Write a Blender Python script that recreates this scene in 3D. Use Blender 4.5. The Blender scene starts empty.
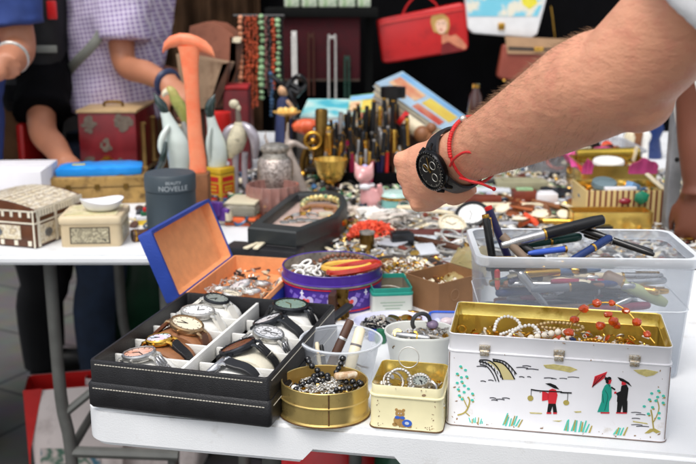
import bpy, bmesh, math, random
from mathutils import Vector, Matrix, Euler
R = random.Random(11)
sc = bpy.context.scene
COL = sc.collection
PI = math.pi
V = Vector

# ------------------------------------------------------------------ camera model used to survey the photograph
TH = math.radians(14.0); FPX = 967.0; CZ = 1.24; T = 0.74
def ray(u, v):
    a = (u - 348) / FPX; b = (232 - v) / FPX
    return a, math.cos(TH) + b * math.sin(TH), b * math.cos(TH) - math.sin(TH)
def W(u, v, z=T):                       # point at height z
    x, y, k = ray(u, v); t = (z - CZ) / k
    return V((x * t, y * t, z))
def D(u, v, Y):                         # point at distance Y
    x, y, k = ray(u, v); t = Y / y
    return V((x * t, Y, CZ + k * t))
def S(p):                               # metres per photo pixel at a point
    return (p[1] * math.cos(TH) - (p[2] - CZ) * math.sin(TH)) / FPX

# ------------------------------------------------------------------ materials
def lin(r, g, b):
    f = lambda c: (c / 255 / 12.92) if c <= 10.3 else ((c / 255 + .055) / 1.055) ** 2.4
    return (f(r), f(g), f(b))
MATS = {}
def nodes_of(name):
    m = bpy.data.materials.new(name); m.use_nodes = True
    nt = m.node_tree; b = nt.nodes['Principled BSDF']
    return m, nt, b
def mat(name, rgb, rough=.5, metal=0., var=.12, scale=25., bump=0., bscale=200., spec=.5, coat=0., rvar=.12, second=None, mixlo=.45, mixhi=.62, trans=0., emis=None, sub=0.):
    """procedural material: base colour broken up by noise, roughness noise, optional bump and a second worn colour"""
    if name in MATS: return MATS[name]
    m, nt, b = nodes_of(name); N = nt.nodes; L = nt.links
    col = lin(*rgb)
    tc = N.new('ShaderNodeTexCoord')
    nz = N.new('ShaderNodeTexNoise'); nz.inputs['Scale'].default_value = scale; nz.inputs['Detail'].default_value = 5
    L.new(tc.outputs['Object'], nz.inputs['Vector'])
    rp = N.new('ShaderNodeValToRGB'); L.new(nz.outputs['Fac'], rp.inputs['Fac'])
    lo = [max(0, c * (1 - var)) for c in col]; hi = [min(1, c * (1 + var)) for c in col]
    e = rp.color_ramp.elements
    e[0].position = .3; e[0].color = (*lo, 1); e[1].position = .7; e[1].color = (*hi, 1)
    out = rp.outputs['Color']
    if second:
        n2 = N.new('ShaderNodeTexNoise'); n2.inputs['Scale'].default_value = scale * 1.7; n2.inputs['Detail'].default_value = 8; n2.inputs['Roughness'].default_value = .7
        L.new(tc.outputs['Object'], n2.inputs['Vector'])
        r2 = N.new('ShaderNodeValToRGB'); L.new(n2.outputs['Fac'], r2.inputs['Fac'])
        r2.color_ramp.elements[0].position = mixlo; r2.color_ramp.elements[1].position = mixhi
        mx = N.new('ShaderNodeMix'); mx.data_type = 'RGBA'
        L.new(r2.outputs['Color'], mx.inputs['Factor']); L.new(out, mx.inputs['A']); mx.inputs['B'].default_value = (*lin(*second), 1)
        out = mx.outputs['Result']
    L.new(out, b.inputs['Base Color'])
    mr = N.new('ShaderNodeMapRange'); mr.inputs['To Min'].default_value = max(0, rough - rvar); mr.inputs['To Max'].default_value = min(1, rough + rvar)
    L.new(nz.outputs['Fac'], mr.inputs['Value']); L.new(mr.outputs['Result'], b.inputs['Roughness'])
    b.inputs['Metallic'].default_value = metal
    b.inputs['Specular IOR Level'].default_value = spec
    b.inputs['Coat Weight'].default_value = coat
    b.inputs['Transmission Weight'].default_value = trans
    if sub:
        b.inputs['Subsurface Weight'].default_value = sub; b.inputs['Subsurface Radius'].default_value = (.01, .004, .002); b.inputs['Subsurface Scale'].default_value = .6
    if bump:
        n3 = N.new('ShaderNodeTexNoise'); n3.inputs['Scale'].default_value = bscale; n3.inputs['Detail'].default_value = 4
        L.new(tc.outputs['Object'], n3.inputs['Vector'])
        bp = N.new('ShaderNodeBump'); bp.inputs['Strength'].default_value = bump; bp.inputs['Distance'].default_value = .002
        L.new(n3.outputs['Fac'], bp.inputs['Height']); L.new(bp.outputs['Normal'], b.inputs['Normal'])
    MATS[name] = m
    return m
def clear(name, rgb, opacity=.35, rough=.25, edge=.55, dirt=.15):
    """see-through plastic or glass pane: a transparent film mixed with a glossy, slightly dirty skin"""
    if name in MATS: return MATS[name]
    m, nt, b = nodes_of(name); N = nt.nodes; L = nt.links
    b.inputs['Base Color'].default_value = (*lin(*rgb), 1); b.inputs['Roughness'].default_value = rough
    tr = N.new('ShaderNodeBsdfTransparent'); tr.inputs['Color'].default_value = (.96, .97, .98, 1)
    lw = N.new('ShaderNodeLayerWeight'); lw.inputs['Blend'].default_value = .25
    tc = N.new('ShaderNodeTexCoord'); nz = N.new('ShaderNodeTexNoise'); nz.inputs['Scale'].default_value = 30; nz.inputs['Detail'].default_value = 6
    L.new(tc.outputs['Object'], nz.inputs['Vector'])
    mr = N.new('ShaderNodeMapRange'); mr.inputs['To Min'].default_value = opacity - dirt; mr.inputs['To Max'].default_value = opacity + dirt
    L.new(nz.outputs['Fac'], mr.inputs['Value'])
    ad = N.new('ShaderNodeMath'); ad.operation = 'MULTIPLY_ADD'; ad.use_clamp = True
    L.new(lw.outputs['Facing'], ad.inputs[0]); ad.inputs[1].default_value = edge; L.new(mr.outputs['Result'], ad.inputs[2])
    mx = N.new('ShaderNodeMixShader'); L.new(ad.outputs[0], mx.inputs[0]); L.new(tr.outputs[0], mx.inputs[1]); L.new(b.outputs[0], mx.inputs[2])
    L.new(mx.outputs[0], N['Material Output'].inputs['Surface'])
    MATS[name] = m
    return m
def wavemat(name, a, bcol, scale=40., axis='X', rough=.6, distort=0., pos=.5, metal=0., soft=.04, bump=0.):
    """two-colour stripes along an object axis"""
    if name in MATS: return MATS[name]
    m, nt, b = nodes_of(name); N = nt.nodes; L = nt.links
    tc = N.new('ShaderNodeTexCoord'); w = N.new('ShaderNodeTexWave'); w.bands_direction = axis
    w.inputs['Scale'].default_value = scale; w.inputs['Distortion'].default_value = distort; w.inputs['Detail'].default_value = 3; w.inputs['Detail Scale'].default_value = 3
    L.new(tc.outputs['Object'], w.inputs['Vector'])
    rp = N.new('ShaderNodeValToRGB'); L.new(w.outputs['Fac'], rp.inputs['Fac'])
    e = rp.color_ramp.elements; e[0].position = max(0, pos - soft); e[0].color = (*lin(*a), 1); e[1].position = min(1, pos + soft); e[1].color = (*lin(*bcol), 1)
    L.new(rp.outputs['Color'], b.inputs['Base Color']); b.inputs['Roughness'].default_value = rough; b.inputs['Metallic'].default_value = metal
    if bump:
        bp = N.new('ShaderNodeBump'); bp.inputs['Strength'].default_value = bump; bp.inputs['Distance'].default_value = .002
        L.new(w.outputs['Fac'], bp.inputs['Height']); L.new(bp.outputs['Normal'], b.inputs['Normal'])
    MATS[name] = m
    return m
def patchmat(name, cols, scale=12., rough=.5, metal=0., detail=2., kind='noise', rand=1.):
    """several printed or inlaid colours in hard patches"""
    if name in MATS: return MATS[name]
    m, nt, b = nodes_of(name); N = nt.nodes; L = nt.links
    tc = N.new('ShaderNodeTexCoord')
    if kind == 'noise':
        t = N.new('ShaderNodeTexNoise'); t.inputs['Scale'].default_value = scale; t.inputs['Detail'].default_value = detail; o = t.outputs['Fac']
    else:
        t = N.new('ShaderNodeTexVoronoi'); t.inputs['Scale'].default_value = scale; t.inputs['Randomness'].default_value = rand
        sp = N.new('ShaderNodeSeparateColor'); L.new(t.outputs['Color'], sp.inputs[0]); o = sp.outputs[0]
    L.new(tc.outputs['Object'], t.inputs['Vector'])
    rp = N.new('ShaderNodeValToRGB'); rp.color_ramp.interpolation = 'CONSTANT' if kind != 'noise' else 'LINEAR'
    L.new(o, rp.inputs['Fac']); e = rp.color_ramp.elements
    n = len(cols)
    for i, c in enumerate(cols):
        p = (i / n) if kind != 'noise' else (.32 + .36 * i / max(1, n - 1))
        if i < 2: el = e[i]; el.position = p
        else: el = e.new(p)
        el.color = (*lin(*c), 1)
    L.new(rp.outputs['Color'], b.inputs['Base Color']); b.inputs['Roughness'].default_value = rough; b.inputs['Metallic'].default_value = metal
    MATS[name] = m
    return m

# ------------------------------------------------------------------ geometry collector
def rr(w, d, r, n=5):                   # rounded rectangle outline, counter-clockwise
    pts = []
    r = min(r, w / 2 - 1e-5, d / 2 - 1e-5)
    for cx, cy, a0 in ((w/2-r, d/2-r, 0), (-w/2+r, d/2-r, PI/2), (-w/2+r, -d/2+r, PI), (w/2-r, -d/2+r, 1.5*PI)):
        for i in range(n + 1):
            a = a0 + PI/2 * i / n; pts.append((cx + r*math.cos(a), cy + r*math.sin(a)))
    return pts
def ell(rx, ry, n=32): return [(rx*math.cos(2*PI*i/n), ry*math.sin(2*PI*i/n)) for i in range(n)]
def place(x=0, y=0, z=0, rx=0, ry=0, rz=0):
    return Matrix.Translation((x, y, z)) @ Euler((rx, ry, rz)).to_matrix().to_4x4()
def frame(o, zdir, xdir=None):          # matrix at o with local z along zdir
    z = V(zdir).normalized(); x = V(xdir) if xdir is not None else (V((1,0,0)) if abs(z.x) < .9 else V((0,1,0)))
    x = (x - z * x.dot(z)).normalized(); y = z.cross(x)
    m = Matrix((x, y, z)).transposed().to_4x4(); m.translation = V(o); return m
class G:
    def __init__(s): s.v = []; s.f = []; s.mi = []; s.sm = []
    def add(s, vs, fs, mi=0, smooth=True, M=None):
        o = len(s.v)
        s.v += [tuple(M @ V(p)) if M is not None else tuple(p) for p in vs]
        for f in fs: s.f.append(tuple(i + o for i in f)); s.mi.append(mi); s.sm.append(smooth)
        return s
    def bm(s, b, mi=0, smooth=False, M=None):
        b.verts.index_update()
        s.add([v.co.copy() for v in b.verts], [[v.index for v in f.verts] for f in b.faces], mi, smooth, M); b.free(); return s
    def box(s, w, d, h, c=(0,0,0), mi=0, bev=0., M=None, seg=2, base=False):
        b = bmesh.new(); bmesh.ops.create_cube(b, size=1)
        for v in b.verts: v.co = V((v.co.x*w + c[0], v.co.y*d + c[1], v.co.z*h + c[2] + (h/2 if base else 0)))
        if bev: bmesh.ops.bevel(b, geom=list(b.edges), offset=bev, segments=seg, affect='EDGES', profile=.5)
        return s.bm(b, mi, bool(bev), M)
    def loft(s, rings, mi=0, close=True, cap0=True, cap1=True, smooth=True, M=None):
        n = len(rings[0]); vs = [p for r in rings for p in r]; fs = []
        for i in range(len(rings) - 1):
            for j in range(n if close else n - 1):
                k = (j + 1) % n; fs.append((i*n + j, i*n + k, (i+1)*n + k, (i+1)*n + j))
        if cap0: fs.append(tuple(reversed(range(n))))
        if cap1: fs.append(tuple((len(rings)-1)*n + j for j in range(n)))
        return s.add(vs, fs, mi, smooth, M)
    def prism(s, out, z0, z1, mi=0, M=None, smooth=False):
        return s.loft([[(x, y, z0) for x, y in out], [(x, y, z1) for x, y in out]], mi, smooth=smooth, M=M)
    def lathe(s, prof, n=32, mi=0, M=None, sx=1., sy=1., cap=False):
        rings = [[(r*sx*math.cos(2*PI*i/n), r*sy*math.sin(2*PI*i/n), z) for i in range(n)] for r, z in prof]
        return s.loft(rings, mi, cap0=cap or prof[0][0] < 1e-4 and False, cap1=cap and True, M=M)
    def shell(s, out_fn, prof, mi=0, M=None, cap0=True):   # hollow vessel: prof = [(scale offset, z)], out_fn(offset) gives outline
        return s.loft([[(x, y, z) for x, y in out_fn(o)] for o, z in prof], mi, cap0=cap0, cap1=True, M=M)
    def tube(s, pts, r, n=8, mi=0, closed=False, M=None, caps=True):
        pts = [V(p) for p in pts]; m = len(pts); rs = r if isinstance(r, (list, tuple)) else [r]*m
        rings = []; prev = None
        for i in range(m):
            if closed: t = pts[(i+1) % m] - pts[i-1]
            else: t = pts[min(i+1, m-1)] - pts[max(i-1, 0)]
            t = t.normalized() if t.length > 1e-9 else V((0,0,1))
            if prev is None:
                x = V((0,0,1)) if abs(t.z) < .9 else V((1,0,0)); x = (x - t*x.dot(t)).normalized()
            else:
                x = prev - t*prev.dot(t); x = x.normalized() if x.length > 1e-6 else V((1,0,0))
            prev = x; y = t.cross(x)
            rings.append([pts[i] + (x*math.cos(2*PI*j/n) + y*math.sin(2*PI*j/n))*rs[i] for j in range(n)])
        if closed: rings.append(rings[0]); caps = False
        return s.loft(rings, mi, cap0=caps, cap1=caps, M=M)
    def etube(s, secs, n=16, mi=0, M=None):     # elliptical sections: (centre, u axis vec, v axis vec)
        rings = [[V(c) + V(u)*math.cos(2*PI*j/n) + V(w)*math.sin(2*PI*j/n) for j in range(n)] for c, u, w in secs]
        return s.loft(rings, mi, M=M)
    def torus(s, R0, r, n=28, k=8, mi=0, M=None, sy=1.):
        return s.tube([(R0*math.cos(2*PI*i/n), sy*R0*math.sin(2*PI*i/n), 0) for i in range(n)], r, k, mi, True, M)
    def sph(s, r, c=(0,0,0), mi=0, M=None, seg=12, ring=8, sc=(1,1,1)):
        rings = []
        for i in range(ring + 1):
            a = PI*i/ring; q = max(math.sin(a), 1e-3)
            rings.append([(c[0] + r*sc[0]*q*math.cos(2*PI*j/seg), c[1] + r*sc[1]*q*math.sin(2*PI*j/seg), c[2] - r*sc[2]*math.cos(a)) for j in range(seg)])
        return s.loft(rings, mi, M=M)
    def rock(s, r, c=(0,0,0), mi=0, sc=(1,1,1), rnd=R, M=None, jit=.35, sub=1, smooth=False):
        b = bmesh.new(); bmesh.ops.create_icosphere(b, subdivisions=sub, radius=r)
        for v in b.verts:
            v.co *= 1 + rnd.uniform(-jit, jit); v.co = V((v.co.x*sc[0] + c[0], v.co.y*sc[1] + c[1], v.co.z*sc[2] + c[2]))
        return s.bm(b, mi, smooth, M)
    def mesh(s, name):
        me = bpy.data.meshes.new(name); me.from_pydata(s.v, [], s.f)
        me.polygons.foreach_set('material_index', s.mi); me.polygons.foreach_set('use_smooth', s.sm)
        me.update(); b = bmesh.new(); b.from_mesh(me); bmesh.ops.recalc_face_normals(b, faces=list(b.faces)); b.to_mesh(me); b.free()
        return me
def obj(name, g, mats, parent=None, M=None, sharp=40):
    me = g.mesh(name) if isinstance(g, G) else g
    for m in (mats if isinstance(mats, (list, tuple)) else [mats]): me.materials.append(m)
    o = bpy.data.objects.new(name, me); COL.objects.link(o)
    if sharp and isinstance(g, G): me.set_sharp_from_angle(angle=math.radians(sharp))
    if parent: o.parent = parent
    if M is not None: o.matrix_local = M
    return o
def tag(o, label, cat, group=None, kind=None):
    if label: o['label'] = label
    if cat: o['category'] = cat
    if group: o['group'] = group
    if kind: o['kind'] = kind
    return o
def thing(name, label, cat, loc=(0,0,0), rz=0., group=None, rx=0., ry=0.):
    o = bpy.data.objects.new(name, None); COL.objects.link(o); o.empty_display_size = .02
    o.location = loc; o.rotation_euler = (rx, ry, rz)
    return tag(o, label, cat, group)
def solo(name, g, mats, label, cat, loc=(0,0,0), rz=0., group=None, rx=0., ry=0., M=None):
    o = obj(name, g, mats)
    if M is not None: o.matrix_world = M
    else: o.location = loc; o.rotation_euler = (rx, ry, rz)
    return tag(o, label, cat, group)
def struct(name, g, mats): return tag(obj(name, g, mats), None, None, None, 'structure')
def dup(root, M=None, loc=None, rot=None, label=None, group=None):
    r = root.copy(); COL.objects.link(r)
    if M is not None: r.matrix_world = M
    if loc is not None: r.location = loc
    if rot is not None: r.rotation_euler = rot
    if label: r['label'] = label
    if group: r['group'] = group
    for ch in list(root.children):
        c = ch.copy(); COL.objects.link(c); c.parent = r
        for g2 in list(ch.children):
            d = g2.copy(); COL.objects.link(d); d.parent = c
    return r
def lettering(txt, size, depth=.0004, font=None, align='CENTER'):
    """the outline of a line of text as a mesh, lying in the xy plane"""
    cu = bpy.data.curves.new('lettering', 'FONT'); cu.body = txt; cu.size = size; cu.extrude = depth; cu.align_x = align; cu.align_y = 'CENTER'
    o = bpy.data.objects.new('lettering', cu); COL.objects.link(o)
    dg = bpy.context.evaluated_depsgraph_get(); me = bpy.data.meshes.new_from_object(o.evaluated_get(dg))
    bpy.data.objects.remove(o); return me
def smoothpath(pts, n=6):               # Catmull-Rom through points
    pts = [V(p) for p in pts]; out = []
    for i in range(len(pts) - 1):
        p0 = pts[max(i-1,0)]; p1 = pts[i]; p2 = pts[i+1]; p3 = pts[min(i+2, len(pts)-1)]
        for k in range(n):
            t = k / n; out.append(.5*((2*p1) + (-p0+p2)*t + (2*p0-5*p1+4*p2-p3)*t*t + (-p0+3*p1-3*p2+p3)*t**3))
    out.append(pts[-1]); return out
def folds(o, size=.10, strength=.022, seed=0):     # soft cloth folds
    tx = bpy.data.textures.get('fold_noise') or bpy.data.textures.new('fold_noise', 'CLOUDS'); tx.noise_scale = size; tx.noise_depth = 2
    d = o.modifiers.new('folds', 'DISPLACE'); d.texture = tx; d.strength = strength; d.mid_level = .5; d.texture_coords = 'LOCAL'
    return o
def fuse(o, voxel, it=6, fac=.5):       # melt overlapping limbs into one skin
    r = o.modifiers.new('melt', 'REMESH'); r.mode = 'VOXEL'; r.voxel_size = voxel; r.use_smooth_shade = True
    s = o.modifiers.new('soften', 'SMOOTH'); s.iterations = it; s.factor = fac
    return o
# ================================================================== shared materials
white_plastic = mat('white_plastic', (230,232,234), .45, var=.05, scale=9, bump=.22, bscale=520, second=(176,170,160), mixlo=.58, mixhi=.84)
grey_steel = mat('grey_steel', (96,97,94), .45, .3, var=.15)
steel = mat('steel', (196,196,196), .3, .9, var=.15, scale=60)
silver = mat('silver', (210,208,202), .36, .8, var=.15, scale=80, second=(120,116,110), mixlo=.55, mixhi=.75)
old_silver = mat('old_silver', (186,180,170), .42, .75, var=.25, scale=60, second=(60,55,50), mixlo=.5, mixhi=.7, bump=.4, bscale=400)
gold = mat('gold', (226,178,84), .22, 1, var=.15, scale=60)
brass = mat('brass', (196,150,62), .28, 1, var=.25, scale=40, second=(110,74,30), mixlo=.55, mixhi=.75)
dark_brass = mat('dark_brass', (120,92,44), .35, .9, var=.3, scale=40)
tin_gold = mat('tin_gold', (218,192,122), .3, .8, var=.12, scale=30, second=(168,134,74), mixlo=.6, mixhi=.74, bump=.15, bscale=90)
lacquer_gold = mat('lacquer_gold', (228,204,112), .22, .65, var=.16, scale=22, second=(170,146,50), mixlo=.55, mixhi=.7, bump=.25, bscale=60)
black_plastic = mat('black_plastic', (16,16,18), .3, var=.2)
black_leather = mat('black_leather', (24,24,27), .42, var=.25, scale=60, bump=.35, bscale=700)
black_cloth = mat('black_cloth', (7,7,9), .95, var=.4, scale=8, spec=.1)
white_cloth = mat('white_cloth', (232,231,226), .85, var=.05, scale=40, bump=.3, bscale=500, spec=.2)
cream_cloth = mat('cream_cloth', (222,216,196), .85, var=.06, scale=40, bump=.3, bscale=500, spec=.2)
pearl = mat('pearl', (238,230,214), .18, var=.1, scale=90, coat=.5)
pearl_white = mat('pearl_white', (236,234,228), .25, var=.08, scale=90, coat=.4)
amber = mat('amber', (224,84,22), .14, var=.35, scale=160, coat=.5, trans=.3)
coral = mat('coral', (240,88,54), .5, var=.25, scale=90)
wood_dark = mat('wood_dark', (74,42,24), .5, var=.35, scale=30)
wood_mid = mat('wood_mid', (132,84,50), .5, var=.3, scale=30)
wood_red = mat('wood_red', (112,48,30), .45, var=.3, scale=30)
ivory = mat('ivory', (226,214,184), .4, var=.12, scale=60)
red_paint = mat('red_paint', (196,30,28), .35, var=.12)
green_paint = mat('green_paint', (34,104,70), .4, var=.2)
teal_paint = mat('teal_paint', (36,140,124), .4, var=.12, second=(150,140,110), mixlo=.64, mixhi=.74)
blue_paint = mat('blue_paint', (44,82,176), .4, var=.12)
turq_paint = mat('turq_paint', (80,200,180), .4, var=.1)
olive_paint = mat('olive_paint', (176,160,84), .5, var=.15)
black_paint = mat('black_paint', (18,18,20), .4, var=.1)
white_paint = mat('white_paint', (228,228,232), .34, var=.05, scale=16, second=(186,174,152), mixlo=.62, mixhi=.8, bump=.12, bscale=40)
pink_paint = mat('pink_paint', (226,84,150), .5, var=.1)
glass_clear = clear('glass_clear', (40,44,48), .03, .05, edge=.06, dirt=.02)
plastic_clear = clear('plastic_clear', (202,208,216), .19, .25, edge=.34, dirt=.06)
plastic_milky = clear('plastic_milky', (226,230,236), .20, .3, edge=.38, dirt=.06)
plastic_rim = clear('plastic_rim', (230,234,238), .6, .3, dirt=.05)
skin = mat('skin', (222,158,126), .48, var=.07, scale=30, second=(216,138,114), mixlo=.46, mixhi=.8, bump=.25, bscale=420, sub=.12)
def add_bump(m, scale, strength, dist):
    nt = m.node_tree; b = nt.nodes['Principled BSDF']; tc = nt.nodes.new('ShaderNodeTexCoord'); n = nt.nodes.new('ShaderNodeTexNoise'); n.inputs['Scale'].default_value = scale; n.inputs['Detail'].default_value = 6
    mp = nt.nodes.new('ShaderNodeMapping'); mp.inputs['Scale'].default_value = (.6, .6, 1.6); nt.links.new(tc.outputs['Object'], mp.inputs[0]); nt.links.new(mp.outputs[0], n.inputs['Vector'])
    bp = nt.nodes.new('ShaderNodeBump'); bp.inputs['Strength'].default_value = strength; bp.inputs['Distance'].default_value = dist
    nt.links.new(n.outputs['Fac'], bp.inputs['Height'])
    old = b.inputs['Normal'].links[0].from_socket if b.inputs['Normal'].links else None
    if old: nt.links.new(old, bp.inputs['Normal'])
    nt.links.new(bp.outputs['Normal'], b.inputs['Normal'])
add_bump(skin, 55, .35, .006)
skin_far = mat('skin_far', (196,136,110), .5, var=.12, scale=12)
skin_dark = mat('skin_dark', (104,58,40), .45, var=.15, scale=12)

# ================================================================== world, sun
world = bpy.data.worlds.new('World'); sc.world = world; world.use_nodes = True
wn = world.node_tree; bg = wn.nodes['Background']
sky = wn.nodes.new('ShaderNodeTexSky'); sky.sky_type = 'NISHITA'; sky.sun_disc = False
SUN_EL, SUN_AZ = 62, 205
sky.sun_elevation = math.radians(SUN_EL); sky.sun_rotation = math.radians(SUN_AZ); sky.dust_density = 3.5; sky.air_density = 1.2; sky.ozone_density = .6
hs = wn.nodes.new('ShaderNodeHueSaturation'); hs.inputs['Saturation'].default_value = .35
wn.links.new(sky.outputs[0], hs.inputs['Color']); wn.links.new(hs.outputs[0], bg.inputs[0]); bg.inputs[1].default_value = .145
sl = bpy.data.lights.new('sun', 'SUN'); sl.energy = .95; sl.angle = math.radians(25); sl.color = (1, .965, .92)
so = bpy.data.objects.new('sun', sl); COL.objects.link(so)
az = math.radians(SUN_AZ); el = math.radians(SUN_EL)
sdir = V((math.sin(az)*math.cos(el), math.cos(az)*math.cos(el), math.sin(el)))
so.rotation_euler = (-sdir).to_track_quat('-Z', 'Y').to_euler(); so.location = (0, 0, 6)
sc.view_settings.view_transform = 'Standard'; sc.view_settings.look = 'None'; sc.view_settings.gamma = 1; sc.view_settings.use_curve_mapping = False
sc.view_settings.exposure = .52

# ================================================================== camera
cd = bpy.data.cameras.new('camera'); cam = bpy.data.objects.new('camera', cd); COL.objects.link(cam); sc.camera = cam
cam.location = (0, 0, CZ); cam.rotation_euler = (PI/2 - TH, 0, 0)
cd.sensor_width = 36; cd.lens = FPX / 696 * 36; cd.clip_start = .02; cd.clip_end = 500
cd.dof.use_dof = True; cd.dof.focus_distance = 1.14; cd.dof.aperture_fstop = 7.0; cd.dof.aperture_blades = 7
sc.cycles.max_bounces = 10; sc.cycles.transparent_max_bounces = 24

# ================================================================== ground and far setting
def paving():
    m, nt, b = nodes_of('paving'); N = nt.nodes; L = nt.links
    tc = N.new('ShaderNodeTexCoord'); mp = N.new('ShaderNodeMapping'); mp.inputs['Rotation'].default_value = (0, 0, .5)
    L.new(tc.outputs['Object'], mp.inputs[0])
    br = N.new('ShaderNodeTexBrick'); br.inputs['Scale'].default_value = 1; br.inputs['Brick Width'].default_value = .6; br.inputs['Row Height'].default_value = .4; br.inputs['Mortar Size'].default_value = .008
    br.inputs['Color1'].default_value = (.12,.116,.11,1); br.inputs['Color2'].default_value = (.15,.143,.135,1); br.inputs['Mortar'].default_value = (.06,.06,.06,1)
    L.new(mp.outputs[0], br.inputs['Vector'])
    nz = N.new('ShaderNodeTexNoise'); nz.inputs['Scale'].default_value = 9; nz.inputs['Detail'].default_value = 9; L.new(tc.outputs['Object'], nz.inputs['Vector'])
    mx = N.new('ShaderNodeMix'); mx.data_type = 'RGBA'; mx.blend_type = 'MULTIPLY'; mx.inputs['Factor'].default_value = .6
    L.new(br.outputs['Color'], mx.inputs['A']); L.new(nz.outputs['Color'], mx.inputs['B']); L.new(mx.outputs['Result'], b.inputs['Base Color'])
    b.inputs['Roughness'].default_value = .85
    return m
g = G(); g.add([(-60,-40,0),(60,-40,0),(60,90,0),(-60,90,0)], [(0,1,2,3)]); struct('ground', g, paving())

# black cloth hung behind the stall (soft vertical folds)
def drape(x0, x1, z0, z1, y, amp, wl, nx=160, nz=10, seed=0):
    rd = random.Random(seed); g = G(); ph = [rd.uniform(0, 6) for _ in range(5)]
    vs = []
    for k in range(2):
        for j in range(nz + 1):
            for i in range(nx + 1):
                x = x0 + (x1-x0)*i/nx; z = z0 + (z1-z0)*j/nz
                f = amp*(math.sin(x*6.28/wl + ph[0]) + .6*math.sin(x*6.28/wl*2.3 + ph[1] + z) + .3*math.sin(z*5 + x*3 + ph[2]))
                vs.append((x, y + f + k*.006, z))
    n = (nx+1)*(nz+1); fs = []
    for j in range(nz):
        for i in range(nx):
            a = j*(nx+1) + i
            fs.append((a, a+1, a+nx+2, a+nx+1)); fs.append((n+a, n+a+nx+1, n+a+nx+2, n+a+1))
    return g.add(vs, fs)
BY = 3.95
solo('backdrop_cloth', drape(-.85, 3.4, 0, 2.5, BY, .02, .5, seed=3), black_cloth, 'black cloth hung as the back wall of the stall behind the bags', 'backdrop')
brown_cloth = mat('brown_cloth', (62,44,30), .9, var=.5, scale=9, spec=.1)
solo('curtain', drape(-.78, -.34, .3, 1.9, BY - .1, .02, .11, 60, 6, 5), brown_cloth, 'dark brown curtain hanging behind the wooden busts', 'curtain')
solo('side_cloth', drape(-4.5, -.8, 0, 2.5, 4.6, .03, .7, seed=9), mat('charcoal_cloth', (20,18,18), .95, var=.5, scale=5, spec=.1), 'dark cloth wall behind the people on the left', 'backdrop')

# the shelf at the top with pale green packets, and the dark red board under it
SHZ = D(300, 12, 3.75).z
shelf = thing('shelf', 'black shelf bar across the back above the dark red board', 'shelf', (D(322,10,3.75).x, 3.75, SHZ))
g = G(); g.box(.42, .16, .035, bev=.004); obj('board', g, mat('shelf_black', (6,7,6), .85, spec=.2), shelf)
g = G(); [(g.box(.03, .03, SHZ - .02, (sx*.18, .06, -(SHZ - .02)/2 - .018)), obj('bracket', g, MATS['shelf_black'], shelf), g.__init__()) for sx in (-1,1)]
pk = patchmat('green_print', [(84,140,80),(190,214,170),(226,232,214),(104,160,96)], 30)
for i, (u0, u1) in enumerate(((284,300),(301,318),(318,338),(338,356),(357,371))):
    p = D((u0+u1)/2, 8, 3.72); w = (u1-u0)*S(p)
    g = G(); g.box(w*.94, .06, .09 + .008*(i % 2), bev=.006, base=True)
    solo('packet', g, pk, 'pale green printed packet standing on the black shelf bar', 'packet', (p.x, 3.74, SHZ + .0185), group='green packets on the shelf')
P = D(318, 44, 3.7); wv = mat('dark_red_velvet', (58,8,16), .8, var=.25, scale=60, spec=.3)
bd = thing('display_board', 'dark red velvet board hung with silver necklaces', 'display board', (P.x, 3.7, D(318,80,3.7).z))
BH = D(318,14,3.7).z - D(318,80,3.7).z
g = G(); g.box(.315, .012, BH, bev=.003, base=True); obj('velvet_panel', g, wv, bd)
fr = mat('board_frame', (60,44,30), .5)
for a in (0, 1):
    g = G(); g.box(.315, .02, .008, (0,0,a*BH), bev=.002); obj('rail', g, fr, bd)
def hung(u, v0, v1, wpx, Y, m, label, loop=True, r=.0035, group=None):
    a = D(u, v0, Y); b = D(u, v1, Y); w = wpx*S(a)/2; g = G()
    pts = [(-w, 0, b.z-a.z), (-w*1.0, 0, -w), (-w*.6, 0, -w*.3), (0, 0, 0), (w*.6, 0, -w*.3), (w, 0, -w), (w, 0, b.z-a.z)]
    pts = smoothpath(pts, 5)
    g.tube(pts, r, 6)
    for k in range(1, len(pts)-1, 1): g.sph(r*1.5, pts[k], seg=6, ring=4)
    n = 34
    for sx in (-1, 1):
        for k in range(n): g.sph(r*1.45, (sx*w, 0, -w + (b.z-a.z+w)*k/n), seg=6, ring=4)
    solo('necklace', g, m, label, 'necklace', a, group=group)
hung(294, 35, 92, 3.0, 3.66, pearl_white, 'straight white necklace, left one on the dark red board')
hung(332, 37, 100, 7.0, 3.66, silver, 'looped silver necklace hanging wide on the right of the dark red board')
hung(311, 36, 96, 5, 3.67, mat('bronze_beads', (70,36,22), .4, .3), 'dull bronze necklace hanging between the two silver ones')
hung(347, 58, 98, 4, 3.67, mat('dark_green_beads', (22,58,46), .3), 'dark green bead necklace at the right edge of the red board')

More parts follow.
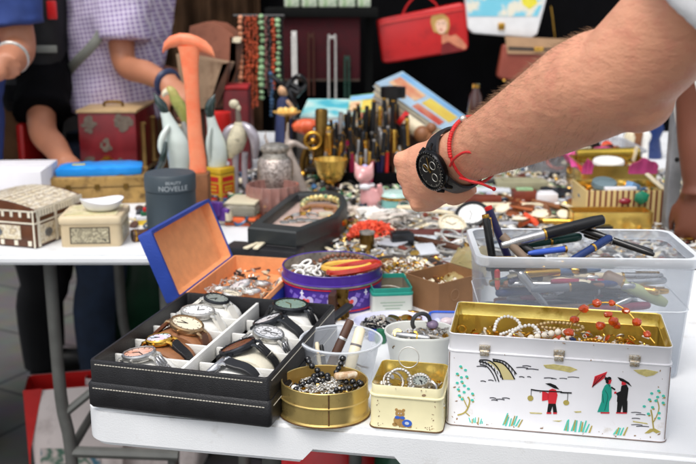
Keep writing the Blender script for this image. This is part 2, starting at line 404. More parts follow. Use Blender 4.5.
# ================================================================== handbags hung on the black cloth
def bag_at(name, label, pts, Y, th, m, name2='body', rad=.0, bev=.012):
    P = [D(u, v, Y) for u, v in pts]; c = sum(P, V()) / len(P)
    t = thing(name, label, 'handbag', (c.x, Y, c.z))
    g = G(); b = bmesh.new()
    f = [b.verts.new((p.x-c.x, -th/2, p.z-c.z)) for p in P]; bk = [b.verts.new((p.x-c.x, th/2, p.z-c.z)) for p in P]
    n = len(P); b.faces.new(f); b.faces.new(list(reversed(bk)))
    for i in range(n): b.faces.new((f[i], bk[i], bk[(i+1)%n], f[(i+1)%n]))
    bmesh.ops.bevel(b, geom=[e for e in b.edges], offset=bev, segments=3, affect='EDGES', profile=.6)
    g.bm(b, smooth=True); obj(name2, g, m, t)
    return t, c, (lambda u, v: (D(u, v, Y).x - c.x, D(u, v, Y).z - c.z))
def flat(pts, y0, y1, mi=0, g=None):
    g = g or G(); n = len(pts)
    g.loft([[(x, y0, z) for x, z in pts], [(x, y1, z) for x, z in pts]], mi, smooth=False); return g
red_leather = mat('red_leather', (190,28,30), .38, var=.12, scale=8, bump=.25, bscale=60, second=(150,20,22), mixlo=.5, mixhi=.7)
t, c, q = bag_at('handbag', 'red leather handbag printed with a blonde woman, hung on black cloth', [(376,20),(384,18),(461,2),(466,6),(468,46),(466,50),(388,63),(382,62)], 3.82, .05, red_leather)
g = G(); g.tube(smoothpath([(q(402,16)[0],0,q(402,16)[1]), (q(408,4)[0],0,q(408,4)[1]), (q(420,-6)[0],0,q(420,-6)[1]), (q(434,2)[0],0,q(434,2)[1]), (q(438,8)[0],0,q(438,8)[1])], 6), .004, 6); obj('handle', g, red_leather, t)
g = G(); g.tube([(q(380,24)[0], -.027, q(380,24)[1]), (q(462,9)[0], -.027, q(462,9)[1])], .0025, 6); obj('seam', g, mat('red_seam',(214,70,66),.3), t)
for nm, pts, col, y in (('hair_print', [(430,22),(431,16),(436,13),(443,14),(448,18),(449,25),(447,33),(440,34),(433,31)], (190,150,84), -.0262),
                        ('face_print', [(435,24),(437,20),(443,19),(446,22),(446,28),(443,33),(439,33),(436,29)], (240,196,170), -.027),
                        ('shoulder_print', [(441,33),(446,32),(449,36),(455,34),(462,40),(466,46),(464,49),(456,46),(448,41),(443,46),(441,42)], (204,128,96), -.0262),
                        ('lips_print', [(438.5,29),(442,28.6),(442,30),(439,30.2)], (170,30,40), -.0278), ('brow_print', [(436.5,23),(439,22.4),(439,23.2),(436.6,23.8)], (90,60,40), -.0278), ('brow_print', [(441.5,22.2),(444.5,22.0),(444.5,22.8),(441.6,23)], (90,60,40), -.0278), ('dress_print', [(441,44),(447,41),(455,46),(464,49.5),(440,54)], (120,22,24), -.0272)):
    obj(nm, flat([q(*p) for p in pts], y - .0006, -.02), mat(nm, col, .5, var=.15, scale=40), t)
t, c, q = bag_at('handbag', 'white handbag with a pale blue map print hung next to red bag', [(462,-30),(541,-30),(545,0),(536,34),(530,38),(472,33),(467,28)], 3.8, .06, mat('white_leather', (232,232,232), .4, var=.05), bev=.008)
map_print = patchmat('map_print', [(120,200,220),(120,200,220),(126,202,222),(226,222,206),(232,226,204)], 16, .45)
obj('map_panel', flat([q(464,-28),q(541,-28),q(541,4),q(536,16),(q(467,16))], -.0318, -.028), map_print, t)
obj('land_patch', flat([q(520,-4),q(533,-6),q(536,3),q(528,9),q(521,4)], -.0328, -.03), mat('yellow_land', (226,214,60), .5), t)
g = G(); x, z = q(500, 26); g.box(.025, .012, .026, (x, -.034, z), bev=.003); obj('clasp', g, brass, t)
t, c, q = bag_at('handbag', 'reddish brown leather bag with beige flap hung below the white one', [(502,44),(556,44),(570,80),(564,86),(500,79),(496,76)], 3.78, .05, mat('brown_leather', (140,66,50), .45, var=.15, scale=14, bump=.3, bscale=90))
obj('flap', flat([q(504,36),q(574,39),q(572,54),q(506,53)], -.033, -.02), mat('beige_leather', (176,140,106), .5, var=.1, bump=.3, bscale=90), t)
obj('strap_band', flat([q(507,46),q(572,48.5),q(572,51.5),q(507,49)], -.036, -.03), mat('dark_band', (52,44,40), .5), t)
g = G(); x, z = q(537, 48.5); g.box(.036, .012, .016, (x, -.036, z), bev=.004); obj('clasp', g, gold, t)
g = G(); x, z = q(503, 80); g.sph(.007, (x, -.028, z)); obj('stud', g, gold, t)
g = G(); g.tube([(q(551,6)[0], .0, q(551,6)[1]), (q(553,20)[0], 0, q(553,20)[1]), (q(555,40)[0], 0, q(555,40)[1])], .003, 6); obj('chain', g, gold, t)

# ================================================================== tables
RZ = math.radians(-10.8)
def folding_table(label, P0, rz, w, d, th, notch=None, legm=grey_steel, corner=.035, legs=()):
    t = thing('folding_table', label, 'table', (P0[0], P0[1], 0), rz)
    g = G(); b = bmesh.new(); pts = rr(w, d, corner, 6)
    lo = [b.verts.new((x + w/2, y + d/2, T - th)) for x, y in pts]; hi = [b.verts.new((x + w/2, y + d/2, T)) for x, y in pts]
    b.faces.new(hi); b.faces.new(list(reversed(lo))); n = len(pts)
    for i in range(n): b.faces.new((lo[i], lo[(i+1)%n], hi[(i+1)%n], hi[i]))
    b.normal_update()
    bmesh.ops.bevel(b, geom=[e for e in b.edges if abs(e.verts[0].co.z - e.verts[1].co.z) < 1e-6], offset=.006, segments=3, affect='EDGES')
    g.bm(b, smooth=True)
    top = obj('tabletop', g, white_plastic, t)
    if notch:
        x0, x1, h = notch
        c = G(); o = [(x0, T - th - .02), (x1, T - th - .02), (x1, T - th), (x1 - .018, T - th + h), (x0 + .018, T - th + h), (x0, T - th)]
        c.loft([[(x, -.02, z) for x, z in o], [(x, .035, z) for x, z in o]], smooth=False); co = obj('cut', c, white_plastic)
        co.parent = t; bm_ = top.modifiers.new('notch', 'BOOLEAN'); bm_.object = co; bm_.solver = 'EXACT'
        dg = bpy.context.evaluated_depsgraph_get(); me = bpy.data.meshes.new_from_object(top.evaluated_get(dg))
        top.modifiers.clear(); top.data = me; bpy.data.objects.remove(co); me.set_sharp_from_angle(angle=math.radians(40))
    for path, r in legs:
        g = G(); g.tube(path, r, 10); obj('leg', g, legm, t)
    return t
P0 = W(80, 406)
folding_table('white plastic folding table in the foreground carrying watches and open tins', (P0.x, P0.y), RZ, 1.75, .78, .052,
    notch=(.278, .412, .021), legs=[(smoothpath([(x, .08, 0), (x, .08, .35), (x, .09, T - .05)], 3), .013) for x in (.22, 1.6)] + [([(x, .70, 0), (x, .70, T - .05)], .013) for x in (.22, 1.6)])
LT = W(0, 255)
lt = folding_table('white folding table on the left carrying the inlaid casket and beige tin', (-1.45, 1.815), 0, 1.45 + W(160,255).x + .02, .72, .02, corner=.02)
ga = D(50, 266, 1.87); gb = D(68, 468, 1.87)
for (xa, ya) in ((ga.x, .06), (ga.x, .62), (-1.3, .06), (-1.3, .62)):
    g = G(); xl = xa + 1.45; g.tube(smoothpath([(xl + .012, ya - .0, 0), (xl + .012, ya, .30), (xl, ya, .42), (xl - .002, ya, T - .022)], 4), .0135, 10); obj('leg', g, grey_steel, lt)
g = G(); xl = ga.x + 1.45; zz = D(60, 445, 1.9).z
g.tube([(xl + .012, .06, zz), (xl + .012, .62, zz)], .010, 8); g.tube([(xl + .012, .06, zz - .003), (xl + .24, .06, zz - .012)], .0125, 8); obj('crossbar', g, grey_steel, lt)
g = G(); zz2 = D(69, 411, 1.88).z; g.tube([(xl + .01, .06, zz2), (xl + .20, .10, zz2 + .15)], .009, 8); obj('brace', g, grey_steel, lt)
g = G(); xr = D(164, 275, 1.88).x + 1.45; g.tube([(xr, .07, 0), (xr, .07, T - .022)], .0125, 10); obj('leg', g, grey_steel, lt)
folding_table('long white table behind, buried under trinkets, pens and figurines', (-.355, 1.91), 0, 1.75, 1.62, .03, corner=.02,
    legs=[([(x, y, 0), (x, y, T - .03)], .014) for x in (.12, 1.65) for y in (.1, 1.5)])

# bag and clutter under the tables
p = W(68, 466, 0); pw = mat('bag_paper', (232,220,216), .7, var=.08, scale=6, second=(190,176,172), mixlo=.5, mixhi=.7, bump=.3, bscale=30)
sb = thing('shopping_bag', 'white printed shopping bag with red lining on the ground by a table leg', 'bag', (W(88, 466, 0).x, p.y - .06, 0), .22)
k = [(-.16,.0),( .2,-.02)]
hgt = .275
g = G(); ring = lambda w, d, z, sk=0: [(x + sk, y, z) for x, y in rr(w, d, .01, 2)]
outer = [ring(.21,.14,0), ring(.225,.15,.14,.003), ring(.235,.13,.24), ring(.24,.11,hgt)]; inner = [ring(.232,.10,hgt+.001), ring(.21,.10,.2), ring(.19,.12,.02)]
g.loft(outer, 0, cap1=False); obj('body', g, pw, sb)
g = G(); g.loft(inner, 0, cap0=False); obj('lining', g, red_paint, sb)
g = G(); g.add([(-.121,-.060,hgt+.006),(-.075,-.058,hgt+.006),(-.112,-.080,.13),(-.118,-.078,.06)], [(0,1,2,3)], smooth=False)
g.add([(-.121,-.062,hgt+.006),(-.075,-.060,hgt+.006),(-.112,-.082,.13),(-.118,-.080,.06)], [(3,2,1,0)], smooth=False); obj('folded_corner', g, red_paint, sb)
g = G(); pr = patchmat('bag_print', [(70,120,140),(214,200,196),(60,110,90),(220,206,200)], 22)
g.add([(-.095,-.0735,.02),(.06,-.0735,.02),(.05,-.0775,.11),(-.09,-.0775,.13)], [(0,1,2,3)], smooth=False); obj('print', g, pr, sb)
p2_ = W(150, 466, 0); t = thing('shopping_bag', 'pale pink paper bag with red inside slumped right of the red lined bag', 'bag', (p2_.x, p2_.y + .02, 0), -.1)
g = G(); g.loft([[(x*k_ + .004*math.sin(z_*60), y*k_, z_) for x, y in rr(.30, .14, .015, 3)] for z_, k_ in ((0,.95),(.1,1.02),(.2,1),(.265,.97))], cap1=False); obj('body', g, pw, t)
g = G(); g.loft([[(x*k_, y*k_, z_) for x, y in rr(.29, .13, .015, 3)] for z_, k_ in ((.264,.98),(.12,.97),(.02,.8))], cap0=False); obj('lining', g, red_paint, t)
p = W(92, 462, .15); hb = G()
for i in range(3): hb.torus(.055 - .006*i, .007, 24, 6, M=place(.0 + .012*i, 0, .012*i, .25*i, .15))
solo('cable_coil', hb, black_plastic, 'coiled black cable lying by the shopping bag under the table', 'cable', W(96, 470, .0) + V((0,.0,.012)))
def sack(name, label, u, v, z, w, d, h, m, seed):
    rd = random.Random(seed); p = W(u, v, z); g = G(); n = 20; rings = []
    for i in range(9):
        f = i/8; rr_ = (.8 + .35*math.sin(f*PI)) * (1 - .55*f**3)
        rings.append([(w/2*rr_*(1 + rd.uniform(-.08,.08))*math.cos(2*PI*j/n), d/2*rr_*(1 + rd.uniform(-.08,.08))*math.sin(2*PI*j/n), h*f + rd.uniform(-.006,.006)) for j in range(n)])
    g.loft(rings); solo(name, g, m, label, 'bag', (p.x, p.y, 0))
sack('carrier_bag', 'red carrier bag under the foreground table behind the handle notch', 335, 452, .30, .24, .22, .44, mat('red_bag', (176,22,30), .35, var=.2, scale=12, bump=.5, bscale=20), 4)
sack('carrier_bag', 'dark green carrier bag beside the red bag under the foreground table', 412, 455, .30, .24, .2, .42, mat('green_bag', (14,74,50), .35, var=.3, scale=12, bump=.5, bscale=20), 5)
sack('carrier_bag', 'green plastic bag on the ground behind the left table leg', 133, 268, .35, .2, .2, .62, mat('bright_green_bag', (6,58,34), .35, var=.3, scale=12, bump=.5, bscale=20), 6)

# grey steel post on the right
pa = D(669, 225, 2.0); g = G(); g.box(.026, .03, 2.2, (0,0,1.1), bev=.002)
for i in range(14): g.tube([(0, -.0165, .2 + i*.14), (0, -.0145, .2 + i*.14)], .005, 8, mi=1)
ps = thing('post', 'pale grey perforated steel post at the right end of the goods', 'post', (pa.x, pa.y, 0))
obj('upright', g, [mat('zinc', (150,152,156), .5, .4, var=.25, scale=20), black_plastic], ps)
g = G(); g.box(.1, .1, .006, (0,0,.003)); obj('foot_plate', g, grey_steel, ps)
# ================================================================== people
SKIN2 = mat('skin_pale', (178,118,88), .5, var=.12, scale=14)
def limb(g, pts, rs, n=14, mi=0): g.tube(smoothpath(pts, 4), [rs[min(int(i/4), len(rs)-2)]*(1-(i % 4)/4) + rs[min(int(i/4)+1, len(rs)-1)]*((i % 4)/4) for i in range((len(pts)-1)*4+1)], n, mi)
def hand(g, o, d, n, L=.18, curl=.5, side=1, rad=.0085):
    """palm, four curled fingers and a thumb rooted on the side of the palm: o wrist, d direction of the hand, n back of the hand"""
    d = V(d).normalized(); n = V(n); n = (n - d*n.dot(d)).normalized(); b = d.cross(n)*side    # b points to the thumb side
    pl = L*.5
    g.etube([(o, b*L*.155, n*L*.115), (o + d*pl*.35, b*L*.20, n*L*.105), (o + d*pl*.75, b*L*.225, n*L*.09), (o + d*pl, b*L*.21, n*L*.075), (o + d*pl*1.06, b*L*.18, n*L*.05)], 14)
    for i, (off, ln) in enumerate(((.165,.40),(.055,.45),(-.055,.42),(-.155,.33))):
        p = o + d*pl*.92 + b*L*off; dirn = d.copy(); pts = [p]; ang = .25 + curl*.5; segs = (.46,.32,.24)
        for q in segs:
            dirn = (Matrix.Rotation(0, 3, b) @ d); dirn = d*math.cos(ang) - n*math.sin(ang)
            p = p + dirn*ln*L*q*1.05; pts.append(p); ang += curl*1.35
        r = rad*(1 if i < 3 else .86)
        g.tube(smoothpath(pts, 3), [r*1.08 - r*.28*k/9 for k in range(10)], 8); g.sph(r*.82, pts[-1], seg=8, ring=6)
        g.sph(r*1.12, pts[0] + n*r*.25, seg=8, ring=6)
    p = o + d*pl*.22 + b*L*.17 - n*L*.03
    pts = [p, p + (d*.75 + b*.55 - n*.35).normalized()*L*.17, p + (d*.75 + b*.55 - n*.35).normalized()*L*.17 + (d*.9 + b*.12 - n*.5*curl).normalized()*L*.15]
    pts.append(pts[-1] + (d*.85 - b*.1 - n*.6*curl).normalized()*L*.11)
    g.tube(smoothpath(pts, 3), [rad*1.5 - rad*.6*k/9 for k in range(10)], 8); g.sph(rad*.92, pts[-1], seg=8, ring=6)
def head(g, c, fwd, h=.235):
    """skull, jaw, nose, ears and neck root; c is the centre of the head"""
    f = V(fwd).normalized(); s = f.cross(V((0,0,1))).normalized(); up = s.cross(f)
    Mh = Matrix((s, f, up)).transposed().to_4x4(); Mh.translation = V(c)
    g.sph(h*.5, (0, -.01, h*.06), sc=(.66,.82,.88), seg=20, ring=14, M=Mh)
    g.sph(h*.36, (0, h*.12, -h*.22), sc=(.72,.78,.8), seg=16, ring=12, M=Mh)
    g.tube([(0, h*.36, h*.02), (0, h*.43, -h*.08), (0, h*.47, -h*.12)], [.008,.011,.013], 8, M=Mh)
    for q in (-1, 1):
        g.sph(.024, (q*h*.33, -.005, -h*.03), sc=(.3,.7,1.15), seg=10, ring=8, M=Mh)
    g.tube([(-.02, h*.37, -h*.24), (.02, h*.37, -h*.24)], .007, 6, M=Mh)
    return Mh
def face_bits(t, Mh, h, hairm):
    g = G()
    for q in (-1, 1): g.sph(.010, (q*.031, h*.345, h*.03), seg=10, ring=8, M=Mh)
    obj('eyes', g, pearl_white, t)
    g = G(); g.sph(h*.53, (0, -.022, h*.10), sc=(.67,.80,.87), seg=20, ring=14, M=Mh); fuse(obj('hair', g, hairm, t), .008, 2)
def torso_rings(g, hip, sh, hw, hd, sw, sd, side, n=20, puff=0):
    """trunk from hip to shoulders: side = unit vector across the shoulders"""
    ax = (V(sh) - V(hip)); s = V(side).normalized(); dpt = ax.normalized().cross(s)
    secs = []
    for f, a, b in ((-.04,.92,.95),(0,1,1),(.25,.93,.95),(.5,1.02,1.05),(.8,1.14,1.06),(.95,1.05,.85),(1.03,.6,.55)):
        w = (hw + (sw-hw)*f)*a + puff; q = (hd + (sd-hd)*f)*b + puff
        secs.append((V(hip) + ax*f, s*w, dpt*q))
    g.etube(secs, n)
check = None
def checkmat():
    m, nt, b = nodes_of('checked_shirt'); N = nt.nodes; L = nt.links
    tc = N.new('ShaderNodeTexCoord'); out = None
    mp = N.new('ShaderNodeMapping'); mp.inputs['Rotation'].default_value = (0, .12, 0); L.new(tc.outputs['Object'], mp.inputs[0])
    ws = []
    for ax in ('X', 'Z'):
        w = N.new('ShaderNodeTexWave'); w.bands_direction = ax; w.inputs['Scale'].default_value = 25; w.inputs['Distortion'].default_value = 1.2; w.inputs['Detail Scale'].default_value = .3
        L.new(mp.outputs[0], w.inputs['Vector']); r = N.new('ShaderNodeValToRGB'); r.color_ramp.elements[0].position = .70; r.color_ramp.elements[1].position = .95
        L.new(w.outputs['Fac'], r.inputs['Fac']); ws.append(r)
    ad = N.new('ShaderNodeMath'); ad.operation = 'ADD'; L.new(ws[0].outputs[0], ad.inputs[0]); L.new(ws[1].outputs[0], ad.inputs[1])
    r = N.new('ShaderNodeValToRGB'); L.new(ad.outputs[0], r.inputs['Fac']); e = r.color_ramp.elements
    e[0].color = (*lin(160,142,184), 1); e[0].position = 0; e[1].color = (*lin(220,212,228), 1); e[1].position = 1; em = e.new(.5); em.color = (*lin(192,178,206), 1)
    L.new(r.outputs[0], b.inputs['Base Color']); b.inputs['Roughness'].default_value = .85; b.inputs['Specular IOR Level'].default_value = .2
    nz = N.new('ShaderNodeTexNoise'); nz.inputs['Scale'].default_value = 10; L.new(tc.outputs['Object'], nz.inputs['Vector'])
    bp = N.new('ShaderNodeBump'); bp.inputs['Strength'].default_value = .5; bp.inputs['Distance'].default_value = .02; L.new(nz.outputs['Fac'], bp.inputs['Height']); L.new(bp.outputs[0], b.inputs['Normal'])
    return m
jeans = mat('jeans', (34,48,70), .85, var=.3, scale=20, bump=.3, bscale=120)
black_trousers = mat('black_trousers', (14,14,17), .9, var=.3, scale=20)
shoe = mat('shoe', (20,19,19), .5)
def legs(t, hip, side, fwd, rh=.085, m=jeans, feet=True, spread=.09):
    g = G(); gs = G(); s = V(side).normalized(); f = V(fwd).normalized()
    for q in (-1, 1):
        a = V(hip) + s*q*spread; kn = V((a.x + f.x*.03, a.y + f.y*.03, a.z*.53)); an = V((a.x, a.y, .08))
        g.tube(smoothpath([a + V((0,0,.04)), a - V((0,0,.12)), kn, V((an.x, an.y, .28)), an], 4), [.10 - .045*i/16 for i in range(17)], 14)
        fo = V((an.x, an.y, .035)) + f*.06
        gs.etube([(fo - f*.1, s*.03, V((0,0,.03))), (fo - f*.03, s*.038, V((0,0,.036))), (fo + f*.06, s*.045, V((0,0,.03))), (fo + f*.13, s*.036, V((0,0,.018)))], 12)
    obj('trousers', g, m, t); obj('shoes', gs, shoe, t)
    return g

# ---- person in the checked shirt, in profile, reaching over the figurines
YC = 2.95
hip = D(112, 150, YC); sh = D(128, -62, YC)
t = thing('person', 'person in lilac checked shirt with rolled sleeve reaching over the glass birds', 'person', (hip.x, hip.y, 0))
o = V((hip.x, hip.y, 0)); L_ = lambda p: V(p) - o
g = G(); elb = L_(D(124, 62, YC - .2)); wr = L_(D(170, 84, YC - .38)); shn = L_(D(122, -42, YC - .16))
limb(g, [shn, (shn*.5 + elb*.5) + V((-.005,0,0)), elb, elb*.5 + wr*.5, wr], [.048,.041,.035,.034,.024])
hand(g, wr, (wr - elb).normalized() + V((.1,-.1,-.35)), V((.3,-.7,.4)), .17, .8, 1)
far_e = L_(D(150, 70, YC + .25)); far_w = L_(D(196, 92, YC + .05)); fs_ = L_(D(134, -42, YC + .18))
limb(g, [fs_, fs_*.5 + far_e*.5, far_e, far_e*.5 + far_w*.5, far_w], [.058,.05,.044,.044,.03]); hand(g, far_w, far_w - far_e, V((0,.6,.8)), .17, .8, -1)
hd = L_(D(150, -150, YC)); Mh = head(g, hd, (1, -.1, -.35))
limb(g, [L_(sh) + V((.0,0,-.03)), L_(sh) + V((.02,0,.04)), hd + V((-.02,0,-.08))], [.075,.06,.055])
torso_rings(g, L_(hip), L_(sh), .15, .10, .19, .11, (0,1,0))
body = fuse(obj('body', g, SKIN2, t), .009); face_bits(t, Mh, .235, mat('grey_hair', (110,104,98), .7))
g = G(); torso_rings(g, L_(D(108, 107, YC)), L_(D(126,-56,YC)), .185, .16, .205, .145, (0,1,0))
for a, e in ((shn, elb), (fs_, far_e)):
    q = a + (e - a)*.80
    limb(g, [a + V((-.02,0,.01)), a*.6 + q*.4, a + (e-a)*.66, q], [.085,.082,.079,.078])
shirt = folds(fuse(obj('shirt', g, checkmat(), t), .010, 3))
legs(t, L_(D(92, 150, YC)), (0,1,0), (1,0,0), m=jeans)
# watch on his wrist
wt = G(); ax = (wr - elb).normalized(); Mw = frame(wr - ax*.012, ax)
wt.torus(.030, .010, 20, 8, M=Mw); wt.box(.03, .014, .034, (0,-.040,0), bev=.003, M=Mw); obj('wristwatch', wt, mat('navy_watch', (36,46,78), .35), t)

# ---- backpack on his back
bp = D(46, 62, 2.86); pack = mat('pack_nylon', (12,12,14), .75, var=.3, scale=30, bump=.4, bscale=200)
t = thing('backpack', 'black backpack with grey strap and red tag worn behind the checked shirt', 'backpack', (bp.x, bp.y, bp.z))
zt = D(46, -70, 2.86).z - bp.z; zb = D(46, 116, 2.86).z - bp.z
g = G(); g.loft([[(x*sx + ox, y*sx, z) for x, y in rr(.155, .30, .05)] for z, sx, ox in ((zb, .75, .012), (zb + .03, .98, 0), (0, 1.06, -.004), (zt*.6, 1, .012), (zt*.95, .85, .02), (zt, .5, .03))]); obj('body', g, pack, t)
g = G(); g.loft([[(x*sx - .0, y*sx - .02, z) for x, y in rr(.11, .30, .05)] for z, sx in ((zb + .03, .8), (zb + .06, 1), (-.05, 1), (-.02, .8))], M=place(-.045,0,0)); obj('pocket', g, pack, t)
sg = mat('strap_grey', (128,130,122), .7)
a = D(37, 54, 2.70) - bp; b = D(56, 44, 2.70) - bp
g = G(); g.box(.058, .006, .02, (0,0,0), M=frame((a+b)/2, (0,0,1), (b-a)) , bev=.002); obj('strap', g, sg, t)
g = G(); pts = smoothpath([D(u, v, YC - (.13,.19,.222,.228,.23,.22)[i]) - bp for i, (u, v) in enumerate(((66,74),(76,62),(90,48),(100,34),(106,10),(108,-30)))], 5)
for q in pts: q.y -= .0
g.etube([(p, V((.008,0,-.009))*1.15, V((0,.006,0))) for p in pts], 8); obj('shoulder_strap', g, sg, t)
a = D(52, 10, 2.70) - bp; g = G(); g.box(.026, .012, .05, a, bev=.004); obj('tag', g, red_paint, t)

# ---- person in black behind, forearm reaching down onto the table
Y3 = 2.92
hip = D(18, 170, Y3 + .06); t = thing('person', 'person in black t-shirt with bare forearm reaching down behind the wooden box', 'person', (hip.x, hip.y, 0)); o = V((hip.x, hip.y, 0)); L_ = lambda p: V(p) - o
g = G(); s0 = L_(D(44, 20, Y3)); e0 = L_(D(42, 128, Y3 - .28)); w0 = L_(D(68, 166, Y3 - .42)); sh = L_(D(34, -20, Y3 + .1))
limb(g, [s0, s0*.45 + e0*.55, e0, e0*.5 + w0*.5, w0], [.05,.044,.040,.036,.025]); hand(g, w0, w0 - e0 + V((.05,0,-.03)), V((0,-.4,.9)), .17, .5, -1)
f1 = L_(D(20, 40, Y3 + .3)); f2 = L_(D(8, 120, Y3 + .3)); limb(g, [sh + V((-.02,.12,-.05)), f1, f2], [.06,.05,.035]); hand(g, f2, (0,0,-1), (-1,0,0), .17, .4)
hd = sh + V((.07,-.03,.20)); Mh = head(g, hd, (1, -.4, -.5)); limb(g, [sh, sh + V((.03,-.01,.07)), hd + V((0,0,-.07))], [.08,.06,.055])
torso_rings(g, L_(hip), sh, .15, .1, .18, .11, (-.3,1,0)); fuse(obj('body', g, SKIN2, t), .009); face_bits(t, Mh, .235, mat('dark_hair', (30,24,20), .6))
g = G(); torso_rings(g, L_(hip) + V((0,0,-.03)), sh, .165, .125, .195, .13, (-.3,1,0)); limb(g, [s0 + V((-.03,.02,.02)), s0*.6 + e0*.4, s0*.12 + e0*.88], [.09,.082,.074])
limb(g, [sh + V((-.02,.12,-.04)), (sh + V((-.02,.12,-.05)))*.5 + f1*.5, f1], [.085,.075,.07])
folds(fuse(obj('t_shirt', g, black_cloth, t), .010, 3))
legs(t, V((D(24,170,Y3).x, hip.y, hip.z)) - o, (-.2,1,0), (1,0,0), m=black_trousers)

# ---- person at the left edge, blue t-shirt, silver watch
Y4 = 2.55
hip = D(-62, 150, Y4); t = thing('person', 'person in blue t-shirt and jeans with a silver watch at the left edge', 'person', (hip.x, hip.y, 0)); o = V((hip.x, hip.y, 0)); L_ = lambda p: V(p) - o
g = G(); sh = L_(D(-66, -80, Y4)); s0 = L_(D(-4, -45, Y4 - .05)); e0 = L_(D(19, 46, Y4 - .06)); w0 = L_(D(6, 67, Y4 - .17)); 
limb(g, [s0, s0*.5 + e0*.5, e0, e0*.4 + w0*.6, w0], [.056,.050,.043,.041,.031]); hand(g, w0, (-.8,-.3,-.25), (.1,-.8,.3), .17, .8, 1)
f1 = L_(D(-110, 40, Y4)); f2 = L_(D(-70, 90, Y4 - .25)); limb(g, [sh + V((-.19,0,-.05)), f1, f2], [.06,.048,.032]); hand(g, f2, (.8,-.3,-.2), (0,-.7,.5), .17, .8, -1)
hd = sh + V((.02,-.05,.22)); Mh = head(g, hd, (.4,-1,-.5)); limb(g, [sh, sh + V((0,-.01,.07)), hd + V((0,.0,-.08))], [.08,.06,.055])
torso_rings(g, L_(hip), sh, .15, .1, .18, .11, (1,.2,0)); fuse(obj('body', g, SKIN2, t), .008); face_bits(t, Mh, .235, mat('brown_hair', (62,42,28), .6))
blue_shirt = mat('blue_shirt', (44,66,128), .85, var=.15, scale=20, bump=.4, bscale=60)
g = G(); torso_rings(g, L_(hip) + V((0,0,-.06)), sh, .168, .122, .19, .12, (1,.2,0))
limb(g, [s0 + V((-.04,0,.0)), s0*.6 + e0*.4, s0*.22 + e0*.78], [.088,.082,.077]); limb(g, [sh + V((-.17,0,-.04)), (sh + V((-.19,0,-.05)))*.5 + f1*.5, (sh + V((-.19,0,-.05)))*.2 + f1*.8], [.085,.078,.072])
folds(fuse(obj('t_shirt', g, blue_shirt, t), .009, 3))
legs(t, L_(D(-95, 150, Y4)), (1,.1,0), (.3,-1,0), m=mat('blue_jeans', (52,82,150), .85, var=.2, scale=20), spread=.085)
ax = (w0 - e0).normalized(); Mw = frame(e0*.45 + w0*.55, ax); wt = G(); wt.torus(.038, .006, 22, 8, M=Mw); wt.lathe([(0,-.006),(.018,-.006),(.018,.006),(0,.006)], 18, M=frame(e0*.45 + w0*.55 + V((.012,-.040,-.012)), (.4,-1,0))); obj('wristwatch', wt, silver, t)
p = D(14, 125, 2.8); g = G(); g.loft([[(x*k, y*k, z) for x, y in rr(.13, .10, .03)] for z, k in ((-.16,.9),(-.12,1.05),(.05,1),(.1,.85))]); tb = thing('shoulder_bag', 'tan canvas bag hanging between the people at the left', 'bag', p)
obj('body', g, mat('tan_canvas', (150,112,72), .8, var=.2, bump=.3), tb); g = G(); g.tube(smoothpath([(-.05,0,.09),(-.03,0,.22),(.02,0,.22),(.05,0,.09)], 5), .006, 6); obj('strap', g, wood_dark, tb)
p = D(27, 150, 2.70); g = G(); g.box(.022, .2, .16, (0,0,0), bev=.008); g.box(.09, .2, .03, (.03,0,-.075), bev=.01); solo('plastic_crate', g, red_paint, 'red plastic crate edge showing beside the reaching bare forearm', 'crate', p + V((0,.05,0)))

# ---- dark skinned person on the right edge, arm hanging beside the post
Y5 = 1.93
sh = D(735, -150, Y5 + .05); hip = D(760, 260, Y5 + .02)
t = thing('person', 'person in white t-shirt whose bare brown arm hangs at the right edge', 'person', (hip.x, hip.y, 0)); o = V((hip.x, hip.y, 0)); L_ = lambda p: V(p) - o
g = G(); s0 = L_(D(704, -110, Y5)); e0 = L_(D(697, 105, Y5)); w0 = L_(D(698, 195, Y5 - .03))
limb(g, [s0, s0*.5 + e0*.5, e0, e0*.5 + w0*.5, w0], [.055,.048,.042,.038,.026]); hand(g, w0, (-.12,-.1,-1), (-.5,-.85,.0), .165, .5, 1)
f0 = L_(sh) + V((.18,0,-.05)); f1 = L_(sh) + V((.23,0,-.33)); f2 = f1 + V((.01,-.08,-.25)); limb(g, [f0, f1, f2], [.055,.042,.028]); hand(g, f2, (0,-.1,-1), (.6,-.7,0), .165, .4, -1)
hd = L_(sh) + V((-.02,-.03,.22)); Mh = head(g, hd, (-.6,-.8,-.3)); limb(g, [L_(sh), L_(sh) + V((0,0,.07)), hd + V((0,0,-.08))], [.08,.06,.055])
torso_rings(g, L_(hip), L_(sh), .14, .1, .17, .11, (1,.1,0)); fuse(obj('body', g, skin_dark, t), .008); face_bits(t, Mh, .235, mat('black_hair', (16,14,13), .6))
g = G(); torso_rings(g, L_(hip) + V((0,0,.0)), L_(sh), .15, .115, .175, .12, (1,.1,0)); limb(g, [s0 + V((.03,0,0)), s0*.6 + e0*.4, s0*.32 + e0*.68], [.08,.07,.062]); limb(g, [f0, f0*.5 + f1*.5, f0*.2+f1*.8], [.08,.07,.066])
fuse(obj('t_shirt', g, white_cloth, t), .009, 3); legs(t, L_(hip), (1,.1,0), (-.5,-1,0), m=black_trousers)

